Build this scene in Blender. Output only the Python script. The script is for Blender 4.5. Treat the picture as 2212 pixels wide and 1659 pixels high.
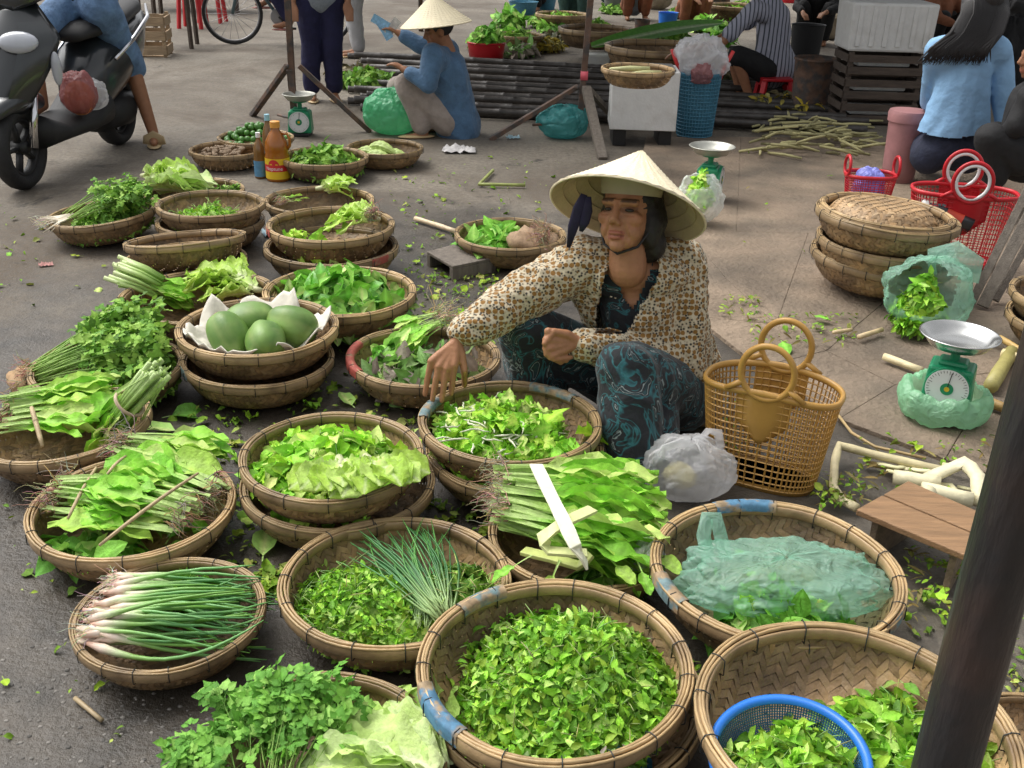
import bpy, bmesh, math, random
import numpy as np
from mathutils import Vector, Matrix, Euler, noise
for _o in list(bpy.data.objects): bpy.data.objects.remove(_o)
S = bpy.context.scene
COL = S.collection
rnd = random.Random(7); rng = np.random.default_rng(7)
R_ = math.radians
# ------------------------------------------------------------------ camera
CAM_H, PITCH, ROLL, FPX = 1.55, 25.0, 1.6, 2236.0
W0, H0 = 2212.0, 1659.0
cd = bpy.data.cameras.new('camera'); cam = bpy.data.objects.new('camera', cd); COL.objects.link(cam)
CR = (Matrix.Rotation(R_(90-PITCH), 3, 'X') @ Matrix.Rotation(R_(ROLL), 3, 'Z'))
cam.matrix_world = Matrix.Translation((0, 0, CAM_H)) @ CR.to_4x4()
cd.sensor_width = 36.0; cd.lens = 36.0*FPX/W0; cd.clip_start = 0.05; cd.clip_end = 2000
S.camera = cam
# ------------------------------------------------------------------ sky, sun, exposure
w = bpy.data.worlds.new('World'); S.world = w; w.use_nodes = True
nt = w.node_tree; nt.nodes.clear()
sky = nt.nodes.new('ShaderNodeTexSky'); sky.sky_type = 'NISHITA'; sky.sun_disc = False
SUN_EL, SUN_AZ = 58.0, 300.0      # azimuth clockwise from +Y
sky.sun_elevation = R_(SUN_EL); sky.sun_rotation = R_(SUN_AZ)
sky.air_density = 1.0; sky.dust_density = 6.0; sky.ozone_density = 1.0
hs = nt.nodes.new('ShaderNodeHueSaturation'); hs.inputs['Saturation'].default_value = 0.12
bg = nt.nodes.new('ShaderNodeBackground'); bg.inputs['Strength'].default_value = 0.145
wo = nt.nodes.new('ShaderNodeOutputWorld')
nt.links.new(sky.outputs[0], hs.inputs['Color']); nt.links.new(hs.outputs[0], bg.inputs[0]); nt.links.new(bg.outputs[0], wo.inputs[0])
sl = bpy.data.lights.new('sun', 'SUN'); sl.energy = .85; sl.angle = R_(45); sl.color = (1.0, 0.95, 0.86)
so = bpy.data.objects.new('sun', sl); COL.objects.link(so)
_az = R_(SUN_AZ); _el = R_(SUN_EL)
_sd = Vector((math.sin(_az)*math.cos(_el), math.cos(_az)*math.cos(_el), math.sin(_el)))
so.rotation_euler = _sd.to_track_quat('Z', 'Y').to_euler(); so.location = _sd*20
S.view_settings.view_transform = 'Standard'; S.view_settings.look = 'None'
S.view_settings.exposure = 0.62; S.view_settings.gamma = 1.0; S.view_settings.use_curve_mapping = False
S.cycles.max_bounces = 6; S.cycles.transparent_max_bounces = 16
# ------------------------------------------------------------------ pixel helpers (pixels of the 2212-wide view)
def ray(px, py):
    return CR @ Vector(((px-W0/2)/FPX, -(py-H0/2)/FPX, -1.0))
def P(px, py, z=0.0):            # point where the pixel's ray meets height z
    d = ray(px, py); return Vector((0, 0, CAM_H)) + d*((z-CAM_H)/d.z)
def Q(px, py, y):                # point of the pixel's ray at distance y in front
    d = ray(px, py); return Vector((0, 0, CAM_H)) + d*(y/d.y)
def depth(p):
    return -(CR.transposed() @ (Vector(p)-Vector((0, 0, CAM_H)))).z
def mpp(p): return depth(p)/FPX   # metres per pixel there
# ------------------------------------------------------------------ materials
MATS = {}
def pm(name, base=(.5,.5,.5), rough=.6, var=.15, vs=6.0, bump=.0, bs=40.0, attr=False, trl=0.0, metal=0.0, coat=0.0, spec=.5, alpha=1.0, stretch=None, sheen=0.0, tint2=None, t2=(.45,.6), t2s=5.0, orand=0.0):
    if name in MATS: return MATS[name]
    m = bpy.data.materials.new(name); m.use_nodes = True; MATS[name] = m
    n = m.node_tree; N = n.nodes; L = n.links
    b = N['Principled BSDF']; out = N['Material Output']
    tc = N.new('ShaderNodeTexCoord'); mp = N.new('ShaderNodeMapping'); L.new(tc.outputs['Object'], mp.inputs['Vector'])
    if stretch: mp.inputs['Scale'].default_value = stretch
    nz = N.new('ShaderNodeTexNoise'); nz.inputs['Scale'].default_value = vs; nz.inputs['Detail'].default_value = 5.0; nz.inputs['Roughness'].default_value = .6
    L.new(mp.outputs[0], nz.inputs['Vector'])
    mr = N.new('ShaderNodeMapRange'); mr.inputs[1].default_value = .3; mr.inputs[2].default_value = .7
    mr.inputs[3].default_value = 1-var; mr.inputs[4].default_value = 1+var
    L.new(nz.outputs[0], mr.inputs[0])
    mx = N.new('ShaderNodeMix'); mx.data_type = 'RGBA'; mx.blend_type = 'MULTIPLY'; mx.inputs[0].default_value = 1.0
    cc = N.new('ShaderNodeCombineColor')
    for i in range(3): L.new(mr.outputs[0], cc.inputs[i])
    L.new(cc.outputs[0], mx.inputs[7])
    src = None
    if attr:
        at = N.new('ShaderNodeAttribute'); at.attribute_name = 'col'
        if base == (1,1,1): src = at.outputs['Color']
        else:
            m2 = N.new('ShaderNodeMix'); m2.data_type = 'RGBA'; m2.blend_type = 'MULTIPLY'; m2.inputs[0].default_value = 1.0
            L.new(at.outputs['Color'], m2.inputs[6]); m2.inputs[7].default_value = (*base, 1); src = m2.outputs[2]
    if tint2:
        n2 = N.new('ShaderNodeTexNoise'); n2.inputs['Scale'].default_value = t2s; n2.inputs['Detail'].default_value = 6.0
        L.new(tc.outputs['Object'], n2.inputs['Vector'])
        r2 = N.new('ShaderNodeMapRange'); r2.inputs[1].default_value = t2[0]; r2.inputs[2].default_value = t2[1]; L.new(n2.outputs[0], r2.inputs[0])
        m3 = N.new('ShaderNodeMix'); m3.data_type = 'RGBA'; L.new(r2.outputs[0], m3.inputs[0])
        if src: L.new(src, m3.inputs[6])
        else: m3.inputs[6].default_value = (*base, 1)
        m3.inputs[7].default_value = (*tint2, 1); src = m3.outputs[2]
    if orand:
        oi = N.new('ShaderNodeObjectInfo'); ro = N.new('ShaderNodeMapRange'); ro.inputs[3].default_value = 1-orand; ro.inputs[4].default_value = 1+orand; L.new(oi.outputs['Random'], ro.inputs[0])
        mu = N.new('ShaderNodeMath'); mu.operation = 'MULTIPLY'; L.new(mr.outputs[0], mu.inputs[0]); L.new(ro.outputs[0], mu.inputs[1])
        for i in range(3): L.new(mu.outputs[0], cc.inputs[i])
    if src: L.new(src, mx.inputs[6])
    else: mx.inputs[6].default_value = (*base, 1)
    L.new(mx.outputs[2], b.inputs['Base Color'])
    b.inputs['Roughness'].default_value = rough; b.inputs['Metallic'].default_value = metal
    b.inputs['Coat Weight'].default_value = coat; b.inputs['Coat Roughness'].default_value = .15
    b.inputs['Specular IOR Level'].default_value = spec; b.inputs['Alpha'].default_value = alpha
    b.inputs['Sheen Weight'].default_value = sheen
    if bump:
        nb = N.new('ShaderNodeTexNoise'); nb.inputs['Scale'].default_value = bs; nb.inputs['Detail'].default_value = 4.0
        L.new(mp.outputs[0], nb.inputs['Vector'])
        bp = N.new('ShaderNodeBump'); bp.inputs['Strength'].default_value = bump; bp.inputs['Distance'].default_value = .02
        L.new(nb.outputs[0], bp.inputs['Height']); L.new(bp.outputs[0], b.inputs['Normal'])
    if trl:
        tr = N.new('ShaderNodeBsdfTranslucent'); ms = N.new('ShaderNodeMixShader'); ms.inputs[0].default_value = trl
        L.new(mx.outputs[2], tr.inputs[0]); L.new(b.outputs[0], ms.inputs[1]); L.new(tr.outputs[0], ms.inputs[2]); L.new(ms.outputs[0], out.inputs[0])
    return m
def film(name, col, clear=.35, rough=.3, bump=.4, bs=14.0):      # thin plastic: clear part, diffuse part, gloss
    if name in MATS: return MATS[name]
    m = bpy.data.materials.new(name); m.use_nodes = True; MATS[name] = m
    N = m.node_tree.nodes; L = m.node_tree.links; N.remove(N['Principled BSDF']); out = N['Material Output']
    tb = N.new('ShaderNodeBsdfTransparent'); tb.inputs[0].default_value = (*[.6+.4*c for c in col], 1)
    pb = N.new('ShaderNodeBsdfPrincipled'); pb.inputs['Base Color'].default_value = (*col, 1); pb.inputs['Roughness'].default_value = rough
    tr = N.new('ShaderNodeBsdfTranslucent'); tr.inputs[0].default_value = (*col, 1)
    nb = N.new('ShaderNodeTexNoise'); nb.inputs['Scale'].default_value = bs; nb.inputs['Detail'].default_value = 3.0; nb.inputs['Distortion'].default_value = 1.2
    tc = N.new('ShaderNodeTexCoord'); L.new(tc.outputs['Object'], nb.inputs['Vector'])
    bp = N.new('ShaderNodeBump'); bp.inputs['Strength'].default_value = bump; bp.inputs['Distance'].default_value = .03
    L.new(nb.outputs[0], bp.inputs['Height']); L.new(bp.outputs[0], pb.inputs['Normal'])
    pb.inputs['Specular IOR Level'].default_value = .8
    a = N.new('ShaderNodeMixShader'); a.inputs[0].default_value = .4; L.new(pb.outputs[0], a.inputs[1]); L.new(tr.outputs[0], a.inputs[2])
    c = N.new('ShaderNodeMixShader'); c.inputs[0].default_value = clear; L.new(a.outputs[0], c.inputs[1]); L.new(tb.outputs[0], c.inputs[2])
    L.new(c.outputs[0], out.inputs[0]); return m
# ------------------------------------------------------------------ objects
USED = {}
def tag(o, label=None, cat=None, group=None, kind=None):
    if label: o['label'] = label
    if cat: o['category'] = cat
    if group: o['group'] = group
    if kind: o['kind'] = kind
    return o
def link(name, data, parent=None, M=None):
    o = bpy.data.objects.new(name, data); COL.objects.link(o)
    if parent is not None: o.parent = parent
    if M is not None: o.matrix_local = M
    return o
def thing(name, label, cat, loc=(0,0,0), rz=0.0, group=None, M=None):
    o = link(name, None); o.empty_display_size = .05
    o.matrix_world = M if M is not None else Matrix.Translation(loc) @ Matrix.Rotation(rz, 4, 'Z')
    return tag(o, label, cat, group)
def mesh(name, verts, faces, col=None, smooth=True, mat=None):
    me = bpy.data.meshes.new(name)
    if isinstance(verts, np.ndarray) and isinstance(faces, np.ndarray):
        nv, nf, k = len(verts), len(faces), faces.shape[1]
        me.vertices.add(nv); me.vertices.foreach_set('co', verts.astype(np.float32).ravel())
        me.loops.add(nf*k); me.loops.foreach_set('vertex_index', faces.astype(np.int32).ravel())
        me.polygons.add(nf); me.polygons.foreach_set('loop_start', np.arange(0, nf*k, k, dtype=np.int32))
        me.update(calc_edges=True); me.validate()
    else:
        me.from_pydata([tuple(v) for v in verts], [], [tuple(int(i) for i in f) for f in faces])
    if col is not None:
        a = me.attributes.new('col', 'FLOAT_COLOR', 'POINT')
        c = np.ones((len(me.vertices), 4), np.float32); cc = np.asarray(col, np.float32); c[:, :3] = cc[:len(c)] if cc.ndim == 2 else cc
        a.data.foreach_set('color', c.ravel())
    if smooth: me.polygons.foreach_set('use_smooth', np.ones(len(me.polygons), bool))
    if mat: me.materials.append(MATS[mat] if isinstance(mat, str) else mat)
    return me
class MB:
    def __init__(s): s.v = []; s.f = []; s.c = []; s.cur = (1, 1, 1)
    def add(s, vs, fs, col=None):
        o = len(s.v); s.v += [tuple(v) for v in vs]; s.f += [tuple(i+o for i in f) for f in fs]
        s.c += [col or s.cur]*len(vs); return s
    def box(s, c, size, M=None, col=None, taper=1.0):
        x, y, z = [k/2 for k in size]; t = taper
        vs = [(-x*t,-y*t,-z),(x*t,-y*t,-z),(x*t,y*t,-z),(-x*t,y*t,-z),(-x,-y,z),(x,-y,z),(x,y,z),(-x,y,z)]
        c = Vector(c); vs = [(M @ Vector(v) if M is not None else Vector(v))+c for v in vs]
        return s.add(vs, [(3,2,1,0),(4,5,6,7),(0,1,5,4),(1,2,6,5),(2,3,7,6),(3,0,4,7)], col)
    def bar(s, a, b, wx, wy, col=None, roll=0.0):
        a, b = Vector(a), Vector(b); d = b-a; q = d.to_track_quat('Z', 'Y').to_matrix() @ Matrix.Rotation(roll, 3, 'Z')
        return s.box((a+b)/2, (wx, wy, d.length), q, col)
    def tube(s, pts, r, n=8, cap=True, col=None, flat=1.0, up=None, closed=False):
        pts = [Vector(p) for p in pts]; m = len(pts); r = [r]*m if isinstance(r, (int, float)) else r
        vs = []; ref = Vector(up) if up else None
        for i, p in enumerate(pts):
            t = (pts[(i+1) % m]-pts[i-1]) if closed else (pts[min(i+1, m-1)]-pts[max(i-1, 0)])
            t = t.normalized() if t.length > 1e-9 else Vector((0,0,1))
            if ref is None: ref = Vector((0,0,1)) if abs(t.z) < .9 else Vector((1,0,0))
            u = (ref - t*ref.dot(t)); u = u.normalized() if u.length > 1e-6 else t.orthogonal().normalized()
            if not up: ref = u
            v = t.cross(u)
            for k in range(n):
                a = 2*math.pi*k/n; vs.append(p + u*(math.cos(a)*r[i]*flat) + v*(math.sin(a)*r[i]))
        fs = [(i*n+k, i*n+(k+1) % n, ((i+1) % m)*n+(k+1) % n, ((i+1) % m)*n+k) for i in range(m if closed else m-1) for k in range(n)]
        if cap and not closed: fs += [tuple(range(n-1, -1, -1)), tuple((m-1)*n+k for k in range(n))]
        if isinstance(col, list):
            s.add(vs, fs); s.c[-len(vs):] = [c for c in col for _ in range(n)]; return s
        return s.add(vs, fs, col)
    def lathe(s, prof, n=24, c=(0,0,0), M=None, col=None, sx=1.0, sy=1.0, cap0=False, cap1=False):
        vs = []; c = Vector(c)
        for (r, z) in prof:
            for k in range(n):
                a = 2*math.pi*k/n; p = Vector((r*math.cos(a)*sx, r*math.sin(a)*sy, z)); vs.append((M @ p if M is not None else p)+c)
        m = len(prof); fs = [(i*n+k, i*n+(k+1) % n, (i+1)*n+(k+1) % n, (i+1)*n+k) for i in range(m-1) for k in range(n)]
        if cap0: fs.append(tuple(range(n-1, -1, -1)))
        if cap1: fs.append(tuple((m-1)*n+k for k in range(n)))
        return s.add(vs, fs, col)
    def ell(s, c, r, M=None, n=16, m=10, col=None):
        prof = [(math.sin(math.pi*i/m), -math.cos(math.pi*i/m)) for i in range(m+1)]
        prof[0] = (1e-4, -1); prof[-1] = (1e-4, 1); r = (r, r, r) if isinstance(r, (int, float)) else r
        vs = []; c = Vector(c)
        for (q, z) in prof:
            for k in range(n):
                a = 2*math.pi*k/n; p = Vector((q*math.cos(a)*r[0], q*math.sin(a)*r[1], z*r[2])); vs.append((M @ p if M is not None else p)+c)
        fs = [(i*n+k, i*n+(k+1) % n, (i+1)*n+(k+1) % n, (i+1)*n+k) for i in range(m) for k in range(n)]
        return s.add(vs, fs, col)
    def caps(s, a, ra, b, rb, n=14, col=None):
        a, b = Vector(a), Vector(b); d = b-a; L = max(d.length, 1e-5); q = d.to_track_quat('Z', 'Y').to_matrix()
        prof = [(max(ra*math.sin(t), 1e-4), -ra*math.cos(t)) for t in [i*math.pi/10 for i in range(6)]]
        prof += [(max(rb*math.cos(t), 1e-4), L+rb*math.sin(t)) for t in [i*math.pi/10 for i in range(6)]]
        return s.lathe(prof, n, a, q, col, cap0=True, cap1=True)
    def grid(s, fn, nu, nv, col=None, closeu=False):
        vs = [fn(i/(nu if closeu else nu-1), j/(nv-1)) for j in range(nv) for i in range(nu)]
        fs = [(j*nu+i, j*nu+(i+1) % nu, (j+1)*nu+(i+1) % nu, (j+1)*nu+i) for j in range(nv-1) for i in range(nu if closeu else nu-1)]
        s.add(vs, fs, None if callable(col) else col)
        if callable(col): s.c[-len(vs):] = [col(i/(nu if closeu else nu-1), j/(nv-1)) for j in range(nv) for i in range(nu)]
        return s
    def data(s, name, mat, smooth=True): return mesh(name, s.v, s.f, s.c, smooth, mat)
    def build(s, name, mat, parent=None, label=None, cat=None, group=None, kind=None, smooth=True, M=None, bevel=0.0, auto=None):
        o = link(name, s.data(name, mat, smooth), parent, M)
        if bevel:
            md = o.modifiers.new('bevel', 'BEVEL'); md.width = bevel; md.segments = 2; md.limit_method = 'ANGLE'; md.angle_limit = R_(40); md.harden_normals = False
        if auto is not None or bevel:
            a = R_(auto or 35)
            me = o.data; bm = bmesh.new(); bm.from_mesh(me)
            for e in bm.edges:
                if len(e.link_faces) == 2 and e.calc_face_angle(0) > a and not bevel: e.smooth = False
            bm.to_mesh(me); bm.free()
            if bevel:
                me.polygons.foreach_set('use_smooth', np.zeros(len(me.polygons), bool))
        return tag(o, label, cat, group, kind)
def vdisp(me, amp, scale, seed=0.0, stretch=(1,1,1)):
    me.update(); P0 = [(v.co.copy(), v.normal.copy()) for v in me.vertices]; out = []
    for c, n in P0:
        p = Vector((c.x*stretch[0], c.y*stretch[1], c.z*stretch[2]))*scale + Vector((seed, seed*1.7, -seed))
        out += (c + n*(noise.noise(p)*amp + noise.noise(p*2.3)*amp*.45))[:]
    me.vertices.foreach_set('co', out); me.update()
# ================================================================== ground
def ground_mat():
    m = bpy.data.materials.new('street_ground'); m.use_nodes = True; N = m.node_tree.nodes; L = m.node_tree.links; b = N['Principled BSDF']
    tc = N.new('ShaderNodeTexCoord'); o = tc.outputs['Object']
    def nz(s, d=6.0, r=.6, dist=0.0):
        n = N.new('ShaderNodeTexNoise'); n.inputs['Scale'].default_value = s; n.inputs['Detail'].default_value = d; n.inputs['Roughness'].default_value = r; n.inputs['Distortion'].default_value = dist
        L.new(o, n.inputs['Vector']); return n.outputs[0]
    def mr(x, a, b_, c=0.0, d=1.0):
        n = N.new('ShaderNodeMapRange'); n.inputs[1].default_value = a; n.inputs[2].default_value = b_; n.inputs[3].default_value = c; n.inputs[4].default_value = d; L.new(x, n.inputs[0]); return n.outputs[0]
    def mix(f, a, c, bl='MIX'):
        n = N.new('ShaderNodeMix'); n.data_type = 'RGBA'; n.blend_type = bl
        if isinstance(f, float): n.inputs[0].default_value = f
        else: L.new(f, n.inputs[0])
        for i, x in ((6, a), (7, c)):
            if isinstance(x, tuple): n.inputs[i].default_value = (*x, 1)
            else: L.new(x, n.inputs[i])
        return n.outputs[2]
    def math_(op, a, c):
        n = N.new('ShaderNodeMath'); n.operation = op
        for i, x in ((0, a), (1, c)):
            if isinstance(x, (int, float)): n.inputs[i].default_value = x
            else: L.new(x, n.inputs[i])
        return n.outputs[0]
    base = mix(mr(nz(1.1), .35, .65), (.150, .131, .103), (.230, .198, .154))        # dusty asphalt
    base = mix(mr(nz(.75, 7, .68, .6), .44, .62), base, (.098, .074, .050))       # trodden mud
    base = mix(mr(nz(34, 3, .7), .4, .75), base, (.09, .078, .066))
    base = mix(mr(nz(150, 2, .7), .62, .74), base, (.30, .27, .24))               # pale stone chips
    # the washed, damp patch round the baskets: an irregular stain on the street
    sx = N.new('ShaderNodeSeparateXYZ'); L.new(o, sx.inputs[0])
    dx = math_('DIVIDE', math_('SUBTRACT', sx.outputs[0], -.45), 1.75); dy = math_('DIVIDE', math_('SUBTRACT', sx.outputs[1], 2.7), 2.9)
    rr = math_('ADD', math_('MULTIPLY', dx, dx), math_('MULTIPLY', dy, dy))
    wet = mr(math_('ADD', rr, math_('MULTIPLY', math_('SUBTRACT', nz(1.6, 7, .65), .5), 2.6)), .60, 1.35, 1, 0)
    base = mix(wet, base, mix(mr(nz(6), .35, .65), (.032, .027, .021), (.080, .066, .050)))
    base = mix(mr(nz(2.3, 8, .7, 1.0), .60, .70), base, (.030, .026, .022))       # dark stains
    L.new(base, b.inputs['Base Color'])
    ro = mr(wet, 0, 1, .85, .42); ro2 = math_('ADD', ro, math_('MULTIPLY', math_('SUBTRACT', nz(9), .5), .35)); L.new(ro2, b.inputs['Roughness'])
    h = math_('ADD', math_('MULTIPLY', nz(70, 4, .7), .6), math_('MULTIPLY', nz(11, 3), .8))
    bp = N.new('ShaderNodeBump'); bp.inputs['Strength'].default_value = .55; bp.inputs['Distance'].default_value = .018; L.new(h, bp.inputs['Height']); L.new(bp.outputs[0], b.inputs['Normal'])
    return m
MATS['street_ground'] = ground_mat()
g = MB()
g.add([(-300,-300,0),(300,-300,0),(300,300,0),(-300,300,0)], [(0,1,2,3)])
go = g.build('ground', 'street_ground', smooth=False); tag(go, kind='structure')
pm('paving', (.225, .170, .120), .88, .30, 3.2, .7, 45, tint2=(.105, .085, .064), t2=(.42, .72), t2s=1.9)
pav = link('pavement', None); tag(pav, kind='structure')
def slab(pts, z=.016):
    c = sum(pts, Vector())/len(pts); q = [c+(p-c)*(1-.0012/max((p-c).length, .01)) for p in pts]
    n = len(q); m = MB(); m.add([(p.x, p.y, -.02) for p in q]+[(p.x, p.y, z+rnd.uniform(-.0012, .0012)) for p in q], [tuple(range(n, 2*n))]+[(i, (i+1) % n, n+(i+1) % n, n+i) for i in range(n)])
    m.build('paving_slab', 'paving', pav, smooth=False, bevel=.0025)
edge = [P(*a) for a in ((2420,1130),(2040,1000),(1811,913),(1640,800),(1500,690),(1400,560),(1370,430),(1395,300))]
joint = [P(*a) for a in ((2420,1060),(2090,915),(1932,839),(1784,765),(1676,708),(1569,610),(1485,506),(1430,300))]
for i in range(7): slab([edge[i], edge[i+1], joint[i+1], joint[i]])
j = joint
slab([j[0], j[1], j[2], P(2330,790)]); slab([j[2], j[3], P(1980,600), P(2330,640), P(2330,790)]); slab([j[3], j[4], P(1745,510), P(1980,490), P(1980,600)])
slab([j[4], j[5], j[6], P(1590,506), P(1745,510)]); slab([P(1980,600), P(1980,490), P(2330,470), P(2330,640)])
slab([j[6], j[7], P(1600,300), P(1590,506)]); slab([P(1590,506), P(1600,300), P(1980,300), P(1980,490), P(1745,510)]); slab([P(1980,490), P(1980,300), P(2400,300), P(2330,470)])
# ================================================================== baskets
pm('bamboo', (1,1,1), .55, .28, 9, .25, 60, attr=True, stretch=(1,1,1), tint2=(.085,.055,.032), t2=(.50,.78), t2s=7, orand=.32)
pm('cane', (1,1,1), .42, .22, 14, .15, 50, attr=True, tint2=(.12,.075,.04), t2=(.55,.8), t2s=9, orand=.28)
pm('wire', (.02,.025,.025), .5, .1)
pm('red_paint', (.32,.065,.045), .7, .3, 60, tint2=(.30,.20,.11), t2=(.56,.68), t2s=24); pm('blue_paint', (.07,.18,.29), .7, .35, 60, tint2=(.29,.21,.12), t2=(.50,.60), t2s=24); pm('teal_paint', (.13,.20,.21), .7, .35, 60, tint2=(.30,.21,.12), t2=(.44,.56), t2s=24)
BR, BD = .27, .125          # unit basket: rim radius, depth
_prof = [(0, .006), (.08, .004), (.145, .003), (.185, .010), (.215, .028), (.238, .055), (.252, .085), (.259, .118)]
_al = [0.0]
for a_, b_ in zip(_prof[:-1], _prof[1:]): _al.append(_al[-1]+math.hypot(b_[0]-a_[0], b_[1]-a_[1]))
def bowl(s):                 # arc length -> radius, height, slope
    r = np.interp(s, _al, [p[0] for p in _prof]); z = np.interp(s, _al, [p[1] for p in _prof]); return r, z
def make_weave(seed, cell=.0155):
    rg = random.Random(seed); smax = _al[-1]; n = int(smax/cell)+1; m = MB(); h = .0016
    def pt(u, v, off):
        s = math.hypot(u, v); r, z = bowl(s); r2, z2 = bowl(min(s+.004, smax)); r1, z1 = bowl(max(s-.004, 0))
        ca, sa = (u/s, v/s) if s > 1e-6 else (1, 0); t = math.hypot(r2-r1, z2-z1) or 1; nr, nz_ = -(z2-z1)/t, (r2-r1)/t
        return ((r+nr*off)*ca, (r+nr*off)*sa, z+nz_*off)
    for d in (0, 1):
        for i in range(-n, n+1):
            k = rg.uniform(.62, 1.25); tone = rg.random(); c = (.31*k, (.19+.02*tone)*k, (.088+.025*tone)*k)
            run = []
            for j in range(-n, n+1):
                if math.hypot(i*cell, j*cell) > smax+cell*.3:
                    continue
                top = ((i+j) % 4 < 2) if d == 0 else ((i+j) % 4 >= 2)
                run.append((j, h if top else -h))
            if len(run) < 2: continue
            vs = []
            for (j, off) in run:
                for q in (-.5, .5) if j == run[-1][0] else (-.5,):
                    jj = j+q; uu = jj*cell; sc = 1.0
                    for sd in (-.46, 0, .46):
                        a, b = uu, (i+sd)*cell
                        if d: a, b = b, a
                        s = math.hypot(a, b)
                        if s > smax: a *= smax/s; b *= smax/s
                        # height between the neighbours
                        vs.append(pt(a, b, off*(1.25 if sd == 0 else .9)))
            # ribbons rise and fall between cells
            o = len(vs)//3
            fs = [(3*t+e, 3*t+e+1, 3*t+e+4, 3*t+e+3) for t in range(o-1) for e in (0, 1)]
            m.add(vs, fs, c)
    return m.data('weave', 'bamboo')
def make_rim(seed):
    rg = random.Random(seed); m = MB(); n = 56
    def hoop(r, z, w_, h_, col, wob=.0012, ns=8):
        pts = []; ph = rg.uniform(0, 6)
        vs = []
        for k in range(n):
            a = 2*math.pi*k/n; rr = r+wob*math.sin(3*a+ph)+wob*.6*math.sin(7*a+ph*2)
            for q in range(ns):
                t = 2*math.pi*q/ns; cx = math.copysign(abs(math.cos(t))**.7, math.cos(t)); cz = math.copysign(abs(math.sin(t))**.7, math.sin(t))
                vs.append(((rr+cx*w_)*math.cos(a), (rr+cx*w_)*math.sin(a), z+cz*h_+wob*math.sin(5*a+ph)))
        fs = [(k*ns+q, ((k+1) % n)*ns+q, ((k+1) % n)*ns+(q+1) % ns, k*ns+(q+1) % ns) for k in range(n) for q in range(ns)]
        m.add(vs, fs, col)
        m.c[-len(vs):] = [tuple(x*(.86+.28*noise.noise(Vector((k*.35, seed*3.1, r*40)))) for x in col) for k in range(n) for q in range(ns)]
    hoop(BR-.003, BD-.013, .0042, .015, (.36,.245,.13))
    hoop(BR-.020, BD-.011, .0038, .013, (.32,.215,.11))
    hoop(BR-.0085, BD+.003, .0030, .0042, (.46,.32,.16)); hoop(BR-.0145, BD+.0025, .0030, .004, (.40,.27,.13)); hoop(BR-.001, BD+.0015, .0028, .0034, (.42,.29,.14))
    return m.data('rim', 'cane')
def make_binding():
    m = MB(); loop = [(BR-.027,0,BD-.030),(BR-.026,0,BD+.002),(BR-.014,0,BD+.0085),(BR-.001,0,BD+.0075),(BR+.0035,0,BD-.004),(BR+.0035,0,BD-.028),(BR-.004,0,BD-.034)]
    m.tube(loop, .0013, 5, closed=True, up=(0,1,0)); return m.data('binding', 'wire')
WEAVES = [make_weave(3), make_weave(9)]; RIMS = [make_rim(1), make_rim(4), make_rim(8)]; BIND = make_binding()
class Bk: pass
def basket(px, py, wpx, label, stack=0, tilt=(0, 0), paint=(), zb=None, group='woven bamboo baskets', flip=False, rim_h=None, nb=None, M=None, s=None):
    b = Bk(); z0 = (stack*.088 if zb is None else zb)
    sc = 1.0
    for _ in range(4):
        c = P(px, py, z0+BD*sc); sc = (wpx/2*mpp(c))/BR
    b.s = sc; b.c = Vector((c.x, c.y, z0)); b.R = BR*sc; b.zr = z0+BD*sc
    T = Matrix.Rotation(R_(tilt[0]), 4, 'X') @ Matrix.Rotation(R_(tilt[1]), 4, 'Y')
    lift = BR*.62*sc*math.sin(R_(math.hypot(*tilt))) if stack == 0 and zb is None else 0
    piv = Vector((0, 0, BD*sc*.6))
    b.M = Matrix.Translation(b.c+Vector((0,0,lift*.75))) @ Matrix.Translation(piv) @ T @ Matrix.Translation(-piv)
    i = len(BASKETS); rz = rnd.uniform(0, 6.28)
    wa = rnd.uniform(0, 3.1); wq = rnd.uniform(.955, .995); wd_ = Vector((math.cos(wa), math.sin(wa), 0))
    root = thing('bamboo_basket', label, 'basket', M=b.M @ Matrix.Scale(sc, 4) @ Matrix.Scale(wq, 4, wd_) @ Matrix.Rotation(rz, 4, 'Z'), group=group)
    if flip: root.matrix_world = b.M @ Matrix.Translation((0, 0, BD*sc)) @ Matrix.Scale(sc, 4) @ Matrix.Rotation(math.pi, 4, 'X')
    link('weave', WEAVES[i % 2], root)['kind'] = 'stuff'; link('rim', RIMS[i % 3], root)
    n = nb or rnd.choice((15, 17, 19)); a0 = rnd.uniform(0, 1)
    for k in range(n): link('binding', BIND, root, Matrix.Rotation(a0+2*math.pi*(k+rnd.uniform(-.12, .12))/n, 4, 'Z'))
    for (ang, span, pmat) in paint:     # angle seen from above, 0 = right, 90 = away from camera
        m = MB(); n2 = 10; vs = []
        sec = [(BR-.0275, BD-.012), (BR-.0265, BD+.004), (BR-.015, BD+.0085), (BR-.0005, BD+.0064), (BR+.0024, BD+.002), (BR+.0024, BD-.022)]
        if span < 0: sec = sec[3:]
        sp = abs(span)
        for q in range(n2+1):
            a = R_(ang-sp/2+sp*q/n2)-rz
            for (r, z) in sec: vs.append((r*math.cos(a), r*math.sin(a), z+(.0008 if q % 2 else 0)))
        e = len(sec); m.add(vs, [(q*e+t, (q+1)*e+t, (q+1)*e+t+1, q*e+t+1) for q in range(n2) for t in range(e-1)])
        m.build('paint_mark', pmat, root)
    b.root = root; b.z_in = .006*sc; BASKETS.append(b); return b
BASKETS = []
K = {}
K['herb_low'] = basket(1222,1490,600,'lower bamboo basket hidden beneath the big basket of mint in front', 0)
K['herb'] = basket(1200,1432,610,'largest bamboo basket heaped with mint leaves, blue paint on its rim', 1, paint=((212,34,'blue_paint'),(128,26,'teal_paint'),(20,-20,'teal_paint')))
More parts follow.
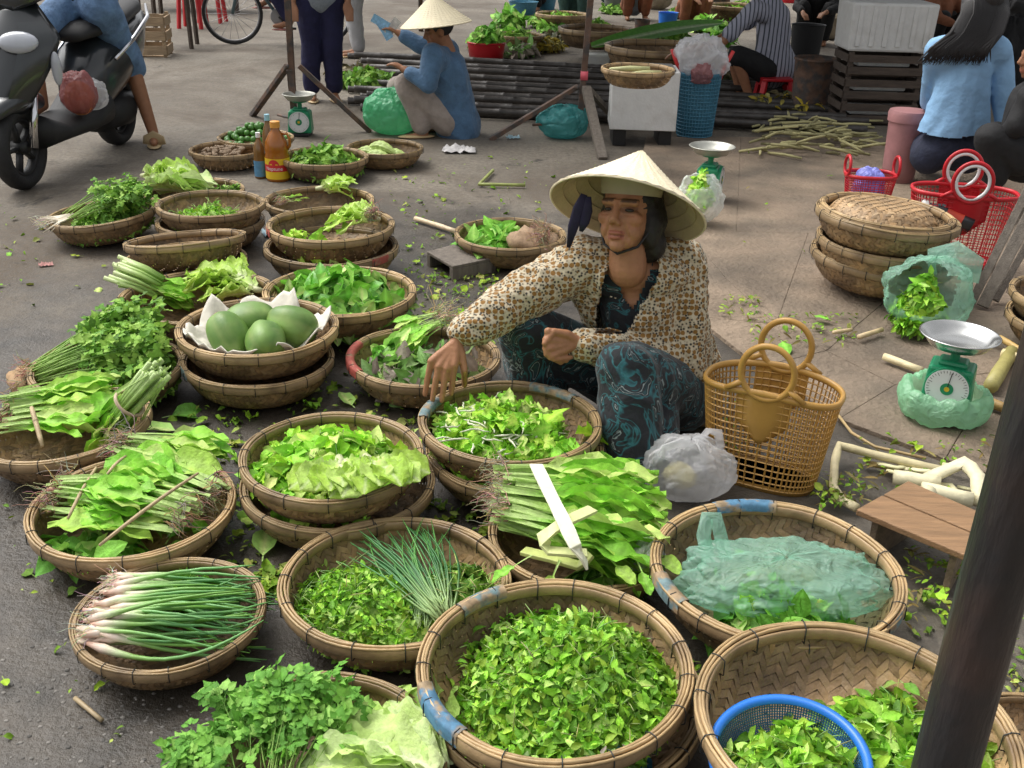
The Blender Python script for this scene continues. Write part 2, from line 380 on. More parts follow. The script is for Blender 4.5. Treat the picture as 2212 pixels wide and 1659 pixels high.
K['chive'] = basket(855,1250,498,'bamboo basket of mint and green chives, left of the biggest mint basket', 0, paint=())
K['mustard'] = basket(1258,1158,410,'bamboo basket mostly hidden under the bundle of mustard greens with roots', 0, zb=.0)
K['bag'] = basket(1677,1225,545,'bamboo basket holding a green plastic bag of vegetables, blue marks on rim', 1, paint=((95,34,'blue_paint'),(200,24,'teal_paint'),(-40,-20,'teal_paint')), zb=.06)
K['sieve'] = basket(1848,1562,692,'bamboo basket in the front right corner holding a blue plastic sieve', 1, zb=.11)
K['celery'] = basket(690,1640,560,'bamboo basket at the bottom edge with celery and pale cabbage', 0)
K['onion'] = basket(367,1322,408,'small bamboo basket of spring onions with white bulbs', 0)
K['roots'] = basket(288,1090,440,'bamboo basket of leafy greens with brown hairy roots, near left edge', 0)
K['cress_low'] = basket(731,1040,415,'lower bamboo basket under the basket of watercress', 0)
K['cress'] = basket(717,982,403,'bamboo basket of watercress and curly lettuce, left of the woman\'s basket', 1)
K['sprout_low'] = basket(1112,965,395,'lower bamboo basket under the basket the seated woman touches', 0)
K['sprout'] = basket(1102,908,398,'bamboo basket of torn greens and white roots under the woman\'s hand', 1, paint=((165,30,'teal_paint'),(58,36,'teal_paint')))
K['left'] = basket(140,918,375,'bamboo basket cut by the left edge with tied green stalks', 0, tilt=(0,-3))
K['parsley'] = basket(232,790,330,'bamboo basket under the big bunch of parsley at left', 0)
K['papaya_low'] = basket(557,772,330,'lower bamboo basket under the basket of green papayas', 0, paint=((212,-16,'teal_paint'),))
K['papaya'] = basket(557,705,345,'bamboo basket lined with white cloth and holding green papayas', 1)
K['purple'] = basket(915,768,332,'bamboo basket of wilted purple-backed greens beside the woman\'s arm', 0, paint=((188,60,'red_paint'),))
K['leafy'] = basket(735,628,328,'bamboo basket heaped with glossy dark leaves beyond the papayas', 0, zb=.03)
K['lettuce'] = basket(428,640,336,'bamboo basket of mustard stalks and pale lettuce, red mark on rim', 0, paint=((238,-14,'red_paint'),))
K['empty_low'] = basket(402,562,262,'lower bamboo basket under the empty tilted basket', 0, paint=((228,-18,'red_paint'),))
K['empty'] = basket(401,516,256,'nearly empty bamboo basket tilted on top of another', 1, tilt=(-9,-5))
K['head_low'] = basket(716,530,288,'lower bamboo basket below the basket of pale lettuce leaves', 0, paint=((-35,-20,'red_paint'),))
K['head'] = basket(715,484,277,'bamboo basket with flat pale lettuce leaves and a root clump', 1, paint=((205,-16,'red_paint'),(40,-24,'red_paint')))
K['cut_low'] = basket(455,476,230,'lower bamboo basket under the basket of chopped green stems', 0)
K['cut'] = basket(455,440,230,'bamboo basket with chopped pale green stems, mid left', 1)
K['back'] = basket(690,432,236,'bamboo basket with one curly lettuce, behind the lettuce leaf basket', 0)
K['coriander'] = basket(222,464,234,'bamboo basket of coriander with white roots, farthest left', 0, tilt=(0,-5))
K['romaine'] = basket(418,410,215,'bamboo basket hidden under romaine lettuce and herb bunch behind', 0)
K['rooted'] = basket(1102,505,244,'bamboo basket of greens and a brown root mass behind the woman\'s arm', 0)
K['ginger'] = basket(490,322,162,'bamboo basket of brown roots beside the oil bottles', 0)
K['lime'] = basket(552,296,162,'bamboo basket of green limes near the small scale', 0)
K['basil'] = basket(700,338,192,'bamboo basket of basil leaves behind the oil bottle', 0)
K['melon'] = basket(832,318,165,'shallow bamboo basket of yellow-green bitter melons by the crouching woman', 0)
# stack on the right
K['st1'] = basket(1905,550,304,'bottom basket of the brown bamboo stack on the pavement at right', 0, zb=.03, tilt=(0,2))
K['st2'] = basket(1910,520,292,'second basket from the bottom of the right-hand bamboo stack', 0, zb=.115, tilt=(0,2))
K['st3'] = basket(1916,464,304,'third basket up in the right-hand bamboo stack, rims doubled', 0, zb=.235, tilt=(0,3))
K['st3b'] = basket(1914,455,288,'dark basket nested inside the third basket of the right stack', 0, zb=.26, tilt=(0,3))
K['st4'] = basket(1911,437,254,'upturned woven basket lying as lid on the right-hand stack', 0, zb=.292, tilt=(-3,4), flip=True)
K['edge'] = basket(2330,690,290,'bamboo basket cut by the right edge beyond the leaning boards', 0, zb=.03)
K['edge2'] = basket(2335,640,290,'upper bamboo basket cut by the right edge, stacked on another', 0, zb=.12)
K['corner'] = basket(2270,1640,420,'bamboo basket half hidden behind the dark post at lower right', 0)
# ================================================================== leaves
pm('leaf', (1,1,1), .56, .22, 40, .25, 140, attr=True, trl=.24, spec=.32)
pm('leaf_gloss', (1,1,1), .38, .16, 30, .15, 90, attr=True, trl=.2)
pm('root', (1,1,1), .8, .25, 60, attr=True)
pm('stalk', (1,1,1), .38, .12, 40, .08, 120, attr=True, trl=.12)
GM = [(.085,.235,.022),(.125,.30,.03),(.17,.36,.05),(.06,.17,.02),(.21,.38,.11),(.14,.25,.03)]
GC = [(.17,.40,.05),(.24,.47,.08),(.12,.31,.035),(.30,.50,.15),(.20,.42,.04)]
GP = [(.05,.19,.025),(.085,.26,.04),(.12,.31,.06),(.035,.13,.02),(.15,.34,.09)]
GD = [(.06,.21,.03),(.10,.28,.04),(.15,.34,.08),(.22,.42,.14),(.05,.16,.025)]
GL = [(.30,.54,.07),(.38,.60,.12),(.24,.47,.05)]
GMU = [(.17,.41,.055),(.23,.47,.09),(.12,.33,.04),(.28,.50,.15)]
GPU = [(.20,.34,.12),(.14,.27,.07),(.25,.19,.20),(.31,.24,.25),(.22,.30,.14)]
def _br(G): return [(min(r*2.05+.012, .58), min(g*1.9, .76), min(b*1.35, .42)) for r, g, b in G]
GM, GC, GP, GD, GMU = _br(GM), _br(GC), [(min(r*2.0+.015, .5), min(g*1.5, .6), min(b*1.0, .4)) for r, g, b in GP], _br(GD), _br(GMU)
GL = [(.46,.68,.10),(.54,.74,.18),(.38,.60,.07)]
GPU = [(r*1.05, g*1.15, b_*.9) for r, g, b_ in GPU]
PALE = (.55,.68,.30)
def blade(L, W, ns=4, fold=.25, curl=.3, shape=.8, ruff=0.0, seed=0, col=(.1,.3,.03), rib=1.35, cross=1, stem=0.0, stemw=.004, ribw=None, tooth=0.0):
    """leaf along +x; returns verts, quads, colours"""
    rg = random.Random(seed); vs = []; cs = []; k = 2*cross+1; st = []
    if stem > 0: st += [(-stem*(1-i/3.0), stemw) for i in range(3)]
    for i in range(ns+1):
        t = i/ns; wd = W*.5*max(math.sin(math.pi*min(t**shape, 1.0)), 0)**.75
        if tooth and 0 < i < ns: wd *= 1+(tooth if i % 2 else -tooth)
        st.append((t*L, max(wd, stemw*.5 if t < .2 else .0008)))
    ph = rg.uniform(0, 6)
    n_st = len(st)
    for i, (x, wd) in enumerate(st):
        t = max(x, 0)/L; cz = -curl*L*t*t
        for q in range(k):
            f = (q-cross)/cross; y = f*wd; ed = abs(f)
            z = cz + fold*wd*ed*ed + ruff*ed*ed*math.sin(ph+i*2.1+f*1.3)*W*.22*(t*(1.2-t)*3 if x > 0 else 0)
            dx = 0
            vs.append((x+dx, y*(1-.12*abs(fold)), z))
            if x < 0: c = tuple(.5*a+.5*b for a, b in zip(col, PALE))
            else:
                r = rib if q == cross else 1.0; c = tuple(min(a*r+(r-1)*.05, .85) for a in col)
                if ribw and ed <= ribw[0]: mx_ = (1-t)**.8*ribw[1]; c = tuple(a*(1-mx_)+b*mx_ for a, b in zip(c, (.66,.75,.42)))
            cs.append(c)
    fs = [(i*k+q, (i+1)*k+q, (i+1)*k+q+1, i*k+q+1) for i in range(n_st-1) for q in range(k-1)]
    return np.array(vs), np.array(fs), np.array(cs)
def lobed(L, col, seed=0):           # parsley leaflet: three toothed lobes
    rg = random.Random(seed); V_, F_, C_ = [], [], []
    for a, l in ((0, 1.0), (.95, .75), (-.95, .75)):
        v, f, c = blade(L*l*.8, L*l*.62, 3, rg.uniform(-.3,.5), rg.uniform(-.1,.5), .9, .5, seed+int(a*10), col, 1.2, 1, tooth=.25)
        m = Matrix.Rotation(a, 3, 'Z'); v = v @ np.array(m).T + np.array([L*.2*math.cos(a), L*.2*math.sin(a), 0])
        F_.append(f+sum(len(x) for x in V_)); V_.append(v); C_.append(c)
    return np.vstack(V_), np.vstack(F_), np.vstack(C_)
TM = {}
def tset(key, fn, cols, var=2):
    TM[key] = [fn(c, i*7+j) for i, c in enumerate(cols) for j in range(var)]
rg0 = random.Random(5)
tset('mint', lambda c, s: blade(.034, .021, 4, rg0.uniform(.1,.8), rg0.uniform(-.2,.7), .85, .2, s, c, 1.3, 1, stem=.008, stemw=.001), GM)
tset('cress', lambda c, s: blade(.045, .036, 5, rg0.uniform(-.2,.7), rg0.uniform(-.2,.8), .75, .5, s, c, 1.25, 2, stem=.02, stemw=.0016), GC)
tset('big', lambda c, s: blade(.088, .058, 6, rg0.uniform(-.2,.6), rg0.uniform(-.1,.6), .72, .3, s, c, 1.5, 2, stem=.02, stemw=.002), GD)
tset('torn', lambda c, s: blade(.072, .050, 10, rg0.uniform(-.5,.9), rg0.uniform(-.4,.9), .7, 1.3, s, c, 1.35, 3, tooth=.09), GC)
tset('purple', lambda c, s: blade(.080, .040, 6, rg0.uniform(-.3,.7), rg0.uniform(-.2,.7), .75, .4, s, c, 1.3, 2, stem=.02, stemw=.0016), GPU)
tset('parsley', lambda c, s: lobed(.034, c, s), GP)
tset('basil', lambda c, s: blade(.05, .028, 4, rg0.uniform(.1,.7), rg0.uniform(0,.7), .8, .2, s, c, 1.3, 1), GP)
TMESH = {}
def tmesh(key, i, mat):
    k = (key, i, mat)
    if k not in TMESH: v, f, c = TM[key][i]; TMESH[k] = mesh('leaf', v, f, c, True, mat)
    return TMESH[k]
def rots(nrm, up=.9):
    """random spins about the given normals"""
    n = len(nrm); nrm = nrm/np.linalg.norm(nrm, axis=1, keepdims=True)
    r = rng.normal(size=(n, 3)); x = r-nrm*np.sum(r*nrm, 1, keepdims=True); x /= np.linalg.norm(x, axis=1, keepdims=True)
    y = np.cross(nrm, x); return np.stack([x, y, nrm], axis=2)
def merge(key, idx, Rm, pos, sc):
    V_, F_, C_ = [], [], []; off = 0
    for t in range(len(TM[key])):
        sel = np.where(idx == t)[0]
        if not len(sel): continue
        v, f, c = TM[key][t]; n = len(v)
        vv = np.einsum('nij,vj->nvi', Rm[sel]*sc[sel][:, None, None], v)+pos[sel][:, None, :]
        ff = f[None]+(np.arange(len(sel))*n)[:, None, None]+off
        jit = rng.uniform(.55, 1.3, (len(sel), 1, 1))*np.array([1.0, 1.0, 1.0])
        V_.append(vv.reshape(-1, 3)); F_.append(ff.reshape(-1, f.shape[1])); C_.append((c[None]*jit).reshape(-1, 3)); off += len(sel)*n
    return np.vstack(V_), np.vstack(F_), np.clip(np.vstack(C_), 0, .9)
def mound(cx, cy, rx, ry, z0, h, p=1.0, rot=0.0, lump=.34, seed=1):
    def fn(x, y):
        dx, dy = x-cx, y-cy; ca, sa = math.cos(rot), math.sin(rot); u, v = (dx*ca+dy*sa)/rx, (-dx*sa+dy*ca)/ry; q = u*u+v*v
        return z0+h*max(0, 1-q)**p*(1+lump*noise.noise(Vector((x*20, y*20, seed*3.3))))
    return fn
def pile(name, label, cat, b, key, n, spots, scale=(.8, 1.25), tilt=.75, mat='leaf', nobj=120, jz=.012, root=None, group=None, core=True, stems=0, stemcol=(.30,.42,.12), kidname='leaf'):
    """spots: (cx,cy,rx,ry,h,weight) in rim radii, h in metres above basket floor"""
    R = b.R; M = b.M if root is None else None
    th = root or thing(name, label, cat, M=b.M, group=group)
    pos = []; nr = []; wt = np.array([s[5] for s in spots], float); wt /= wt.sum(); cnt = (wt*n).astype(int)
    cm = MB()
    for si, (cx, cy, rx, ry, h, _) in enumerate(spots):
        fn = mound(cx*R, cy*R, rx*R, ry*R, b.z_in, h, .8, seed=si+1)
        for _k in range(cnt[si]):
            a, q = rng.uniform(0, 2*math.pi), math.sqrt(rng.uniform(0, 1))*(1.0+.06*rng.normal())
            x, y = cx*R+rx*R*q*math.cos(a), cy*R+ry*R*q*math.sin(a)
            rr = math.hypot(x, y)/R
            lim = max(.5, .88-.45*max(np.linalg.norm(TM[key][0][0][:, :2], axis=1))*scale[1]/R)
            if rr > lim: x *= lim/rr; y *= lim/rr
            ll = max(TM[key][0][0][:, 0])*scale[1]
            zf = np.interp(min((math.hypot(x, y)+.55*ll)/b.s, .25), [p[0] for p in _prof], [p[1] for p in _prof])*b.s
            z = max(fn(x, y), zf+.004)+rng.uniform(-jz, jz*.8)
            e = .01; g_ = Vector((-(fn(x+e, y)-fn(x-e, y))/(2*e), -(fn(x, y+e)-fn(x, y-e))/(2*e), 1.0))
            pos.append((x, y, max(z, zf+.003))); nr.append(np.array(g_)+rng.normal(size=3)*tilt)
        if core:
            def gf(u, v):
                a = u*2*math.pi; q = v*.86; x, y = cx*R+rx*R*q*math.cos(a), cy*R+ry*R*q*math.sin(a); rr = math.hypot(x, y)/R
                if rr > .8: x *= .8/rr; y *= .8/rr
                zf = float(np.interp(math.hypot(x, y)/b.s, [p[0] for p in _prof], [p[1] for p in _prof]))*b.s
                return (x, y, max(fn(x, y)-.010, zf+.004))
            cm.grid(gf, 28, 8, col=tuple(float(x) for x in np.mean([np.mean(q[2], 0) for q in TM[key]], 0)), closeu=True)
    pos = np.array(pos); nr = np.array(nr); nr[:, 2] = np.abs(nr[:, 2])*.8+.15
    Rm = rots(nr); N_ = len(pos); idx = rng.integers(0, len(TM[key]), N_); sc = rng.uniform(scale[0], scale[1], N_)
    top = np.argsort(-pos[:, 2]+rng.uniform(0, .05, N_)); ob, rest = top[:nobj], top[nobj:]
    for i in ob:
        m4 = Matrix(Rm[i]*sc[i]).to_4x4(); m4.translation = Vector(pos[i]); link(kidname, tmesh(key, int(idx[i]), mat), th, m4)
    if len(rest):
        v, f, c = merge(key, idx[rest], Rm[rest], pos[rest], sc[rest])
        link('leaf_mass', mesh('leaf_mass', v, f, c, True, mat), th)['kind'] = 'stuff'
    if core: cm.build('heap_core', mat, th, kind='stuff')
    if stems:
        sm = MB()
        for i in rng.choice(N_, stems):
            p = Vector(pos[i])+Vector((0, 0, .006)); a = rng.uniform(0, 6.28); l = rng.uniform(.02, .05); d = Vector((math.cos(a), math.sin(a), rng.uniform(-.1, .9)))*l
            sm.tube([p, p+d*.5+Vector((0,0,.003)), p+d], [.0014, .0012, .0008], 5, col=tuple(x*rng.uniform(.7, 1.2) for x in stemcol))
        sm.build('stem_bits', 'stalk', th, kind='stuff')
    return th
# ------------------------------------------------------------------ long leaves, stalks, roots
def long_leaf(L, seed, col, stemfrac=.45, W=.085, ruff=.5, stemw=.006, curl=.12):
    rg = random.Random(seed); ns = 15; cross = 2; k = 5; vs = []; cs = []; ph = rg.uniform(0, 6); bend = rg.uniform(-.12, .12)
    for i in range(ns+1):
        t = i/ns; x = t*L
        if t < stemfrac: wd = stemw*(1.25-.5*t/stemfrac)
        else:
            q = (t-stemfrac)/(1-stemfrac); wd = max(stemw*.8*(1-q), W*.5*math.sin(math.pi*min(q**.85, 1))**.7, .001)
        bl = max(0, (t-stemfrac)/(1-stemfrac))
        for c_ in range(k):
            f = (c_-2)/2; z = -curl*L*t*t+.35*wd*abs(f)**1.5*(1 if bl > 0 else 1.6)
            if bl > 0: z += ruff*abs(f)*math.sin(ph+i*1.7+f*2)*W*.10
            vs.append((x, f*wd+bend*x*t, z))
            s_ = (.46,.62,.22); mixv = min(1, max(0, (t-stemfrac*.55)/(stemfrac*.6)))
            cc = tuple(a*(1-mixv)+b*mixv for a, b in zip(s_, col))
            if c_ == 2 and bl > 0: m_ = .5*(1-bl); cc = tuple(a*(1-m_)+b*m_ for a, b in zip(cc, (.5,.65,.25)))
            if bl > 0: cc = tuple(a*(.9+.2*math.sin(i*2.3+c_)) for a in cc)
            cs.append(cc)
    fs = [(i*k+q, (i+1)*k+q, (i+1)*k+q+1, i*k+q+1) for i in range(ns) for q in range(k-1)]
    return mesh('leaf', np.array(vs), np.array(fs), np.array(cs), True, 'leaf')
LONG = [long_leaf(.30, i, GMU[i % 4], .36, .058+.008*(i % 3), 1.6, .007) for i in range(8)]
LONGS = [long_leaf(.24, 20+i, GMU[i % 4], .55, .06, stemw=.005) for i in range(6)]
ROUNDL = [long_leaf(.22, 40+i, GMU[(i+1) % 4], .48, .068, 1.0, .0045) for i in range(6)]
def lettuce_leaf(L, W, seed, ruff=1.0, cols=GL, ribs=.95, cup=.5):
    rg = random.Random(seed*3+1); nt_, k = 20, 13; vs = []; cs = []; p1, p2 = rg.uniform(0, 6), rg.uniform(0, 6); base = cols[seed % len(cols)]
    for i in range(nt_+1):
        t = i/nt_; wd = W*.5*(.16+.84*math.sin(math.pi*min(1, .06+.62*t**1.1))**1.2)*(1 if t < .86 else math.sqrt(max(.02, 1-((t-.86)/.145)**2)))
        for q in range(k):
            f = (q-6)/6; e = abs(f)
            z = cup*wd*.55*e*e+.05*L*math.sin(t*3.0)-.16*L*t*t+ruff*W*(.10*e**2*math.sin(p1+t*15+f*2.2)+.05*e**3*math.sin(p2+t*31+f*5))+.012*W*math.sin(t*40+f*9)*ruff
            x = t*L*(1-.10*e*e)+ruff*W*.03*e*math.sin(p2+t*23); vs.append((x, f*wd*(1+.05*math.sin(p1+t*27)), z))
            rw = .30*(1-t)+.06; mxx = ribs*max(0, 1-e/rw)**.6*(1-.55*t)+.55*max(0, .30-t)/.30; mxx = min(1, mxx+.12*(abs((t*9+e*2.2) % 1-.5) < .09))
            c = tuple((a*(1-mxx)+b*mxx) for a, b in zip(base, (.80,.84,.56))); cs.append(c)
    fs = [(i*k+q, (i+1)*k+q, (i+1)*k+q+1, i*k+q+1) for i in range(nt_) for q in range(k-1)]
    return mesh('leaf', np.array(vs), np.array(fs), np.array(cs), True, 'leaf')
LETT = [lettuce_leaf(.20, .13, i) for i in range(8)]
NAPA = [lettuce_leaf(.26, .15, 30+i, .95, [(.46,.68,.16),(.58,.74,.26),(.64,.78,.36)], 1.0, .8) for i in range(8)]
def lay(x, y, z, yaw, pitch=0.0, roll=0.0, s=1.0):
    return Matrix.Translation((x, y, z)) @ Matrix.Rotation(yaw, 4, 'Z') @ Matrix.Rotation(-pitch, 4, 'Y') @ Matrix.Rotation(roll, 4, 'X') @ Matrix.Scale(s, 4)
def roots(th, n, spread, L, col=(.34,.25,.15), x0=0.0, z=.01, h=.05, rad=.0011, name='root_mass', dirx=-1, var=.35):
    m = MB()
    for i in range(n):
        y = rng.uniform(-.5, .5)*spread; p = Vector((x0+rng.uniform(-.01, .02), y, z+rng.uniform(0, h))); pts = [p]; d = Vector((dirx, rng.uniform(-.7, .7), rng.uniform(-.5, .5))).normalized()
        l = L*rng.uniform(.4, 1.15)/5
        for k in range(5):
            d = (d+Vector(rng.normal(size=3))*var+Vector((0, 0, -.10))).normalized(); p = p+d*l; p.z = max(p.z, .004); pts.append(p)
        c = tuple(x*rng.uniform(.6, 1.3) for x in col); m.tube(pts, [rad*1.5, rad*1.2, rad, rad*.8, rad*.6, rad*.4], 4, col=c, cap=False)
    return m.build(name, 'root', th, kind='stuff')
def bunch(name, label, M, leaves, n, width, height, fan=.5, s=(.85, 1.1), rootn=60, rootL=.08, rootcol=(.34,.25,.15), cat='greens', kid='leaf', pitch=.05, rootspread=None, jx=.03, group=None):
    th = thing(name, label, cat, M=M, group=group)
    for i in range(n):
        t = rng.uniform(-1, 1); zz = height*(i/n)*(1-.55*t*t)
        link(kid, leaves[i % len(leaves)], th, lay(rng.uniform(-jx, jx), t*width*.5, zz+.004, t*fan+rng.normal()*.10, pitch+rng.normal()*.05, rng.normal()*.35, rng.uniform(*s)))
    if rootn: roots(th, rootn, rootspread or width, rootL, rootcol, h=height)
    return th
def strip(th, pts, wdt, thick, mat, name='tie', col=(1,1,1), up=(0,0,1)):
    m = MB(); pts = [Vector(p) for p in pts]; n = len(pts); pp = []
    for i in range(n-1): pp += [pts[i].lerp(pts[i+1], t) for t in (0, .5)]
    pp.append(pts[-1]); vs = []
    for i, p in enumerate(pp):
        t = (pp[min(i+1, len(pp)-1)]-pp[max(i-1, 0)]).normalized(); u = Vector(up); u = (u-t*u.dot(t)).normalized(); v = t.cross(u)
        k = 1+.05*math.sin(i*1.7)
        vs += [p+v*wdt*.5*k+u*thick*.5, p-v*wdt*.5*k+u*thick*.5, p-v*wdt*.5*k-u*thick*.5, p+v*wdt*.5*k-u*thick*.5]
    fs = [(i*4+q, i*4+(q+1) % 4, i*4+4+(q+1) % 4, i*4+4+q) for i in range(len(pp)-1) for q in range(4)]+[(3,2,1,0), tuple((len(pp)-1)*4+q for q in range(4))]
    m.add(vs, fs, col); return m.build(name, mat, th, bevel=.0015)
def at(b, px, py, z=None, zl=.05):
    """point of basket b's own frame seen at the pixel, at height zl above its floor"""
    p = P(px, py, b.c.z+zl); return b.M.inverted() @ p
def frame(px0, py0, px1, py1, z0, z1):
    """frame with origin at first pixel (height z0), x axis to the second (height z1)"""
    a, c = P(px0, py0, z0), P(px1, py1, z1); x = (c-a); L = x.length; x.normalize(); y = Vector((0,0,1)).cross(x).normalized(); z = x.cross(y)
    M = Matrix((x, y, z)).transposed().to_4x4(); M.translation = a; return M, L
# ================================================================== what lies in the baskets
pm('white_stem', (1,1,1), .45, .12, 40, .1, 80, attr=True, trl=.1)
pile('mint_heap','great heap of fresh mint leaves in the biggest front basket','herbs',K['herb'],'mint',7500,[(.13,.10,.80,.80,.135,8),(.08,-.62,.6,.26,.07,1.4),(-.2,.2,.4,.4,.08,1)],nobj=290,stems=170,jz=.018,scale=(.45,.85),tilt=.95)
pile('purple_mint','greyish purple mint sprigs at the front of the biggest mint basket','herbs',K['herb'],'purple',110,[(.12,-.66,.5,.2,.062,1)],scale=(.3,.5),nobj=70,core=False)
pile('mint_heap','mound of small-leaved mint beside the chives','herbs',K['chive'],'mint',4200,[(-.28,-.10,.66,.66,.115,6),(.05,-.35,.5,.45,.08,1)],scale=(.4,.68),nobj=220,stems=110,tilt=.95)
pile('herb_sprigs','feathery herb sprigs at the right side of the chive basket','herbs',K['chive'],'parsley',560,[(.50,.08,.40,.50,.10,1)],scale=(.7,1.0),nobj=60,stems=120,stemcol=(.42,.55,.16))
def stalk_mesh(L, seed, cols, rads, n=6, bend=.04):
    rg = random.Random(seed); m = MB(); k = len(rads); pts = []; b1, b2 = rg.uniform(-bend, bend), rg.uniform(-bend, bend)
    for i in range(k): t = i/(k-1); pts.append((L*t, b1*math.sin(t*3)+b2*t*t*1.5, .012*math.sin(t*3.1)+rg.uniform(-.002,.002)))
    m.tube(pts, rads, n, col=cols); return m.data('stalk', 'stalk')
def lerp3(a, b, t): return tuple(x*(1-t)+y*t for x, y in zip(a, b))
def onion(seed, L=.36):
    g_ = [(.11,.32,.09),(.17,.42,.12),(.15,.36,.05)][seed % 3]; k = 12; w_ = (.80,.74,.60)
    cols = [(.62,.36,.26) if seed % 2 else (.72,.55,.42), (.80,.66,.55)]+[lerp3(w_, (.30,.52,.14), .55+.45*i) for i in range(2)]+[lerp3((.24,.48,.12), g_, min(i/2, 1)) for i in range(k-4)]
    return stalk_mesh(L, seed, cols, [.004,.0105,.0080,.0055,.0046,.0042,.0040,.0038,.0034,.0028,.0022,.001], 7, .055)
ONION = [onion(i) for i in range(9)]
CHIVE = [stalk_mesh(.30, 60+i, [lerp3((.45,.60,.25), [(.05,.19,.05),(.07,.25,.07),(.10,.30,.06)][i % 3], min(1, t/3)) for t in range(8)], [.002,.0022,.0022,.002,.002,.0018,.0015,.0006], 5, .04) for i in range(7)]
# chives: cut ends front right, tips away
b = K['chive']
for ci, (lab, p0, p1, n) in enumerate((('sheaf of thin dark green chives lying across the mint basket',(955,1330),(850,1170),70),('short sheaf of chives with pale cut ends near the basket rim',(905,1355),(885,1250),34))):
    M, L = frame(*p0, *p1, .065 if ci else .085, .11 if not ci else .085)
    th = thing('chive_bunch', lab, 'chives', M=M)
    for i in range(n):
        t = rng.uniform(-1, 1); link('stalk', CHIVE[i % 7], th, lay(rng.uniform(-.02,.02), t*.022, .02*(i/n)*(1-t*t), t*.30+rng.normal()*.05, rng.normal()*.03+.02, 0, L/.30*rng.uniform(.9,1.15)))
# mustard bundle with roots
b = K['mustard']
pile('herb_heap','dark green herb leaves in the hidden basket behind the root bundle','herbs',b,'basil',420,[(.62,.28,.34,.55,.12,1),(.25,-.45,.4,.35,.08,.8)],nobj=120)
M, L = frame(1085, 1085, 1425, 1112, .165, .145)
mg = bunch('mustard_bundle','large tied bundle of mustard greens with brown roots, white strip across it', M, LONG, 100, .27, .055, .30, (L/.30*.85, L/.30*1.08), 170, .085, (.40,.31,.19), pitch=.0)
lo = M.inverted()
pm('banana_sheath', (1,1,1), .5, .15, 25, .15, 60, attr=True)
strip(mg, [lo @ P(1158,1004,.25), lo @ P(1185,1060,.285), lo @ P(1215,1120,.29), lo @ P(1243,1180,.265), lo @ P(1268,1222,.215)], .034, .006, 'banana_sheath', 'tie', (.80,.78,.60), up=(0,0,1))
strip(mg, [lo @ P(1280,1100,.26), lo @ P(1215,1130,.27), lo @ P(1172,1160,.25), lo @ P(1185,1190,.225), lo @ P(1268,1196,.22)], .030, .008, 'banana_sheath', 'folded_sheath', (.62,.66,.30))
strip(mg, [lo @ P(1130,1190,.15), lo @ P(1190,1205,.16), lo @ P(1250,1222,.165), lo @ P(1275,1195,.19)], .030, .010, 'banana_sheath', 'folded_sheath', (.45,.50,.16))
for i, (px, py, yaw) in enumerate(((1300,1190,-1.0),(1340,1150,-.6),(1250,1000,1.0),(1290,1010,.7),(1395,1170,-.9),(1370,1200,-1.3),(1210,1210,-1.9),(1150,1200,-2.4))):
    p = lo @ P(px, py, .17); link('leaf', ROUNDL[i % 6], mg, Matrix.Translation(p) @ lay(0,0,0, yaw, -.1, rng.normal()*.3, .55))
# bag basket contents come later (plastic bag)
# spring onions
b = K['onion']
pile('parsley_sprig','small pile of curly parsley behind the spring onions','herbs',b,'parsley',260,[(.0,.62,.36,.26,.07,1)],nobj=60)
for oi, (lab, p0, p1, n, wd, z) in enumerate((('upper bunch of spring onions with pinkish bulbs at its left end',(252,1275),(575,1295),34,.085,.075),('lower bunch of spring onions nearest the camera, bulbs hanging over the rim',(205,1350),(560,1352),52,.13,.085))):
    M, L = frame(*p0, *p1, z+.015, z-.01)
    th = thing('spring_onion_bunch', lab, 'spring onions', M=M)
    for i in range(n):
        t = rng.uniform(-1, 1); link('stalk', ONION[i % 9], th, lay(rng.uniform(-.03,.03), t*wd*.5, .035*(i/n)*(1-.5*t*t), -t*.12+rng.normal()*.11, rng.normal()*.05, rng.uniform(0,6), L/.36*rng.uniform(.75,1.1)))
    roots(th, 70, wd, .05, (.62,.55,.42), x0=-.005, h=.03, rad=.0007)
# bundles with roots, front left
b = K['roots']
pile('loose_greens','loose mustard leaves at the front of the rooted greens basket','greens',b,'big',90,[(-.25,-.45,.5,.35,.05,1),(.1,.1,.6,.6,.05,1)],nobj=90,scale=(.7,1.05),core=False)
for lab, p0, p1, z0, z1, n, wd, fan in (('rooted green bundle at left of its basket, roots over the left rim',(135,1085),(330,1090),.10,.115,34,.17,.25),('rooted green bundle at right of its basket, roots hanging to lower right',(425,1110),(235,1050),.105,.12,42,.22,.2),('rooted green bundle at the back of its basket, roots touching the next basket',(265,985),(450,1010),.13,.11,30,.12,.25)):
    M, L = frame(*p0, *p1, z0, z1)
    bunch('rooted_greens', lab, M, ROUNDL, n, wd, .06, fan, (L/.22*.95, L/.22*1.2), 120, .075, (.36,.26,.17))
pm('stick', (.42,.32,.18), .6, .2, 30, .2, 60)
def stick(label, p0, p1, z0, z1, r=.0045, name='bamboo_stick', cat='stick', mat='stick', bend=.006, flat=1.0, group=None):
    a, c = P(*p0, z0), P(*p1, z1); th = MB(); pts = [a.lerp(c, t)+Vector((0,0,bend*math.sin(t*3.14))) for t in (0,.2,.4,.6,.8,1)]
    o0 = Vector(a); th.tube([p-o0 for p in pts], [r*.8, r, r*1.05, r, r*.95, r*.7], 8, flat=flat)
    th.ell((pts[2]-o0), r*1.25, n=8, m=6)
    o = th.build(name, mat, None, label, cat, group); o.location = o0; return o
stick('long split bamboo stick lying across the rooted greens',(215,1178),(428,1022),.17,.19)
stick('short bamboo stick on the left bundle of rooted greens',(147,1120),(208,1010),.15,.16)
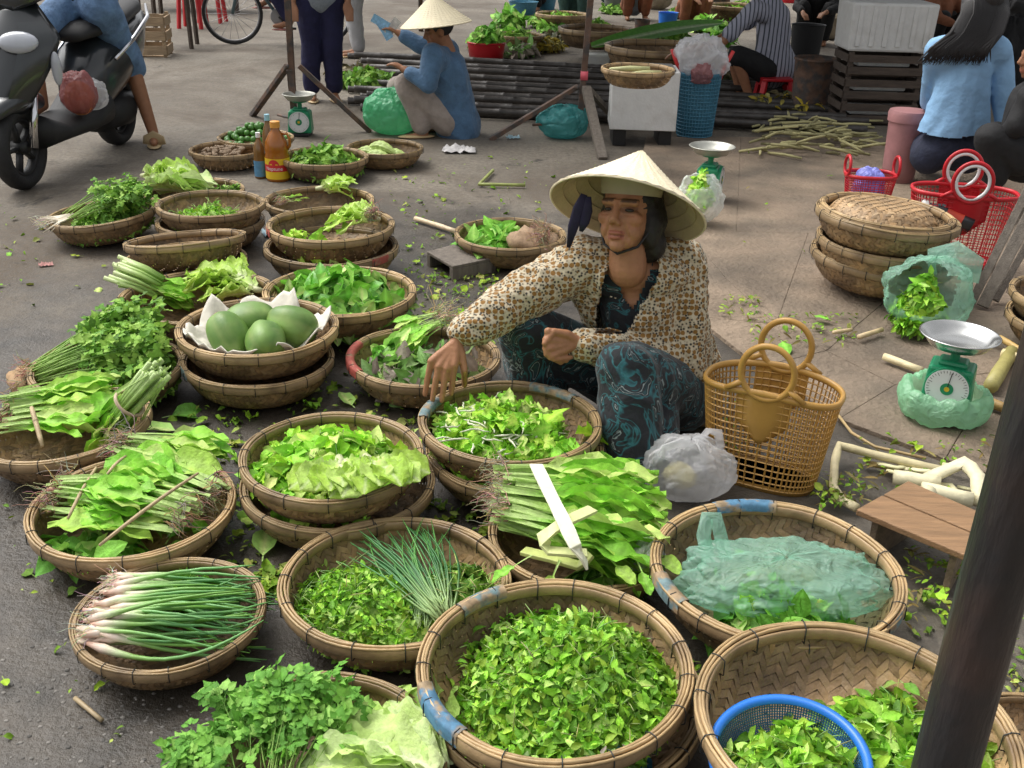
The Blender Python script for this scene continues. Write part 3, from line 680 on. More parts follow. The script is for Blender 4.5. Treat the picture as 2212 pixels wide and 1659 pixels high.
stick('dark stick pinning the back bundle of rooted greens',(228,1030),(272,985),.18,.19, r=.004)
# watercress
pile('watercress_heap','heap of watercress filling its basket, left of the woman\'s basket','watercress',K['cress'],'cress',1300,[(-.05,.1,.86,.74,.125,1)],nobj=240,stems=60)
def lettuce(label, px, py, z, yaw, n=9, s=1.0, leaves=LETT, name='lettuce', spread=1.0, pitch=.35, group=None, cat='lettuce'):
    o = P(px, py, z); th = thing(name, label, cat, M=Matrix.Translation(o) @ Matrix.Rotation(yaw, 4, 'Z'), group=group)
    for i in range(n):
        t = (i/(n-1)-.5)*2 if n > 1 else 0
        link('leaf', leaves[i % len(leaves)], th, lay(rng.uniform(-.02,.01), t*.035*spread, .004+.028*(1-abs(t))*s+.002*(i % 3), t*.75*spread+rng.normal()*.08, pitch*(1-.6*abs(t))*rng.uniform(.5,1.1), t*.5+rng.normal()*.15, s*rng.uniform(.85,1.1)))
    st = MB(); st.tube([(-.045,0,.012),(-.02,0,.014),(.02,0,.02)], [.010,.014,.010], 8, col=(.60,.62,.36)); st.build('stump', 'stalk', th); return th
lettuce('curly pale lettuce at the front of the watercress, stump upwards',735,1015,.225,-1.35,9,.62,pitch=.1)
lettuce('right-hand curly lettuce at the front of the watercress basket',800,1012,.225,-1.15,9,.66,pitch=.1)
# torn greens with white roots
pile('torn_greens','torn yellow-green leaves in the basket under the woman\'s hand','greens',K['sprout'],'torn',620,[(-.12,-.05,.80,.78,.135,1),(.4,-.5,.45,.35,.09,.25)],nobj=230)
b = K['sprout']; ws = thing('white_sprouts','tangled white sprout roots scattered on torn greens','sprouts',M=b.M)
for i in range(64):
    a, q = rng.uniform(0, 6.28), math.sqrt(rng.uniform(0, 1))*.62; x, y = (-.2+q*math.cos(a))*b.R, (-.12+q*math.sin(a))*b.R
    z = b.z_in+.135*max(.02, 1-(q/.8)**2)**.8+.026; d = rng.uniform(0, 6.28); L = rng.uniform(.03, .085); pts = []
    p = Vector((x, y, z))
    for k in range(6): pts.append(p); d += rng.normal()*.35; p = p+Vector((math.cos(d), math.sin(d), rng.normal()*.18))*L/5
    m = MB(); m.tube(pts, [.0010,.0024,.0032,.0028,.0022,.001], 6, col=(.66,.68,.50)); m.build('sprout', 'white_stem', ws)
# left-edge basket
b = K['left']
M, L = frame(30, 905, 235, 880, .10, .12)
g1 = bunch('mustard_bundle','tied mustard bundle at the left edge, pinned by a brown stick', M, LONG, 44, .24, .075, .12, (L/.30*.95, L/.30*1.12), 60, .06, (.36,.27,.17))
stick('brown split stick pinning the mustard bundle at the left edge',(68,880),(92,965),.205,.15, r=.007)
M, L = frame(338, 805, 215, 945, .30, .085)
g2 = thing('choy_bunch','bunch of cut choy stalks standing up with a tan band','choy',M=M)
CHOY = []
for i in range(5):
    v = long_leaf(.34, 80+i, GMU[i % 4], .62, .085, .9, .0085, .05); CHOY.append(v)
for i in range(30):
    t = rng.uniform(-1, 1); link('stalk', CHOY[i % 5], g2, lay(rng.uniform(-.03,.03), t*.04, rng.uniform(-.035,.035), -t*.12+rng.normal()*.1, rng.normal()*.08, rng.uniform(-.8,.8), L/.34*rng.uniform(.95,1.15)))
for i in range(22):
    t = i/22*6.28; m = MB(); q = rng.uniform(.3, 1); m.tube([(rng.uniform(-.02,.015), .044*q*math.cos(t), .036*q*math.sin(t)), (.10, .034*q*math.cos(t), .030*q*math.sin(t)), (.2, .04*q*math.cos(t), .02*q*math.sin(t))], [.0085,.0075,.005], 7, col=[(.50,.66,.26),(.36,.56,.15),(.22,.45,.08)]); m.build('stem', 'stalk', g2)
tb = MB(); tb.tube([(.135, .050*math.cos(a), .044*math.sin(a)) for a in [k*math.pi/10 for k in range(20)]], .0055, 6, closed=True, up=(1,0,0)); pm('band', (.50,.38,.26), .6); tb.build('band', 'band', g2)
# parsley stalks: stem that branches into lobed leaves
def parsley_stalk(seed, L=.40, leafs=26, cols=GP, size=1.0, arch=.10):
    rg = random.Random(seed); m = MB(); pts = [Vector((L*t, .03*math.sin(t*2+seed)*t, arch*math.sin(t*2.2)*L*1.4)) for t in [i/9 for i in range(10)]]
    m.tube(pts, [.0030,.0029,.0028,.0027,.0025,.0022,.0019,.0016,.0013,.001], 5, col=[lerp3((.40,.58,.16), (.16,.36,.06), i/9) for i in range(10)])
    V_, F_, C_ = [m.v], list(m.f), list(m.c); V2 = list(m.v)
    for i in range(leafs):
        t = rg.uniform(.48, 1.0); p = Vector((np.interp(t, np.linspace(0,1,10), [q.x for q in pts]), np.interp(t, np.linspace(0,1,10), [q.y for q in pts]), np.interp(t, np.linspace(0,1,10), [q.z for q in pts])))
        d = Vector((rg.uniform(.1, 1), rg.uniform(-1, 1), rg.uniform(-.5, .8))).normalized(); p2 = p+d*rg.uniform(.015, .05)*size
        mm = MB(); mm.tube([p, p2], .0009, 4, col=(.20,.40,.08), cap=False); o = len(V2); V2 += mm.v; F_ += [tuple(k+o for k in f) for f in mm.f]; C_ += mm.c
        v, f, c = lobed(.040*size*rg.uniform(.8, 1.2), cols[rg.randrange(len(cols))], seed*31+i)
        n_ = Vector((rg.uniform(-.6,.6), rg.uniform(-.6,.6), 1)).normalized(); x = (d-n_*d.dot(n_)).normalized(); y = n_.cross(x); Rr = np.array(Matrix((x, y, n_)).transposed())
        v = v @ Rr.T+np.array(p2); o = len(V2); V2 += [tuple(q) for q in v]; F_ += [tuple(int(k)+o for k in q) for q in f]; C_ += [tuple(q) for q in c]
    return mesh('stalk', V2, F_, C_, True, 'leaf')
PARS = [parsley_stalk(i) for i in range(7)]
CELE = [parsley_stalk(20+i, .42, 15, [(.13,.35,.04),(.20,.45,.06),(.28,.52,.10),(.09,.26,.025)], 1.85) for i in range(6)]
def stalks(name, label, M, L, meshes, n, w0, w1, h, cat, fan=.4, L0=.40, s=(.85,1.1), pitch=.05, up=0.0):
    th = thing(name, label, cat, M=M)
    for i in range(n):
        t = rng.uniform(-1, 1); q = i/n
        link('stalk', meshes[i % len(meshes)], th, lay(rng.uniform(-.02,.03), t*w0*.5, h*q*(1-.4*t*t), t*fan+rng.normal()*.06, pitch+up*q+rng.normal()*.05, rng.normal()*.5, L/L0*rng.uniform(*s)))
    return th
M, L = frame(75, 822, 350, 745, .07, .14)
ps = stalks('parsley_bunch','big bunch of dark green parsley with brown root end at left',M,L,PARS,50,.10,.3,.06,'parsley',fan=.36,s=(.75,1.0),pitch=.0)
pile('parsley_leaves','spread parsley leaves covering the basket behind the left-edge greens','parsley',K['parsley'],'parsley',1000,[(.38,.05,.52,.66,.115,1)],nobj=140,scale=(.9,1.3))
rc = MB(); rc.ell((-.03,-.005,.012), (.055,.075,.040), n=14, m=9); ro = rc.build('root_clump','root',ps); vdisp(ro.data, .02, 30); ro.data.attributes['col'].data.foreach_set('color', np.tile([.36,.23,.12,1], len(ro.data.vertices)).astype(np.float32))
roots(ps, 160, .14, .06, (.38,.25,.14), x0=-.01, h=.05, rad=.0009)
# papayas on cloth
b = K['papaya']
def papaya(label, px, py, wpx, z, yaw, tip=0.0):
    c = P(px, py, z); r = wpx/2*mpp(c); m = MB(); n = 28; prof = []
    L = r*1.22
    def fn(u, v):
        a = u*2*math.pi; t = v; x = -math.cos(math.pi*t)*L; rr = r*math.sin(math.pi*max(.02, min(.98, t)))**.72*(1-.16*(t-.4)); rr *= 1+.055*math.cos(5*a)*(.4+.6*t)
        if t in (0, 1): rr = r*.10
        return (x, rr*math.cos(a), rr*math.sin(a))
    def cf(u, v):
        k = noise.noise(Vector((math.cos(u*6.28)*1.3, math.sin(u*6.28)*1.3, v*2.5+px*.1))); base = lerp3(lerp3((.075,.17,.028), (.19,.33,.07), .5+.8*k), (.30,.36,.12), max(0, noise.noise(Vector((u*9, v*9, px*.3))))*.6+(.25 if abs((u*5) % 1-.5) < .05 else 0))
        return lerp3(base, (.38,.40,.13), max(0, (v-.86)/.14)*.8)
    m.grid(fn, n, 18, cf, closeu=True)
    M = Matrix.Translation(c) @ Matrix.Rotation(yaw, 4, 'Z') @ Matrix.Rotation(-tip, 4, 'Y')
    o = thing('papaya', label, 'papaya', M=M); m.build('fruit', 'papaya_skin', o)
    s_ = MB(); s_.tube([(L*.97,0,0),(L*1.05,0,0)], [r*.16, r*.12], 10, col=(.30,.22,.10)); s_.build('stem_scar', 'root', o); return o
pm('papaya_skin', (1,1,1), .45, .14, 18, .06, 60, attr=True)
papaya('green papaya at left in the cloth-lined basket, stem scar facing up',493,724,88,.225,2.4,.75)
papaya('green papaya at the back of the four in the cloth-lined basket',542,697,92,.235,.3,.1)
papaya('green papaya at right in the cloth-lined basket',630,704,92,.235,2.95,.2)
papaya('smallest green papaya at the front of the four',574,737,88,.222,1.9,.15)
pm('cloth_white', (.68,.64,.55), .9, .08, 10, .3, 30)
cl = MB(); R = b.R
def clf(u, v):
    a = u*2*math.pi; k = noise.noise(Vector((math.cos(a)*2.2, math.sin(a)*2.2, 3.0))); q = v*(.87+.18*k); r = q*R*(1.0 if v < .8 else 1.0)
    z = b.z_in+.006+ (.115*max(0, q-.42)/.42 if v > .5 else 0) + .018*noise.noise(Vector((math.cos(a)*6, math.sin(a)*6, v*5)))*v + (.03*max(0, v-.8)/.2*(k*1.6))+.022*v*noise.noise(Vector((math.cos(a)*13, math.sin(a)*13, v*9)))
    x, y = r*math.cos(a)-.02*R, r*math.sin(a); return (x, y, z)
cl.grid(clf, 72, 22, closeu=True)
co = cl.build('cloth', 'cloth_white', None, 'white cotton cloth lining the basket of papayas', 'cloth'); co.matrix_world = b.M
md = co.modifiers.new('thick', 'SOLIDIFY'); md.thickness = .004
# purple-backed greens
pile('wilted_greens','wilted purple and green leaves beside the woman\'s sleeve','greens',K['purple'],'purple',300,[(-.1,-.05,.66,.62,.10,1),(.3,.1,.5,.5,.09,.6)],nobj=200)
pile('green_sprigs','long grey-green leaf sprigs in the purple greens basket','greens',K['purple'],'big',70,[(-.35,.2,.4,.5,.12,1)],nobj=70,scale=(.7,1.1),core=False)
M, L = frame(955, 700, 870, 735, .16, .12)
bunch('stem_bunch','bunch of thin cut stems with pale roots above the purple greens', M, LONGS, 22, .12, .04, .4, (.55,.75), 90, .13, (.50,.42,.24))
# glossy leaves
pile('glossy_leaves','heap of glossy green leaves beyond the papaya basket','greens',K['leafy'],'big',420,[(0,0,.88,.84,.165,1)],nobj=230,mat='leaf_gloss',scale=(.8,1.2))
# mustard stalks + lettuce
b = K['lettuce']
M, L = frame(262, 605, 385, 645, .15, .075)
g3 = thing('mustard_stalks','mustard greens with thick cut stalks pointing left','mustard greens',M=M)
for i in range(26):
    t = rng.uniform(-1, 1); link('stalk', CHOY[i % 5], g3, lay(rng.uniform(-.03,.03), t*.085, .05*(i/26)*(1-.5*t*t), -t*.3+rng.normal()*.08, rng.normal()*.05, rng.normal()*.4, L/.34*rng.uniform(1.0,1.3)))
for i in range(26):
    t = rng.uniform(-1, 1); q = rng.uniform(0, 1); m = MB(); m.tube([(rng.uniform(-.05,.0), t*.085, .012+.06*q), (.07, t*.085, .01+.055*q), (.15, t*.08, .05*q)], [.009,.0085,.005], 7, col=[(.60,.70,.34),(.42,.60,.18),(.24,.46,.09)]); m.build('stem', 'stalk', g3)
lettuce('pale green loose lettuce with white ribs, stem pointing to the right',520,612,.12,2.85,12,1.05,pitch=.15,spread=.9)
lettuce('second pale lettuce lying nearest the rim beside the mustard stalks',545,632,.10,2.95,10,.95,pitch=.12,spread=.8)
# tilted basket scraps
pile('leaf_scraps','few yellow-green scraps left in the tilted empty basket','scraps',K['empty'],'cress',14,[(0,-.2,.7,.5,.012,1)],nobj=14,core=False,scale=(.5,.9))
# flat lettuce leaves with a root clump
pile('loose_lettuce','few torn lettuce leaves at left in the lettuce leaf basket','lettuce',K['head'],'torn',40,[(-.3,-.35,.6,.45,.05,1)],nobj=40,scale=(1.0,1.6),core=False)
lettuce('flat pale lettuce with its root clump at the right',800,478,.235,3.0,10,1.0,pitch=.1,spread=1.1)
rc = thing('root_clump','brown hairy root clump on the lettuce leaves','roots',P(806,478,.25)); roots(rc, 130, .06, .08, (.36,.28,.16), h=.05, rad=.0012, var=.8)
pile('chopped_stems','chopped pale green stems in the middle left basket','chopped greens',K['cut'],'mint',520,[(-.02,-.15,.75,.62,.10,1)],nobj=100,scale=(.6,1.0),stems=160,stemcol=(.34,.52,.12))
lettuce('curly lettuce leaf in the basket behind the lettuce leaves',700,412,.12,.2,6,.9,pitch=.3)
M, L = frame(612, 440, 660, 425, .10, .10); bunch('rooted_sprig','small rooted green sprig beside the curly lettuce', M, LONGS, 8, .05, .03, .5, (.4,.5), 50, .07, (.50,.42,.24))
# coriander with white roots
pile('coriander_heap','heap of dark coriander leaves in the far-left basket','coriander',K['coriander'],'parsley',1000,[(.12,.05,.80,.82,.14,1)],nobj=170,scale=(.9,1.3))
M, L = frame(150, 478, 300, 445, .12, .15)
wr = stalks('coriander_bunch','coriander bunch with white roots over the left rim',M,L,PARS,18,.10,.2,.05,'coriander',fan=.35)
for i in range(26):
    t = rng.uniform(-1, 1); m = MB(); m.tube([(-.12+rng.uniform(-.03,.04), t*.075, rng.uniform(-.01,.04)), (-.05, t*.055, .02), (.03, t*.03, .025)], [.0012,.0048,.0035], 6, col=(.70,.63,.48)); m.build('white_root', 'white_stem', wr)
roots(wr, 40, .12, .07, (.62,.56,.44), x0=-.11, h=.03, rad=.0008)
# romaine + herb bunch
for i, (lab, px, py, yw) in enumerate((('romaine lettuce at the front of the back-left basket',318,412,.12),('romaine lettuce with white ribs at the back of the back-left basket',322,385,-.05))):
    lettuce(lab, px, py, .13+.03*i, yw, 11, 1.3, NAPA if i == 0 else LETT, pitch=.12, spread=.55, name='romaine_lettuce')
pile('herb_bunch','fine-leaved herb bunch with cut stems beside the romaine','herbs',K['romaine'],'parsley',420,[(.62,.15,.5,.42,.12,1)],nobj=80,stems=90,stemcol=(.45,.46,.25))
# greens with brown root mass
pile('leafy_greens','leafy greens at the left of the rooted basket behind the arm','greens',K['rooted'],'big',150,[(-.25,.25,.55,.5,.10,1),(-.45,-.35,.45,.35,.06,.6)],nobj=150,scale=(.8,1.2))
rm = thing('root_mass','mass of brown hairy roots on the greens behind the arm','roots',P(1150,520,.12)); 
rc = MB(); rc.ell((0,0,0), (.12,.10,.045), n=18, m=10); ro = rc.build('root_core','root',rm); vdisp(ro.data, .03, 18); ro.data.attributes['col'].data.foreach_set('color', np.tile([.30,.20,.12,1], len(ro.data.vertices)).astype(np.float32))
rr_ = roots(rm, 260, .20, .12, (.36,.25,.16), x0=.05, z=.0, h=.06, rad=.0012, var=.8)
# brown roots
b = K['ginger']; pm('ginger_skin', (.28,.20,.13), .8, .35, 30, .4, 60)
for i in range(34):
    a, q = rng.uniform(0, 6.28), math.sqrt(rng.uniform(0, 1))*.66; p = b.M @ Vector((q*b.R*math.cos(a), q*b.R*math.sin(a), .075+.045*(1-q)))
    m = MB(); L_ = rng.uniform(.02,.035); m.ell((0,0,0), (L_, .013, .012), n=8, m=6); m.ell((L_*.6,.012,.002), (.014,.010,.010), n=7, m=5)
    o = m.build('turmeric_root','ginger_skin',None,'knobbly brown root piece in the basket left of the oil bottles','root','brown root pieces'); o.matrix_world = Matrix.Translation(p) @ Euler((rng.uniform(-.4,.4), rng.uniform(-.4,.4), rng.uniform(0,6.28))).to_matrix().to_4x4()
# limes
b = K['lime']; pm('lime_skin', (.075,.21,.035), .4, .35, 9, .1, 120)
lm = MB(); lm.ell((0,0,0), (.021,.021,.023), n=12, m=8); lm.ell((0,0,.022), (.004,.004,.004), n=6, m=4); lme = lm.data('lime','lime_skin')
k = 0
for layer, (rad, cnt) in enumerate(((.86,30),(.66,24),(.44,14),(.2,6))):
    for i in range(cnt):
        a = i/cnt*6.283+layer*.4; q = rad*rng.uniform(.82,1.0)*b.R; p = b.M @ Vector((q*math.cos(a), q*math.sin(a), .10+layer*.028+rng.uniform(-.006,.006)))
        o = link('lime', lme); o.matrix_world = Matrix.Translation(p) @ Euler((rng.uniform(0,6),rng.uniform(0,6),0)).to_matrix().to_4x4() @ Matrix.Scale(rng.uniform(.9,1.12),4); tag(o,'green lime in the heap beside the small green scale','lime','limes in the basket')
hc = MB(); hc.grid(lambda u, v: (v*.8*b.R*math.cos(u*6.283), v*.8*b.R*math.sin(u*6.283), .03+.09*(1-v*v)), 20, 6, closeu=True)
pile('basil_heap','heap of purple-tinged basil behind the oil bottle','basil',K['basil'],'basil',750,[(0,0,.9,.86,.16,1)],nobj=150,scale=(.9,1.3))
# bitter melons
b = K['melon']; pm('melon_skin', (.40,.52,.16), .45, .2, 30, .3, 70)
for i, (dx, dy, yaw, lab) in enumerate(((-.45,.1,-.5,'bitter melon at the left of the pale heap'),(-.15,-.3,-.45,'bitter melon lying foremost in the pale heap'),(.0,.25,-.6,'bitter melon at the back of the pale heap'),(.25,-.1,-.35,'bitter melon at the right of the pale heap'),(-.1,0,-.55,'bitter melon on top of the pale heap'))):
    m = MB(); L_ = .115
    def mf(u, v):
        a = u*6.283; r = .034*math.sin(math.pi*(.03+.94*v))**.7*(1+.12*math.cos(a*9)+.06*math.sin(v*40+a*3)); return ((v-.5)*2*L_, r*math.cos(a), r*math.sin(a)-.03*(2*v-1)**2)
    m.grid(mf, 27, 24, closeu=True); o = m.build('bitter_melon','melon_skin',None,lab,'bitter melon'); p = b.M @ Vector((dx*b.R, dy*b.R, .075+(.04 if i == 4 else 0))); o.matrix_world = Matrix.Translation(p) @ Matrix.Rotation(yaw, 4, 'Z')
# front edge: celery and cabbage
M, L = frame(600, 1700, 640, 1510, .08, .12)
ce = stalks('celery_bunch','leafy bunch of celery at the bottom edge of the picture',M,L,CELE,32,.12,.3,.045,'celery',fan=.42,L0=.42,s=(.75,1.0),pitch=.0)
M, L = frame(545, 1760, 520, 1600, .08, .10)
ce2 = stalks('celery_bunch','second celery bunch spilling over the basket rim at bottom left',M,L,CELE,18,.12,.3,.04,'celery',fan=.4,L0=.42,s=(.85,1.05),pitch=.0)
lettuce('crinkled pale cabbage at the bottom edge beside the celery',925,1690,.09,2.72,15,.86,NAPA,'napa_cabbage',pitch=.12,spread=1.15,cat='cabbage')
lettuce('second pale cabbage at the bottom edge, partly out of frame',900,1735,.07,2.95,11,1.0,NAPA,'napa_cabbage',pitch=.08,spread=1.1,cat='cabbage')
# ================================================================== plastic bags, totes, sieve
film('film_teal', (.50,.80,.66), .62, .2, .7, 20); film('film_green', (.14,.60,.30), .30, .25, .6, 20); film('film_white', (.95,.95,.96), .56, .2, .5, 16); film('film_sea', (.10,.46,.46), .28, .25, .6, 20); film('film_mint', (.42,.80,.50), .28, .28, .6, 24); film('film_pink', (.48,.20,.20), .45); film('film_blue', (.10,.40,.62), .2, .3)
def bag(name, label, c, r, mat, seed=0, fold=.10, cat='plastic bag', top=None, handles=(), rz=0.0, hole=None, n=110, m=64, sq=.8):
    """crumpled sack standing at c (base centre); r = half sizes; top = (height factor, neck width)"""
    th = thing(name, label, cat, loc=c, rz=rz); mb = MB(); rx, ry, rz_ = r
    def fn(u, v):
        a = u*6.28318; t = v; ph = math.pi*(t*.985+.012); q = math.sin(ph)**sq; z = -math.cos(ph)
        x, y = math.copysign(abs(math.cos(a))**.85, math.cos(a))*q, math.copysign(abs(math.sin(a))**.85, math.sin(a))*q
        f = 1+fold*(noise.noise(Vector((x*2.2+seed, y*2.2, z*1.6)))*1.3)+fold*.8*abs(noise.noise(Vector((math.cos(a)*5+seed*2, math.sin(a)*5, z*2.2))))+fold*.5*abs(noise.noise(Vector((math.cos(a)*11, math.sin(a)*11+seed, z*5))))-fold*.40*max(0, 1-6*abs(noise.noise(Vector((x*2.2+seed, y*2.2+1.2*z, z*1.6)))))-fold*.20*max(0, 1-6*abs(noise.noise(Vector((x*4-seed, y*4, z*3+y*2)))))
        if top and t > .6: k = (t-.6)/.4; f *= (1-k)+k*top[1]*2.2; z = z+k*k*top[0]
        return (x*rx*f, y*ry*f, max((z+.96)*rz_*(f*.5+.5), .004+.004*q))
    mb.grid(fn, n, m, closeu=True)
    if hole:      # drop the faces whose centre looks along the given direction
        hd = Vector(hole[:3]).normalized(); keep = []
        for f in mb.f:
            p = sum((Vector(mb.v[i]) for i in f), Vector())/4; q = Vector((p.x/rx, p.y/ry, p.z/rz_-.9)).normalized()
            if q.dot(hd)+.12*noise.noise(p*30) < hole[3]: keep.append(f)
        mb.f = keep
    mb.build('sack', mat, th)
    for h in handles:
        hm = MB(); hm.tube([Vector(p) for p in h[0]], h[1], 10, flat=.28, cap=False); ho = hm.build('handle', mat, th); vdisp(ho.data, .004, 40)
    return th
# green bag of vegetables in the basket
b = K['bag']
pile('bagged_greens','vegetable leaves seen through the green plastic bag','vegetables',b,'big',200,[(.02,-.27,.50,.26,.070,1)],nobj=60,scale=(.6,.9))
pile('leaf_crumbs','few bright leaf crumbs on the weave behind the green bag','scraps',b,'cress',16,[(-.1,.45,.5,.3,.012,1),(.1,.28,.35,.12,.03,.8)],nobj=16,core=False,scale=(.4,.9))
c = P(1682, 1308, b.c.z+.012); s_ = mpp(c)
bag('vegetable_bag','translucent green plastic bag of vegetables lying in a basket',c,(212*s_,.118,.068),'film_teal',3,.17,'plastic bag',
    handles=(([(-.165,.05,.08),(-.175,.09,.13),(-.165,.12,.165),(-.145,.12,.165),(-.135,.10,.13),(-.12,.06,.08)],.018),))
# mint + blue sieve
b = K['sieve']
pile('mint_heap','mint leaves in the front right basket behind the blue sieve','herbs',b,'mint',1500,[(.30,.0,.55,.62,.085,3),(.25,-.5,.5,.4,.07,1)],nobj=180,stems=70,scale=(.9,1.3))
pm('blue_plastic', (.02,.17,.62), .3, .08, 8); pm('blue_mesh', (.05,.16,.33), .4, .08)
c = P(1712, 1625, b.c.z+.115); sw = 170*mpp(c)
sv = thing('plastic_sieve','round blue plastic sieve set in the front right basket','sieve',M=Matrix.Translation(c-Vector((0,0,.085))) @ Matrix.Rotation(R_(6),4,'X') @ Matrix.Rotation(R_(-5),4,'Y'))
m = MB(); m.lathe([(sw-.014,.078),(sw-.012,.086),(sw-.004,.089),(sw+.002,.086),(sw+.002,.074),(sw-.006,.070),(sw-.014,.078)],64); m.build('rim','blue_plastic',sv)
m = MB(); m.lathe([(sw*np.interp(t,[0,.3,.5,.7,.85,1],[.55,.70,.80,.88,.93,.955]),float(np.interp(t,[0,.3,.5,.7,.85,1],[.002,.006,.018,.036,.055,.076]))) for t in np.linspace(0,1,26)],170); o = m.build('bowl_mesh','blue_mesh',sv); md = o.modifiers.new('w','WIREFRAME'); md.thickness = .0028; md.use_replace = True
m = MB(); m.lathe([(.001,.003),(sw*.56,.003)],48); m.build('base','blue_mesh',sv)
fb = Bk(); fb.R = sw; fb.s = sw/BR; fb.M = sv.matrix_world.copy(); fb.z_in = .006
pile('mint_heap','mint leaves heaped inside the blue plastic sieve','herbs',fb,'mint',1300,[(.05,-.12,.84,.78,.115,1)],nobj=160,stems=50,scale=(.8,1.15))
# totes: woven-look plastic shopping baskets
def tote(name, label, c, a, b_, h, yaw, col, ring=.075, ringz=.07, at90=False, inner=None, bottom=.82, grid=(64, 15), solid=True, group=None, dip=.02, wire=.0042):
    th = thing(name, label, 'shopping basket', loc=c, rz=yaw, group=group); cm = 'tote_'+name+str(col[0])
    pm(cm, col, .35, .10, 14)
    def sup(t, k):
        ca, sa = math.cos(t), math.sin(t); return Vector((a*k*math.copysign(abs(ca)**.75, ca), b_*k*math.copysign(abs(sa)**.75, sa), 0))
    def wall(u, v):
        t = u*2*math.pi; p = sup(t, bottom+(1-bottom)*v); p.z = .012+v*(h-.012)-dip*v*(abs(math.cos(t)) if not at90 else abs(math.sin(t))); return p
    m = MB(); m.grid(wall, grid[0], grid[1], closeu=True)
    o = m.build('lattice', cm, th, smooth=False); md = o.modifiers.new('w', 'WIREFRAME'); md.thickness = wire; md.use_replace = True; o['kind'] = 'stuff'
    m = MB(); m.tube([wall(i/64, 1.0)+Vector((0,0,.004)) for i in range(64)], .008, 8, closed=True, up=(0,0,1), flat=1.4); m.build('rim', cm, th)
    m = MB(); m.lathe([(bottom*.99,.0),(bottom*1.0,.022)],64,sx=a,sy=b_,cap0=True)
    m.v = [tuple(sup(math.atan2(v[1]/b_, v[0]/a), bottom*1.0)+Vector((0,0,v[2]))) for v in m.v]; m.build('base', cm, th)
    for sd in (1, -1):
        t0 = (math.pi/2 if not at90 else 0)+(0 if sd > 0 else math.pi); p = sup(t0, 1.0); nrm = Vector((0, sd, 0)) if not at90 else Vector((sd, 0, 0)); tg = Vector((1,0,0)) if not at90 else Vector((0,1,0))
        ctr = p+Vector((0,0,h+ringz)); hd = link('handle', None, th)
        m = MB(); m.tube([ctr+tg*(ring*math.cos(q))+Vector((0,0,1))*(ring*1.08*math.sin(q)) for q in [k*math.pi/18 for k in range(36)]], .0095, 8, closed=True, up=tuple(nrm), flat=.9); m.build('ring', cm, th)
        bpy.data.objects.remove(hd)
        if inner:
            m = MB(); m.tube([ctr+tg*((ring-.014)*math.cos(q))+Vector((0,0,1))*((ring-.014)*1.08*math.sin(q)) for q in [k*math.pi/18 for k in range(36)]], .008, 8, closed=True, up=tuple(nrm), flat=1.2); m.build('ring_lining', inner, th)
        if solid:      # plate under each handle
            m = MB(); wd = ring*1.05; n = 10
            prs = []
            for i in range(n+1):
                z = h+ringz-ring*.8-(h*.52)*(i/n); k = bottom+(1-bottom)*min(z/h, 1); ww = wd*(1 if i < 6 else 1-.8*(i-6)/4)
                q = p*k if True else p; prs.append((q, z, ww))
            vs = []
            for (q, z, ww) in prs:
                for e in (-1, -.33, .33, 1):
                    bulge = -nrm*(.0 if abs(e) < .5 else .008); pos = Vector((q.x, q.y, 0))+tg*(ww*e)+bulge; pos.z = z; vs.append(pos+nrm*.004)
            m.add(vs, [(i*4+e, (i+1)*4+e, (i+1)*4+e+1, i*4+e+1) for i in range(n) for e in range(3)]); po = m.build('plate', cm, th); mm = po.modifiers.new('s','SOLIDIFY'); mm.thickness = .004; mm.offset = -1
            for e in (-1, 1):
                m = MB(); m.tube([ctr+tg*(ring*.86*e)-Vector((0,0,ring*.5)), Vector((p.x,p.y,h-dip*.0))+tg*(ring*1.5*e)], [.009,.008], 8); m.build('handle_foot', cm, th)
    return th
tote('plastic_tote','ochre brown plastic shopping basket with round handles beside the woman',P(1642,1028),.195,.112,.315,R_(-26),(.47,.26,.06),ring=.074,ringz=.068,wire=.0055)
pm('white_plastic', (.72,.72,.72), .4, .06); pm('lilac', (.22,.24,.66), .45, .12, 6)
tote('red_tote','small red plastic basket holding a purple bag, behind the stack',P(1868,455,.028),.135,.10,.20,R_(0),(.50,.014,.022),ring=.05,ringz=.05,at90=True,dip=.0,solid=False)
bag('purple_bag','bluish purple bag inside the small red basket',P(1868,450,.04),(.085,.07,.115),'lilac',5,.1)
tote('red_tote','large red plastic basket with white-lined round handles',P(2052,565,.028),.235,.13,.34,R_(-12),(.50,.014,.022),ring=.085,ringz=.075,inner='white_plastic',dip=.0)
# things sticking out of the large red basket
pm('clear_black', (.03,.03,.035), .2, .2); pm('red_label', (.55,.06,.03), .4); pm('bottle_white', (.7,.7,.68), .4)
bo = thing('sauce_bottle','dark bottle with white cap lying in the red basket','bottle',M=Matrix.Translation(P(2050,465,.28)) @ Matrix.Rotation(R_(160),4,'Z') @ Matrix.Rotation(R_(70),4,'Y'))
m = MB(); m.lathe([(.001,-.11),(.035,-.11),(.036,.05),(.016,.09),(.015,.11)],20); m.build('glass','clear_black',bo); m = MB(); m.lathe([(.018,.105),(.018,.135),(.001,.137)],16); m.build('cap','bottle_white',bo); m = MB(); m.lathe([(.0366,-.06),(.0366,.02)],20); m.build('label','red_label',bo)
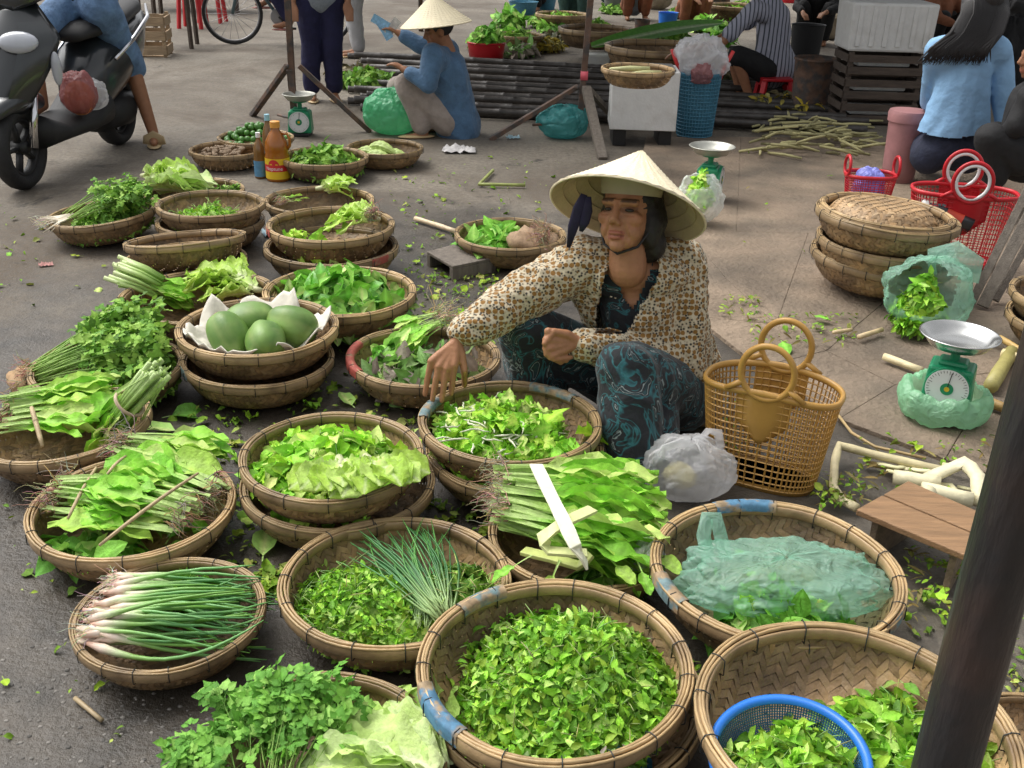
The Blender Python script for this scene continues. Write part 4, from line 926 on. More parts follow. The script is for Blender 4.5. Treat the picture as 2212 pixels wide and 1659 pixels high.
# white carrier bag by the tote
c = P(1480, 1072); bag('carrier_bag','crumpled white translucent carrier bag in front of the brown tote',c,(.125,.085,.095),'film_white',8,.12,handles=(([(-.05,-.04,.14),(-.09,-.055,.16),(-.085,-.065,.19),(-.04,-.05,.20),(0,-.03,.18)],.016),([(.02,.02,.16),(.05,.03,.20),(.08,.03,.195),(.09,.02,.15)],.014)))
m = MB(); m.ell((0,0,0),(.05,.04,.035)); pm('yellow_box',(.62,.55,.28),.6); o = m.build('snack_packet','yellow_box',None,'yellowish packet inside the white carrier bag','packet'); o.location = c+Vector((-.02,-.01,.075)); vdisp(o.data,.012,30)
# bag of mint on the pavement
c = P(1992, 705, .028)
tb = bag('mint_bag','open teal plastic bag spilling mint leaves beside the basket stack',c,(.165,.15,.145),'film_teal',11,.13,hole=(-.45,-.70,.45,.74),handles=(([(.02,.06,.22),(.0,.05,.28),(.08,.02,.31),(.15,.0,.27),(.14,-.01,.20)],.045),))
fb = Bk(); fb.R = .15; fb.s = .15/BR; fb.M = Matrix.Translation(c+Vector((-.035,-.03,0))); fb.z_in = .006
pile('mint_heap','mint leaves spilling from the open teal bag','herbs',fb,'mint',800,[(.0,0,.72,.70,.19,3),(-.5,-.75,.45,.30,.05,1)],nobj=200,scale=(.9,1.5),stems=20)
# bag with lettuce behind the hat
c = P(1506, 478, .028); bag('lettuce_bag','white and pale blue plastic bag with light green lettuce behind the hat',c,(.115,.10,.125),'film_white',14,.14,hole=(-.2,-.25,.95,.80))
fb = Bk(); fb.R = .12; fb.s = .12/BR; fb.M = Matrix.Translation(c); fb.z_in = .05
pile('bagged_lettuce','light green lettuce leaves in the bag behind the hat','lettuce',fb,'torn',60,[(0,0,.7,.7,.19,1)],nobj=60,scale=(.7,1.1))
c = P(1214, 298); bag('teal_bag','teal plastic bag on the ground by the far tripod post',c,(.175,.13,.12),'film_sea',17,.14)
c = P(848, 288); bag('green_bag','bright green plastic bag behind the crouching woman\'s knee',c,(.20,.17,.16),'film_green',19,.10)
c = P(1318, 1640, .02); bag('blue_bag','corner of a light blue plastic bag at the bottom edge',P(1338,1720,.02),(.05,.04,.06),'film_blue',23,.2)
bag('grey_bag','greyish crumpled plastic bag beside the mustard bundle',P(1392,1262,.05),(.05,.05,.06),'film_white',29,.15)
# ================================================================== scales
pm('scale_green', (.015,.25,.115), .35, .15, 10); pm('dial_white', (.72,.75,.74), .35, .04); pm('steel', (.62,.62,.60), .22, .1, 8, metal=1.0); pm('black', (.012,.012,.013), .5, .2); pm('dial_yellow', (.65,.45,.03), .4); pm('dull_pan', (.45,.45,.40), .45, .15, 8, metal=.7); pm('glass_grey', (.55,.6,.62), .2)
def scale(label, c, yaw, s=1.0, pan='steel', pan_r=.13):
    th = thing('kitchen_scale', label, 'scale', M=Matrix.Translation(c) @ Matrix.Rotation(yaw, 4, 'Z') @ Matrix.Scale(s, 4))
    m = MB(); m.lathe([(.001,.0),(.085,.0),(.088,.012),(.078,.025),(.001,.025)],4,M=Matrix.Rotation(math.pi/4,3,'Z'),sx=1.15,sy=.95); m.build('foot','black',th,smooth=False)
    m = MB(); m.box((0,.0,.10),(.15,.115,.15),taper=1.12); m.box((0,.0,.182),(.10,.08,.022)); m.build('housing','scale_green',th,bevel=.012)
    m = MB(); m.tube([(0,-.058,.105),(0,-.072,.105)],.076,40); m.build('dial_case','scale_green',th,auto=30)
    m = MB(); m.tube([(0,-.0725,.105),(0,-.0745,.105)],.072,40); d = m.build('dial','dial_white',th,auto=30)
    for k in range(40):
        a = k*2*math.pi/40; r0 = .060 if k % 4 else .054; m = MB(); mid = Vector((math.sin(a)*(r0+.068)/2, -.0752, .105+math.cos(a)*(r0+.068)/2)); m.box((0,0,0),(.0014,.0006,.068-r0)); me = m.data('tick','black',False); o = link('tick', me, d, Matrix.Translation(mid) @ Matrix.Rotation(a, 4, 'Y'))
    m = MB(); m.tube([(0,-.0748,.105),(0,-.0765,.105)],.022,24); m.build('hub','scale_green',th,auto=30); m = MB(); m.tube([(0,-.0766,.105),(0,-.078,.105)],.009,16); m.build('hub_cap','dial_yellow',th,auto=30)
    m = MB(); m.box((.004,-.0772,.137),(.0028,.0012,.062),Matrix.Rotation(.12,3,'Y')); m.build('needle','black',th,smooth=False)
    m = MB(); m.tube([(0,0,.19),(0,0,.235)],.016,12); m.lathe([(.05,.232),(.055,.238),(.055,.245),(.02,.247)],20); m.build('stem','scale_green',th,auto=30)
    R = pan_r; m = MB(); m.lathe([(.001,.250),(R*.62,.250),(R*.76,.256),(R*.88,.275),(R*.97,.288),(R,.290),(R+.004,.287),(R*.97,.283),(R*.86,.268),(R*.74,.247),(.001,.246)],48); m.build('pan',pan,th)
    return th
c = P(2036, 893, .03); sc3 = scale('green market scale with shiny steel pan, its foot wrapped in light green plastic',c+Vector((0,0,.02)),R_(-28),.93,pan_r=.132)
def wrap(label, c, r, mat, seed):
    th = MB()
    def fn(u, v):
        a = u*6.283; k = noise.noise(Vector((math.cos(a)*2.5+seed, math.sin(a)*2.5, 0))); k2 = noise.noise(Vector((math.cos(a)*7+seed, math.sin(a)*7, v*4))); q = v*math.pi*1.25-.3
        rr = r*(1+.10*k+.05*k2)-.045*(1-math.sin(q))*.55; return (rr*math.cos(a)*1.08, rr*math.sin(a)*.95, .05-.05*math.cos(q)+.018*k+.014*k2)
    th.grid(fn, 72, 14, closeu=True); o = th.build('bag_wrap', mat, None, label, 'plastic bag'); o.location = c; return o
wrap('light green plastic bag bunched round the foot of the steel-pan scale',c,.142,'film_mint',2)
m = MB(); m.lathe([(.001,0),(.10,0),(.105,.02),(.10,.03),(.001,.03)],40,sx=1.1); m.build('base_plate','black',sc3,M=Matrix.Translation((0,0,-.022)))
scale('small green scale among limes and basil, white dial facing us',P(651,292),R_(2),1.0,'dull_pan',.115)
scale('green scale with grey metal pan behind the hat',P(1527,425,.028),R_(70),1.02,'dull_pan',.125)
# ================================================================== bottles
pm('oil', (.40,.13,.012), .18, .15, 5, coat=.6, trl=.15); pm('oil_dark', (.20,.10,.025), .2, .15, 5, coat=.6); pm('label_yellow', (.78,.52,.02), .45, .05); pm('label_red', (.62,.03,.03), .45, .05); pm('label_blue', (.10,.26,.42), .45, .15, 40); pm('cap_orange', (.70,.32,.06), .4); pm('cap_blue', (.30,.55,.66), .4); pm('pure_white', (.8,.8,.8), .5, .02)
def bottle(label, c, r, h, glass, cap, lab, handle=False, yaw=0.0):
    th = thing('oil_bottle', label, 'bottle', loc=c, rz=yaw)
    m = MB(); m.lathe([(.001,0),(r*.94,0),(r,.012),(r,h*.42),(r*.93,h*.47),(r*.95,h*.52),(r*.90,h*.66),(r*.55,h*.80),(r*.34,h*.86),(r*.34,h*.93)],28); m.build('bottle_body',glass,th)
    m = MB(); m.lathe([(r*.40,h*.90),(r*.40,h),(r*.36,h*1.005),(.001,h*1.005)],20); m.build('cap',cap,th,auto=40)
    l = lab; m = MB(); m.lathe([(r*1.012,h*.05),(r*1.012,h*.40)],36); lo_ = m.build('label',l,th)
    if handle:
        m = MB(); m.tube([(r*.45,0,h*.80),(r*.95,0,h*.80),(r*1.18,0,h*.72),(r*1.15,0,h*.60),(r*.9,0,h*.54)],r*.12,8); m.build('handle',glass,th)
    return th, lo_
ob, lb = bottle('big bottle of orange cooking oil with yellow and red label',P(602,388),.072,.345,'oil','cap_orange','label_yellow',True,R_(-6))
r = .072*1.02
m = MB()
for i in range(10):
    pass
def on_cyl(th_, verts, faces, r, mat, name, z0):
    m = MB(); m.add([(r*math.sin(v[0]/r), -r*math.cos(v[0]/r), z0+v[1]) for v in verts], faces); return m.build(name, mat, th_, smooth=False)
def patch(w_, h_, n=14): return [(-w_/2+w_*i/n, y) for y in (-h_/2, h_/2) for i in range(n+1)], [(i, i+1, n+2+i, n+1+i) for i in range(n)]
v, f = patch(.20, .040); on_cyl(lb, v, f, r, 'label_red', 'red_band', .082)
nv = 24; el = [(0,0)]+[(.034*math.cos(k*2*math.pi/nv), .036*math.sin(k*2*math.pi/nv)) for k in range(nv)]; on_cyl(lb, el, [(0, 1+k, 1+(k+1) % nv) for k in range(nv)], r+.0006, 'label_red', 'red_emblem', .098)
def text_flat(s, size):
    cu = bpy.data.curves.new('t', 'FONT'); cu.body = s; cu.size = size; cu.align_x = 'CENTER'; cu.align_y = 'CENTER'; cu.resolution_u = 3; o = bpy.data.objects.new('t', cu); COL.objects.link(o)
    bpy.context.view_layer.update(); me = bpy.data.meshes.new_from_object(o.evaluated_get(bpy.context.evaluated_depsgraph_get())); v = [(q.co.x, q.co.y) for q in me.vertices]; f = [tuple(p.vertices) for p in me.polygons]
    bpy.data.objects.remove(o); bpy.data.meshes.remove(me); return v, f
v, f = text_flat('Neptune', .030); on_cyl(lb, v, f, r+.0012, 'pure_white', 'lettering', .080)
bottle('slim amber bottle with white cap and blue label beside the oil',P(564,384),.036,.27,'oil_dark','pure_white','label_blue')
bottle('bottle with light blue cap behind the big oil bottle',P(585,372),.04,.35,'oil_dark','cap_blue','label_blue')
# ================================================================== wood and posts
pm('old_wood', (.20,.145,.095), .75, .3, 5, .4, 30, stretch=(1,9,9)); pm('stool_wood', (.27,.155,.075), .6, .25, 6, .3, 30, stretch=(1,8,8)); pm('grey_wood', (.16,.135,.11), .8, .3, 6, .4, 30, stretch=(8,8,1)); pm('dark_post', (.022,.021,.022), .42, .4, 5, .3, 22, stretch=(3,3,.6), tint2=(.050,.030,.024), t2=(.48,.68), t2s=5); pm('rust', (.13,.075,.05), .7, .35, 12, .3, 40, tint2=(.07,.06,.055), t2=(.45,.6), t2s=14)
# low stool, right
cs_ = [P(a, b2, .15) for a, b2 in ((1850,1100),(1962,1038),(2122,1108),(2088,1200))]
st = thing('wooden_stool','low brown wooden stool with two top boards at right','stool',loc=sum(cs_, Vector())/4-Vector((0,0,.15)))
o0 = st.location
for (u0, u1) in ((0, .485), (.515, 1)):
    a, b1, c1, d = [cs_[0].lerp(cs_[3], 0)]*4; A0, A1 = cs_[0].lerp(cs_[1], u0), cs_[0].lerp(cs_[1], u1); B0, B1 = cs_[3].lerp(cs_[2], u0), cs_[3].lerp(cs_[2], u1)
    m = MB(); q = [A0, B0, B1, A1]; m.add([p-o0 for p in q]+[p-o0-Vector((0,0,.018)) for p in q], [(0,1,2,3),(7,6,5,4),(0,4,5,1),(1,5,6,2),(2,6,7,3),(3,7,4,0)]); m.build('seat_board','stool_wood',st,bevel=.003)
for t in (.12, .86):
    a, c2 = cs_[0].lerp(cs_[3], t).lerp(cs_[1].lerp(cs_[2], t), .10), cs_[0].lerp(cs_[3], t).lerp(cs_[1].lerp(cs_[2], t), .90); d = (cs_[3]-cs_[0]).normalized()*.018
    m = MB(); q = [a, c2, c2+d, a+d]; m.add([p-o0-Vector((0,0,.018)) for p in q]+[Vector((p.x, p.y, .0))-o0 for p in q], [(3,2,1,0),(4,5,6,7),(0,1,5,4),(1,2,6,5),(2,3,7,6),(3,0,4,7)]); m.build('leg','old_wood',st,bevel=.002)
# small hollow wooden box
cs_ = [P(a, b2, .07) for a, b2 in ((922,543),(985,526),(1072,556),(978,575))]
bx = thing('wooden_box','small hollow grey-brown wooden block on the wet ground','wooden block',loc=sum(cs_, Vector())/4-Vector((0,0,.07))); o0 = bx.location
def prism(q, z1, z0): return [Vector((p.x, p.y, z1))-o0 for p in q]+[Vector((p.x, p.y, z0))-o0 for p in q], [(0,1,2,3),(7,6,5,4),(0,4,5,1),(1,5,6,2),(2,6,7,3),(3,7,4,0)]
BXF = None
m = MB(); m.add(*prism(cs_, .07, .056)); m.build('top_board','grey_wood',bx,bevel=.003)
m = MB(); m.add(*prism([cs_[3], cs_[2], cs_[2].lerp(cs_[1], .12), cs_[3].lerp(cs_[0], .12)], .056, .0)); m.build('front_board','grey_wood',bx,bevel=.002)
m = MB(); m.add(*prism([cs_[0].lerp(cs_[3], .12), cs_[1].lerp(cs_[2], .12), cs_[1], cs_[0]], .056, .0)); m.build('back_board','grey_wood',bx,bevel=.002)
m = MB(); m.add(*prism([cs_[2].lerp(cs_[3], .12), cs_[2], cs_[1], cs_[1].lerp(cs_[0], .12)], .056, .0)); m.build('end_board','grey_wood',bx,bevel=.002)
# front post
pz = Vector((.596, 1.05, 0)); po = thing('wooden_post','thick dark wooden post rising at the right foreground','post',loc=pz)
m = MB(); m.tube([(0,0,0),(.001,0,.4),(0,.001,.8),(.001,0,1.2),(0,0,1.7),(0,0,2.2)],[.043,.0415,.0405,.040,.040,.040],20); o = m.build('shaft','dark_post',po); vdisp(o.data,.002,14)
m = MB(); m.tube([(.0415*math.cos(a),.0415*math.sin(a),1.95) for a in [k*math.pi/10 for k in range(20)]],.004,6,closed=True,up=(0,0,1)); m.build('wire_loop','wire',po)
# tripod stands
def tripod(label, top, foot_z, post_bottom, legs, rods=(), tape=None):
    b0 = Vector(post_bottom); th = thing('awning_stand', label, 'post stand', loc=(b0.x, b0.y, 0)); o0 = Vector((b0.x, b0.y, 0))
    m = MB(); m.bar(b0-o0, Vector(top)-o0, .042, .042); m.build('post','rust',th,bevel=.003)
    for a, c2, w_ in legs: m = MB(); m.bar(Vector(a)-o0, Vector(c2)-o0, w_, w_*.7); m.build('leg','rust' if w_ < .05 else 'grey_wood',th,bevel=.003)
    for a, c2 in rods: m = MB(); m.tube([Vector(a)-o0, Vector(c2)-o0], .010, 8); m.build('brace','rust',th)
    m = MB(); m.tube([(0,-.04,0),(0,.04,0)], .014, 8); m.build('bolt','rust',th,M=Matrix.Translation(Vector(legs[0][0])-o0))
    return th
yl = P(640, 285).y
tripod('rusty square post on tripod legs, left, by the small scale', Q(598,-420,yl), 0, Q(636,262,yl), ((Q(622,142,yl),P(545,250),.046),(Q(646,142,yl),P(800,285),.046),(Q(625,150,yl-.02),P(637,272),.04)),((P(600,248,.12),P(640,258,.12)),))
yr = P(1265, 300).y
tripod('rusty post on tripod legs right of the crouching woman', Q(1312,-400,yr), 0, Q(1250,285,yr), ((Q(1246,188,yr),P(1058,302),.045),(Q(1266,190,yr-.03),P(1302,345),.062),(Q(1270,192,yr),P(1345,275),.05)),((P(1150,270,.10),P(1250,262,.14)),))
pm('pink_tape', (.72,.12,.16), .5)
m = MB(); c = Q(1262,163,yr); m.bar(c-Vector((0,0,.03)), c+Vector((0,0,.03)), .05, .05); o = m.build('tape_band','pink_tape',None,'band of red tape round the right tripod post','tape')
# leaning boards at the right edge
for lab, a, c2, w_ in (('grey metal angle bar leaning at the right edge',(2122,662),(2290,335),.05),('wooden plank leaning at the right edge, nearest the basket stack',(2098,655),(2270,310),.035),('thin plank leaning behind the metal bar at the right edge',(2150,650),(2300,385),.03)):
    p0 = P(*a, .03); p1 = Q(*c2, p0.y+.25); m = MB(); m.bar(p0, p1, w_, .018, roll=.4); o = m.build('leaning_plank','grey_wood',None,lab,'plank',bevel=.002)
# ================================================================== behind: poles, boxes, buckets
pm('black_bamboo', (.055,.048,.043), .45, .4, 8, .3, 30, tint2=(.11,.10,.09), t2=(.5,.7), t2s=6)
def pole_mesh(L, r, seed):
    rg = random.Random(seed); m = MB(); pts = []; rad = []; x = 0
    while x < L:
        sg = rg.uniform(.22, .30); y = .012*math.sin(x*1.3+seed); z = .006*math.sin(x*1.7+seed)
        for dx, k in ((0,1.16),(.012,1.0),(sg*.5,.98),(sg-.012,1.0)): pts.append((x+dx, y, z)); rad.append(r*k)
        x += sg
    m.tube(pts, rad, 8); return m.data('bamboo_pole', 'black_bamboo')
POLES = [pole_mesh(4.1, .028, i) for i in range(5)]
ys = np.linspace(146, 264, 20)
for i, yp in enumerate(ys):
    a = P(752+(i % 4)*14, yp-26, .03); c2 = P(1800+(i % 3)*20, yp+22, .03); d = c2-a
    lift = .035*(i % 2)+.0
    o = link('bamboo_pole', POLES[i % 5]); o.matrix_world = Matrix.Translation(a+Vector((0,0,lift))) @ Matrix.Rotation(math.atan2(d.y, d.x)+rng.normal()*.006, 4, 'Z') @ Matrix.Scale(d.length/4.1, 4, (1,0,0))
    tag(o, 'blackened bamboo pole in the long bundle behind the crouching woman', 'bamboo pole', 'bundle of black bamboo poles')
pm('foam', (.66,.66,.64), .7, .06, 14, .15, 60, tint2=(.52,.50,.46), t2=(.55,.8), t2s=5)
def open_box(th, w_, d, h, t, mat, taper=.94, name='box_wall'):
    for sx, sy in ((0,-1),(0,1),(-1,0),(1,0)):
        m = MB()
        if sy: m.box((0, sy*(d/2-t/2), h/2), (w_, t, h), taper=1)
        else: m.box((sx*(w_/2-t/2), 0, h/2), (t, d-2*t, h))
        m.build(name, mat, th, bevel=.006)
    m = MB(); m.box((0,0,t/2+.001), (w_-2*t, d-2*t, t)); m.build('bottom', mat, th, smooth=False)
c = P(1388, 322); fx = thing('foam_box','white foam box on black supports behind the hat','foam box',loc=(c.x, c.y+.22, .12), rz=R_(-2))
mp_ = mpp(c); open_box(fx, 142*mp_, .36, .40, .03, 'foam')
m = MB(); m.box((0,-.01,.405),(.40,.30,.02)); pm('grey_lid',(.16,.16,.155),.6); m.build('tray_lid','grey_lid',fx,bevel=.005)
for sx in (-1, 1):
    m = MB(); m.box((sx*.16,0,-.06),(.09,.28,.118)); o = m.build('support_block','black',None,'black block under the '+('left' if sx < 0 else 'right')+' end of the white foam box','block',bevel=.004); o.location = fx.location
# winnowing tray with bamboo shoots on the box
tr = basket(1378,148,160,'flat tray of pale bamboo shoots on the white foam box',0,zb=.535,group='woven bamboo baskets')
for i, (x, y, a) in enumerate(((0,.05,.4),(.03,-.04,.5),(-.05,.0,.3))):
    m = MB(); m.tube([(-.13,0,0),(0,0,.004),(.13,0,0)],[.012,.017,.014],8,col=(.50,.50,.25)); o = m.build('bamboo_shoot','banana_sheath',None,['bamboo shoot at the back of the tray on the foam box','bamboo shoot at the front of the tray on the foam box','bamboo shoot in the middle of the tray on the foam box'][i],'bamboo shoot'); o.matrix_world = tr.M @ lay(x, y, .06+.02*i, a)
# blue bucket with bags
pm('blue_bucket', (.055,.20,.30), .5, .3, 60); pm('red_handle', (.55,.03,.03), .4)
c = P(1505, 305); r = 45*mpp(c); bk = thing('blue_bin','tall blue mesh bin stuffed with clear plastic bags','bin',loc=(c.x, c.y+r, 0))
m = MB(); m.lathe([(r*.82,.005),(r*.9,.2),(r,.46),(r*1.03,.47),(r*.99,.46)],28,cap0=True); m.build('bin_body','blue_bucket',bk)
m = MB(); m.lathe([(r*.84,.01),(r*1.015,.46)],40); m.v = [(v[0],v[1],v[2]) for v in m.v]
m2 = MB(); m2.grid(lambda u, v: ((r*(.835+.18*v))*math.cos(u*6.283)*1.012, (r*(.835+.18*v))*math.sin(u*6.283)*1.012, .02+.43*v), 40, 18, closeu=True); o = m2.build('lattice','blue_bucket',bk,smooth=False); md = o.modifiers.new('w','WIREFRAME'); md.thickness = .008
for sx in (-1, 1): m = MB(); m.tube([(sx*r*.95,-.02,.42),(sx*r*1.15,-.02,.52),(sx*r*1.45,-.02,.62)],.014,8); m.build('handle','red_handle',bk)
bag('clear_bags','bunch of clear and pink plastic bags stuffed in the blue bin',(c.x, c.y+r, .40),(r*1.15,r*1.0,.15),'film_white',31,.25)
bag('pink_bag','pink plastic bag in the mouth of the blue bin',(c.x-.01, c.y+.01, .40),(r*.5,r*.3,.07),'film_pink',33,.2)
# crates and second foam box
pm('dark_crate', (.075,.055,.042), .8, .3, 8, .3, 30, stretch=(1,6,6)); pm('pale_crate', (.36,.26,.16), .75, .25, 8, .3, 30, stretch=(1,6,6))
def crate(label, c, w_, d, h, mat, rz=0.0, rows=3, name='wooden_crate'):
    th = thing(name, label, 'crate', loc=c, rz=rz)
    for sx in (-1, 1):
        for sy in (-1, 1): m = MB(); m.box((sx*(w_/2-.02), sy*(d/2-.02), h/2),(.036,.036,h)); m.build('corner_post',mat,th,smooth=False)
    for k in range(rows):
        z = h*(k+.5)/rows
        for sy in (-1, 1): m = MB(); m.box((0, sy*(d/2+.006), z),(w_,.012,h/rows*.62)); m.build('slat',mat,th,smooth=False)
        for sx in (-1, 1): m = MB(); m.box((sx*(w_/2+.006),0,z),(.012,d-.01,h/rows*.62)); m.build('slat',mat,th,smooth=False)
    m = MB(); m.box((0,0,.008),(w_-.04,d-.04,.012)); m.build('bottom_board',mat,th,smooth=False); return th
c = P(1893, 272); wv = 160*mpp(c)
for k, lab in enumerate(('dark slatted crate at the bottom of the stack under the grooved foam box','dark slatted crate in the middle of the stack under the grooved foam box','dark slatted crate at the top of the stack under the grooved foam box')):
    crate(lab,(c.x, c.y+.2, .005+k*.185),wv,.38,.18,'dark_crate',rows=2)
    m = MB(); m.box((0,0,0),(wv*.7,.25,.05)); o = m.build('foam_slab','foam',None,'white foam piece showing through the '+('bottom','middle','top')[k]+' dark crate','foam',bevel=.01); o.location = (c.x, c.y+.2, .10+k*.185)
fx = thing('foam_box','grooved white foam box on the dark crates, top right','foam box',loc=(c.x, c.y+.2, .562)); w2 = 180*mpp(c)
m = MB(); m.box((0,0,.18),(w2,.42,.36),taper=.97); m.build('box_body','foam',fx,bevel=.02)
for i in range(6): m = MB(); m.box((-w2/2+w2*(i+.7)/6.4,-.2125,.19),(.035,.008,.30)); m.build('rib','foam',fx,bevel=.003)
# rusty bin
c = P(1758, 248); r = 44*mpp(c); th = thing('rusty_bin','rusty patterned metal bin beside the dark crates','bin',loc=(c.x, c.y+r, 0)); m = MB(); m.lathe([(r*.85,.0),(r*.9,.05),(r*.97,.3),(r*1.0,.42),(r*1.05,.43),(r*.98,.42)],26,cap0=True); m.build('bin_body','rust',th); m = MB(); m.lathe([(r*1.03,.415),(r*1.07,.425),(r*1.03,.44),(r*.99,.425),(r*1.03,.415)],26); m.build('rim','rust',th)
# pink bucket
pm('pink_plastic', (.36,.17,.17), .5, .2, 8); c = P(1950, 405); r = 42*mpp(c); th = thing('pink_bucket','faded pink plastic bucket with lid behind the red basket','bucket',loc=(c.x, c.y+r, 0)); m = MB(); m.lathe([(r*.8,0),(r*.84,.1),(r*.93,.40)],28,cap0=True); m.build('bucket_body','pink_plastic',th); m = MB(); m.lathe([(r*1.0,.385),(r*1.02,.43),(r*.96,.45),(r*.7,.455),(.001,.46)],28); m.build('lid','pink_plastic',th,auto=40)
# red stool
pm('red_plastic', (.50,.012,.02), .4, .1)
c = P(1676, 222); th = thing('plastic_stool','low red plastic stool under the person in stripes','stool',loc=(c.x, c.y+.12, 0)); m = MB(); m.box((0,0,.19),(.28,.26,.025)); m.build('seat','red_plastic',th,bevel=.008)
for sx in (-1, 1):
    for sy in (-1, 1): m = MB(); m.bar((sx*.115,sy*.105,.18),(sx*.135,sy*.125,0),.05,.035); m.build('leg','red_plastic',th,bevel=.005)
    m = MB(); m.box((sx*.125,0,.155),(.02,.2,.05)); m.build('apron','red_plastic',th,smooth=False)
# heap of cane waste
pm('cane_waste', (1,1,1), .7, .2, 20, .3, 40, attr=True)
th = thing('cane_heap','heap of peeled sugar-cane strips and stalks on the far pavement','cane waste',loc=P(1720,310))
o0 = P(1720,310)
for i in range(90):
    a = P(rng.uniform(1590,1860), rng.uniform(262,335), .03)-o0; q = max(0, 1-((a.x)/.6)**2); a.z = rng.uniform(.01,.03+.11*q); an = rng.normal()*.75+(.4 if a.x < 0 else -.4); L_ = rng.uniform(.10,.34); d = Vector((math.cos(an), math.sin(an)*.8, rng.normal()*.12))*L_
    m = MB(); k = rng.uniform(.5,1.15); z1 = max(a.z+d.z, .012); m.tube([a, a+d*.5+Vector((0,0,.006)), Vector((a.x+d.x, a.y+d.y, z1))],[.009,.010,.008],6,col=(.46*k,.42*k,.20*k)); m.build('cane_strip','cane_waste',th)
# ================================================================== banana stems and sticks at right
def stem_piece(label, pts, r, col, name='cut_stem', cat='plant stem', flat=1.0, group=None):
    w_ = [P(px, py, z) for px, py, z in pts]; o0 = w_[0].copy(); m = MB(); n = len(w_)
    pp = []
    for i in range(n-1):
        for t in (0, .33, .66): pp.append(w_[i].lerp(w_[i+1], t)-o0)
    pp.append(w_[-1]-o0)
    m.tube(pp, [r*(1+.06*math.sin(i*2.1)) for i in range(len(pp))], 10, col=col, flat=flat); o = m.build(name,'banana_sheath',None,label,cat,group); o.location = o0; return o
CRM = (.72,.66,.44); CR2 = (.62,.54,.32)
stem_piece('long bent pale stalk lying behind the wooden stool',((1852,1098,.03),(1818,1080,.03),(1800,1050,.03),(1803,1000,.045),(1812,962,.06),(1900,985,.05),(2055,1020,.04)),.013,CR2)
stem_piece('pale thick stem piece above the stool',((1930,1030,.05),(2030,1045,.05)),.022,CRM)
stem_piece('pale thick stem piece nearer the stool edge',((1990,1056,.06),(2100,1080,.05)),.022,CRM)
stem_piece('folded pale stem at the right end of the stem pieces',((2000,1035,.05),(2085,998,.10),(2112,1030,.09),(2118,1090,.04)),.022,CRM,flat=.7)
for i in range(7):
    x0, y0 = 1890+i*30+rng.uniform(-8,8), 1000+rng.uniform(0,55); stem_piece('loose pale split stalk behind the wooden stool',((x0,y0,.03),(x0+rng.uniform(25,50),y0+rng.uniform(-12,18),.04),(x0+rng.uniform(60,110),y0+rng.uniform(-5,40),.025)),rng.uniform(.006,.011),lerp3(CRM,(.50,.50,.22),rng.uniform(0,.7)),'split_stalk','plant stem',.6,'loose split stalks behind the stool')
stem_piece('short pale stem stub just behind the stool',((1985,1075,.10),(2010,1062,.10)),.02,CRM)
stem_piece('thin brown twig curving from the brown tote',((1805,890,.02),(1840,935,.02),(1890,965,.02),(2000,990,.03)),.005,(.40,.28,.12))
stem_piece('yellowish stick under the bent stalk',((1870,1000,.02),(1990,1022,.02)),.009,(.42,.30,.11))
stem_piece('peeled pale stick left of the steel-pan scale',((1910,770,.04),(1990,800,.04)),.014,(.66,.56,.34))
stem_piece('brown-green sugar cane piece right of the scale',((2140,835,.05),(2185,760,.05)),.026,(.34,.30,.10))
stem_piece('orange-brown cane piece at right edge by the scale',((2125,865,.04),(2180,885,.04)),.018,(.36,.22,.07))
stem_piece('curved yellow cane strip at the right edge above the scale',((2110,722,.05),(2160,730,.06),(2215,762,.05)),.012,(.55,.36,.12))
stem_piece('thick pale cane end at the right edge above the scale',((2165,762,.05),(2215,778,.05)),.018,(.66,.55,.30))
stem_piece('small pale stick by the mint bag',((1855,728,.04),(1905,712,.04)),.010,(.58,.45,.26))
stem_piece('short pale stick end at the mint bag',((1800,718,.04),(1840,712,.04)),.008,(.58,.45,.26))
stem_piece('pale peeled stick beside the basket behind the arm',((897,472,.02),(940,485,.02),(985,500,.02)),.013,(.66,.52,.34))
stem_piece('green cut stalk lying bent on the ground beyond the arm',((1065,368,.02),(1035,398,.02),(1135,400,.02)),.010,(.30,.34,.10))
stem_piece('short tan twig on the ground at lower left',((162,1508,.01),(220,1556,.01)),.005,(.34,.26,.15))
stem_piece('twin stick ends poking from the stack at right, upper',((2060,535,.10),(2090,525,.11)),.008,(.55,.40,.24))
stem_piece('twin stick ends poking from the stack at right, lower',((2062,552,.08),(2092,550,.08)),.008,(.55,.40,.24))
# ================================================================== litter on the ground
def in_basket(p):
    for b in BASKETS:
        if (Vector((p.x, p.y))-Vector((b.c.x, b.c.y))).length < b.R*.72 and b.c.z < .1: return True
    return False
pm('trodden_leaf', (.62,.55,.45), .7, .35, 30, .2, 80, attr=True, trl=.1, spec=.3)
def litter(key, n, boxes, name, sc=(.4,1.0), mat='trodden_leaf'):
    pos = []; nr = []
    while len(pos) < n:
        x0, y0, x1, y1, wt = boxes[rng.integers(len(boxes))]
        if rng.uniform() > wt: continue
        p = P(rng.uniform(x0, x1), rng.uniform(y0, y1), .006)
        if in_basket(p): continue
        pos.append((p.x, p.y, .008+(.028 if p.x > .45 and p.y > 2.0 else 0)+rng.uniform(0,.006))); nr.append(np.array([0,0,1.0])+rng.normal(size=3)*.28)
    pos = np.array(pos); Rm = rots(np.array(nr)); idx = rng.integers(0, len(TM[key]), n); s = rng.uniform(sc[0], sc[1], n)
    v, f, c = merge(key, idx, Rm, pos, s); o = link(name, mesh(name, v, f, c, True, mat)); tag(o, kind='stuff'); o['label'] = 'scattered leaf scraps trodden on the ground'; o['category'] = 'leaf litter'
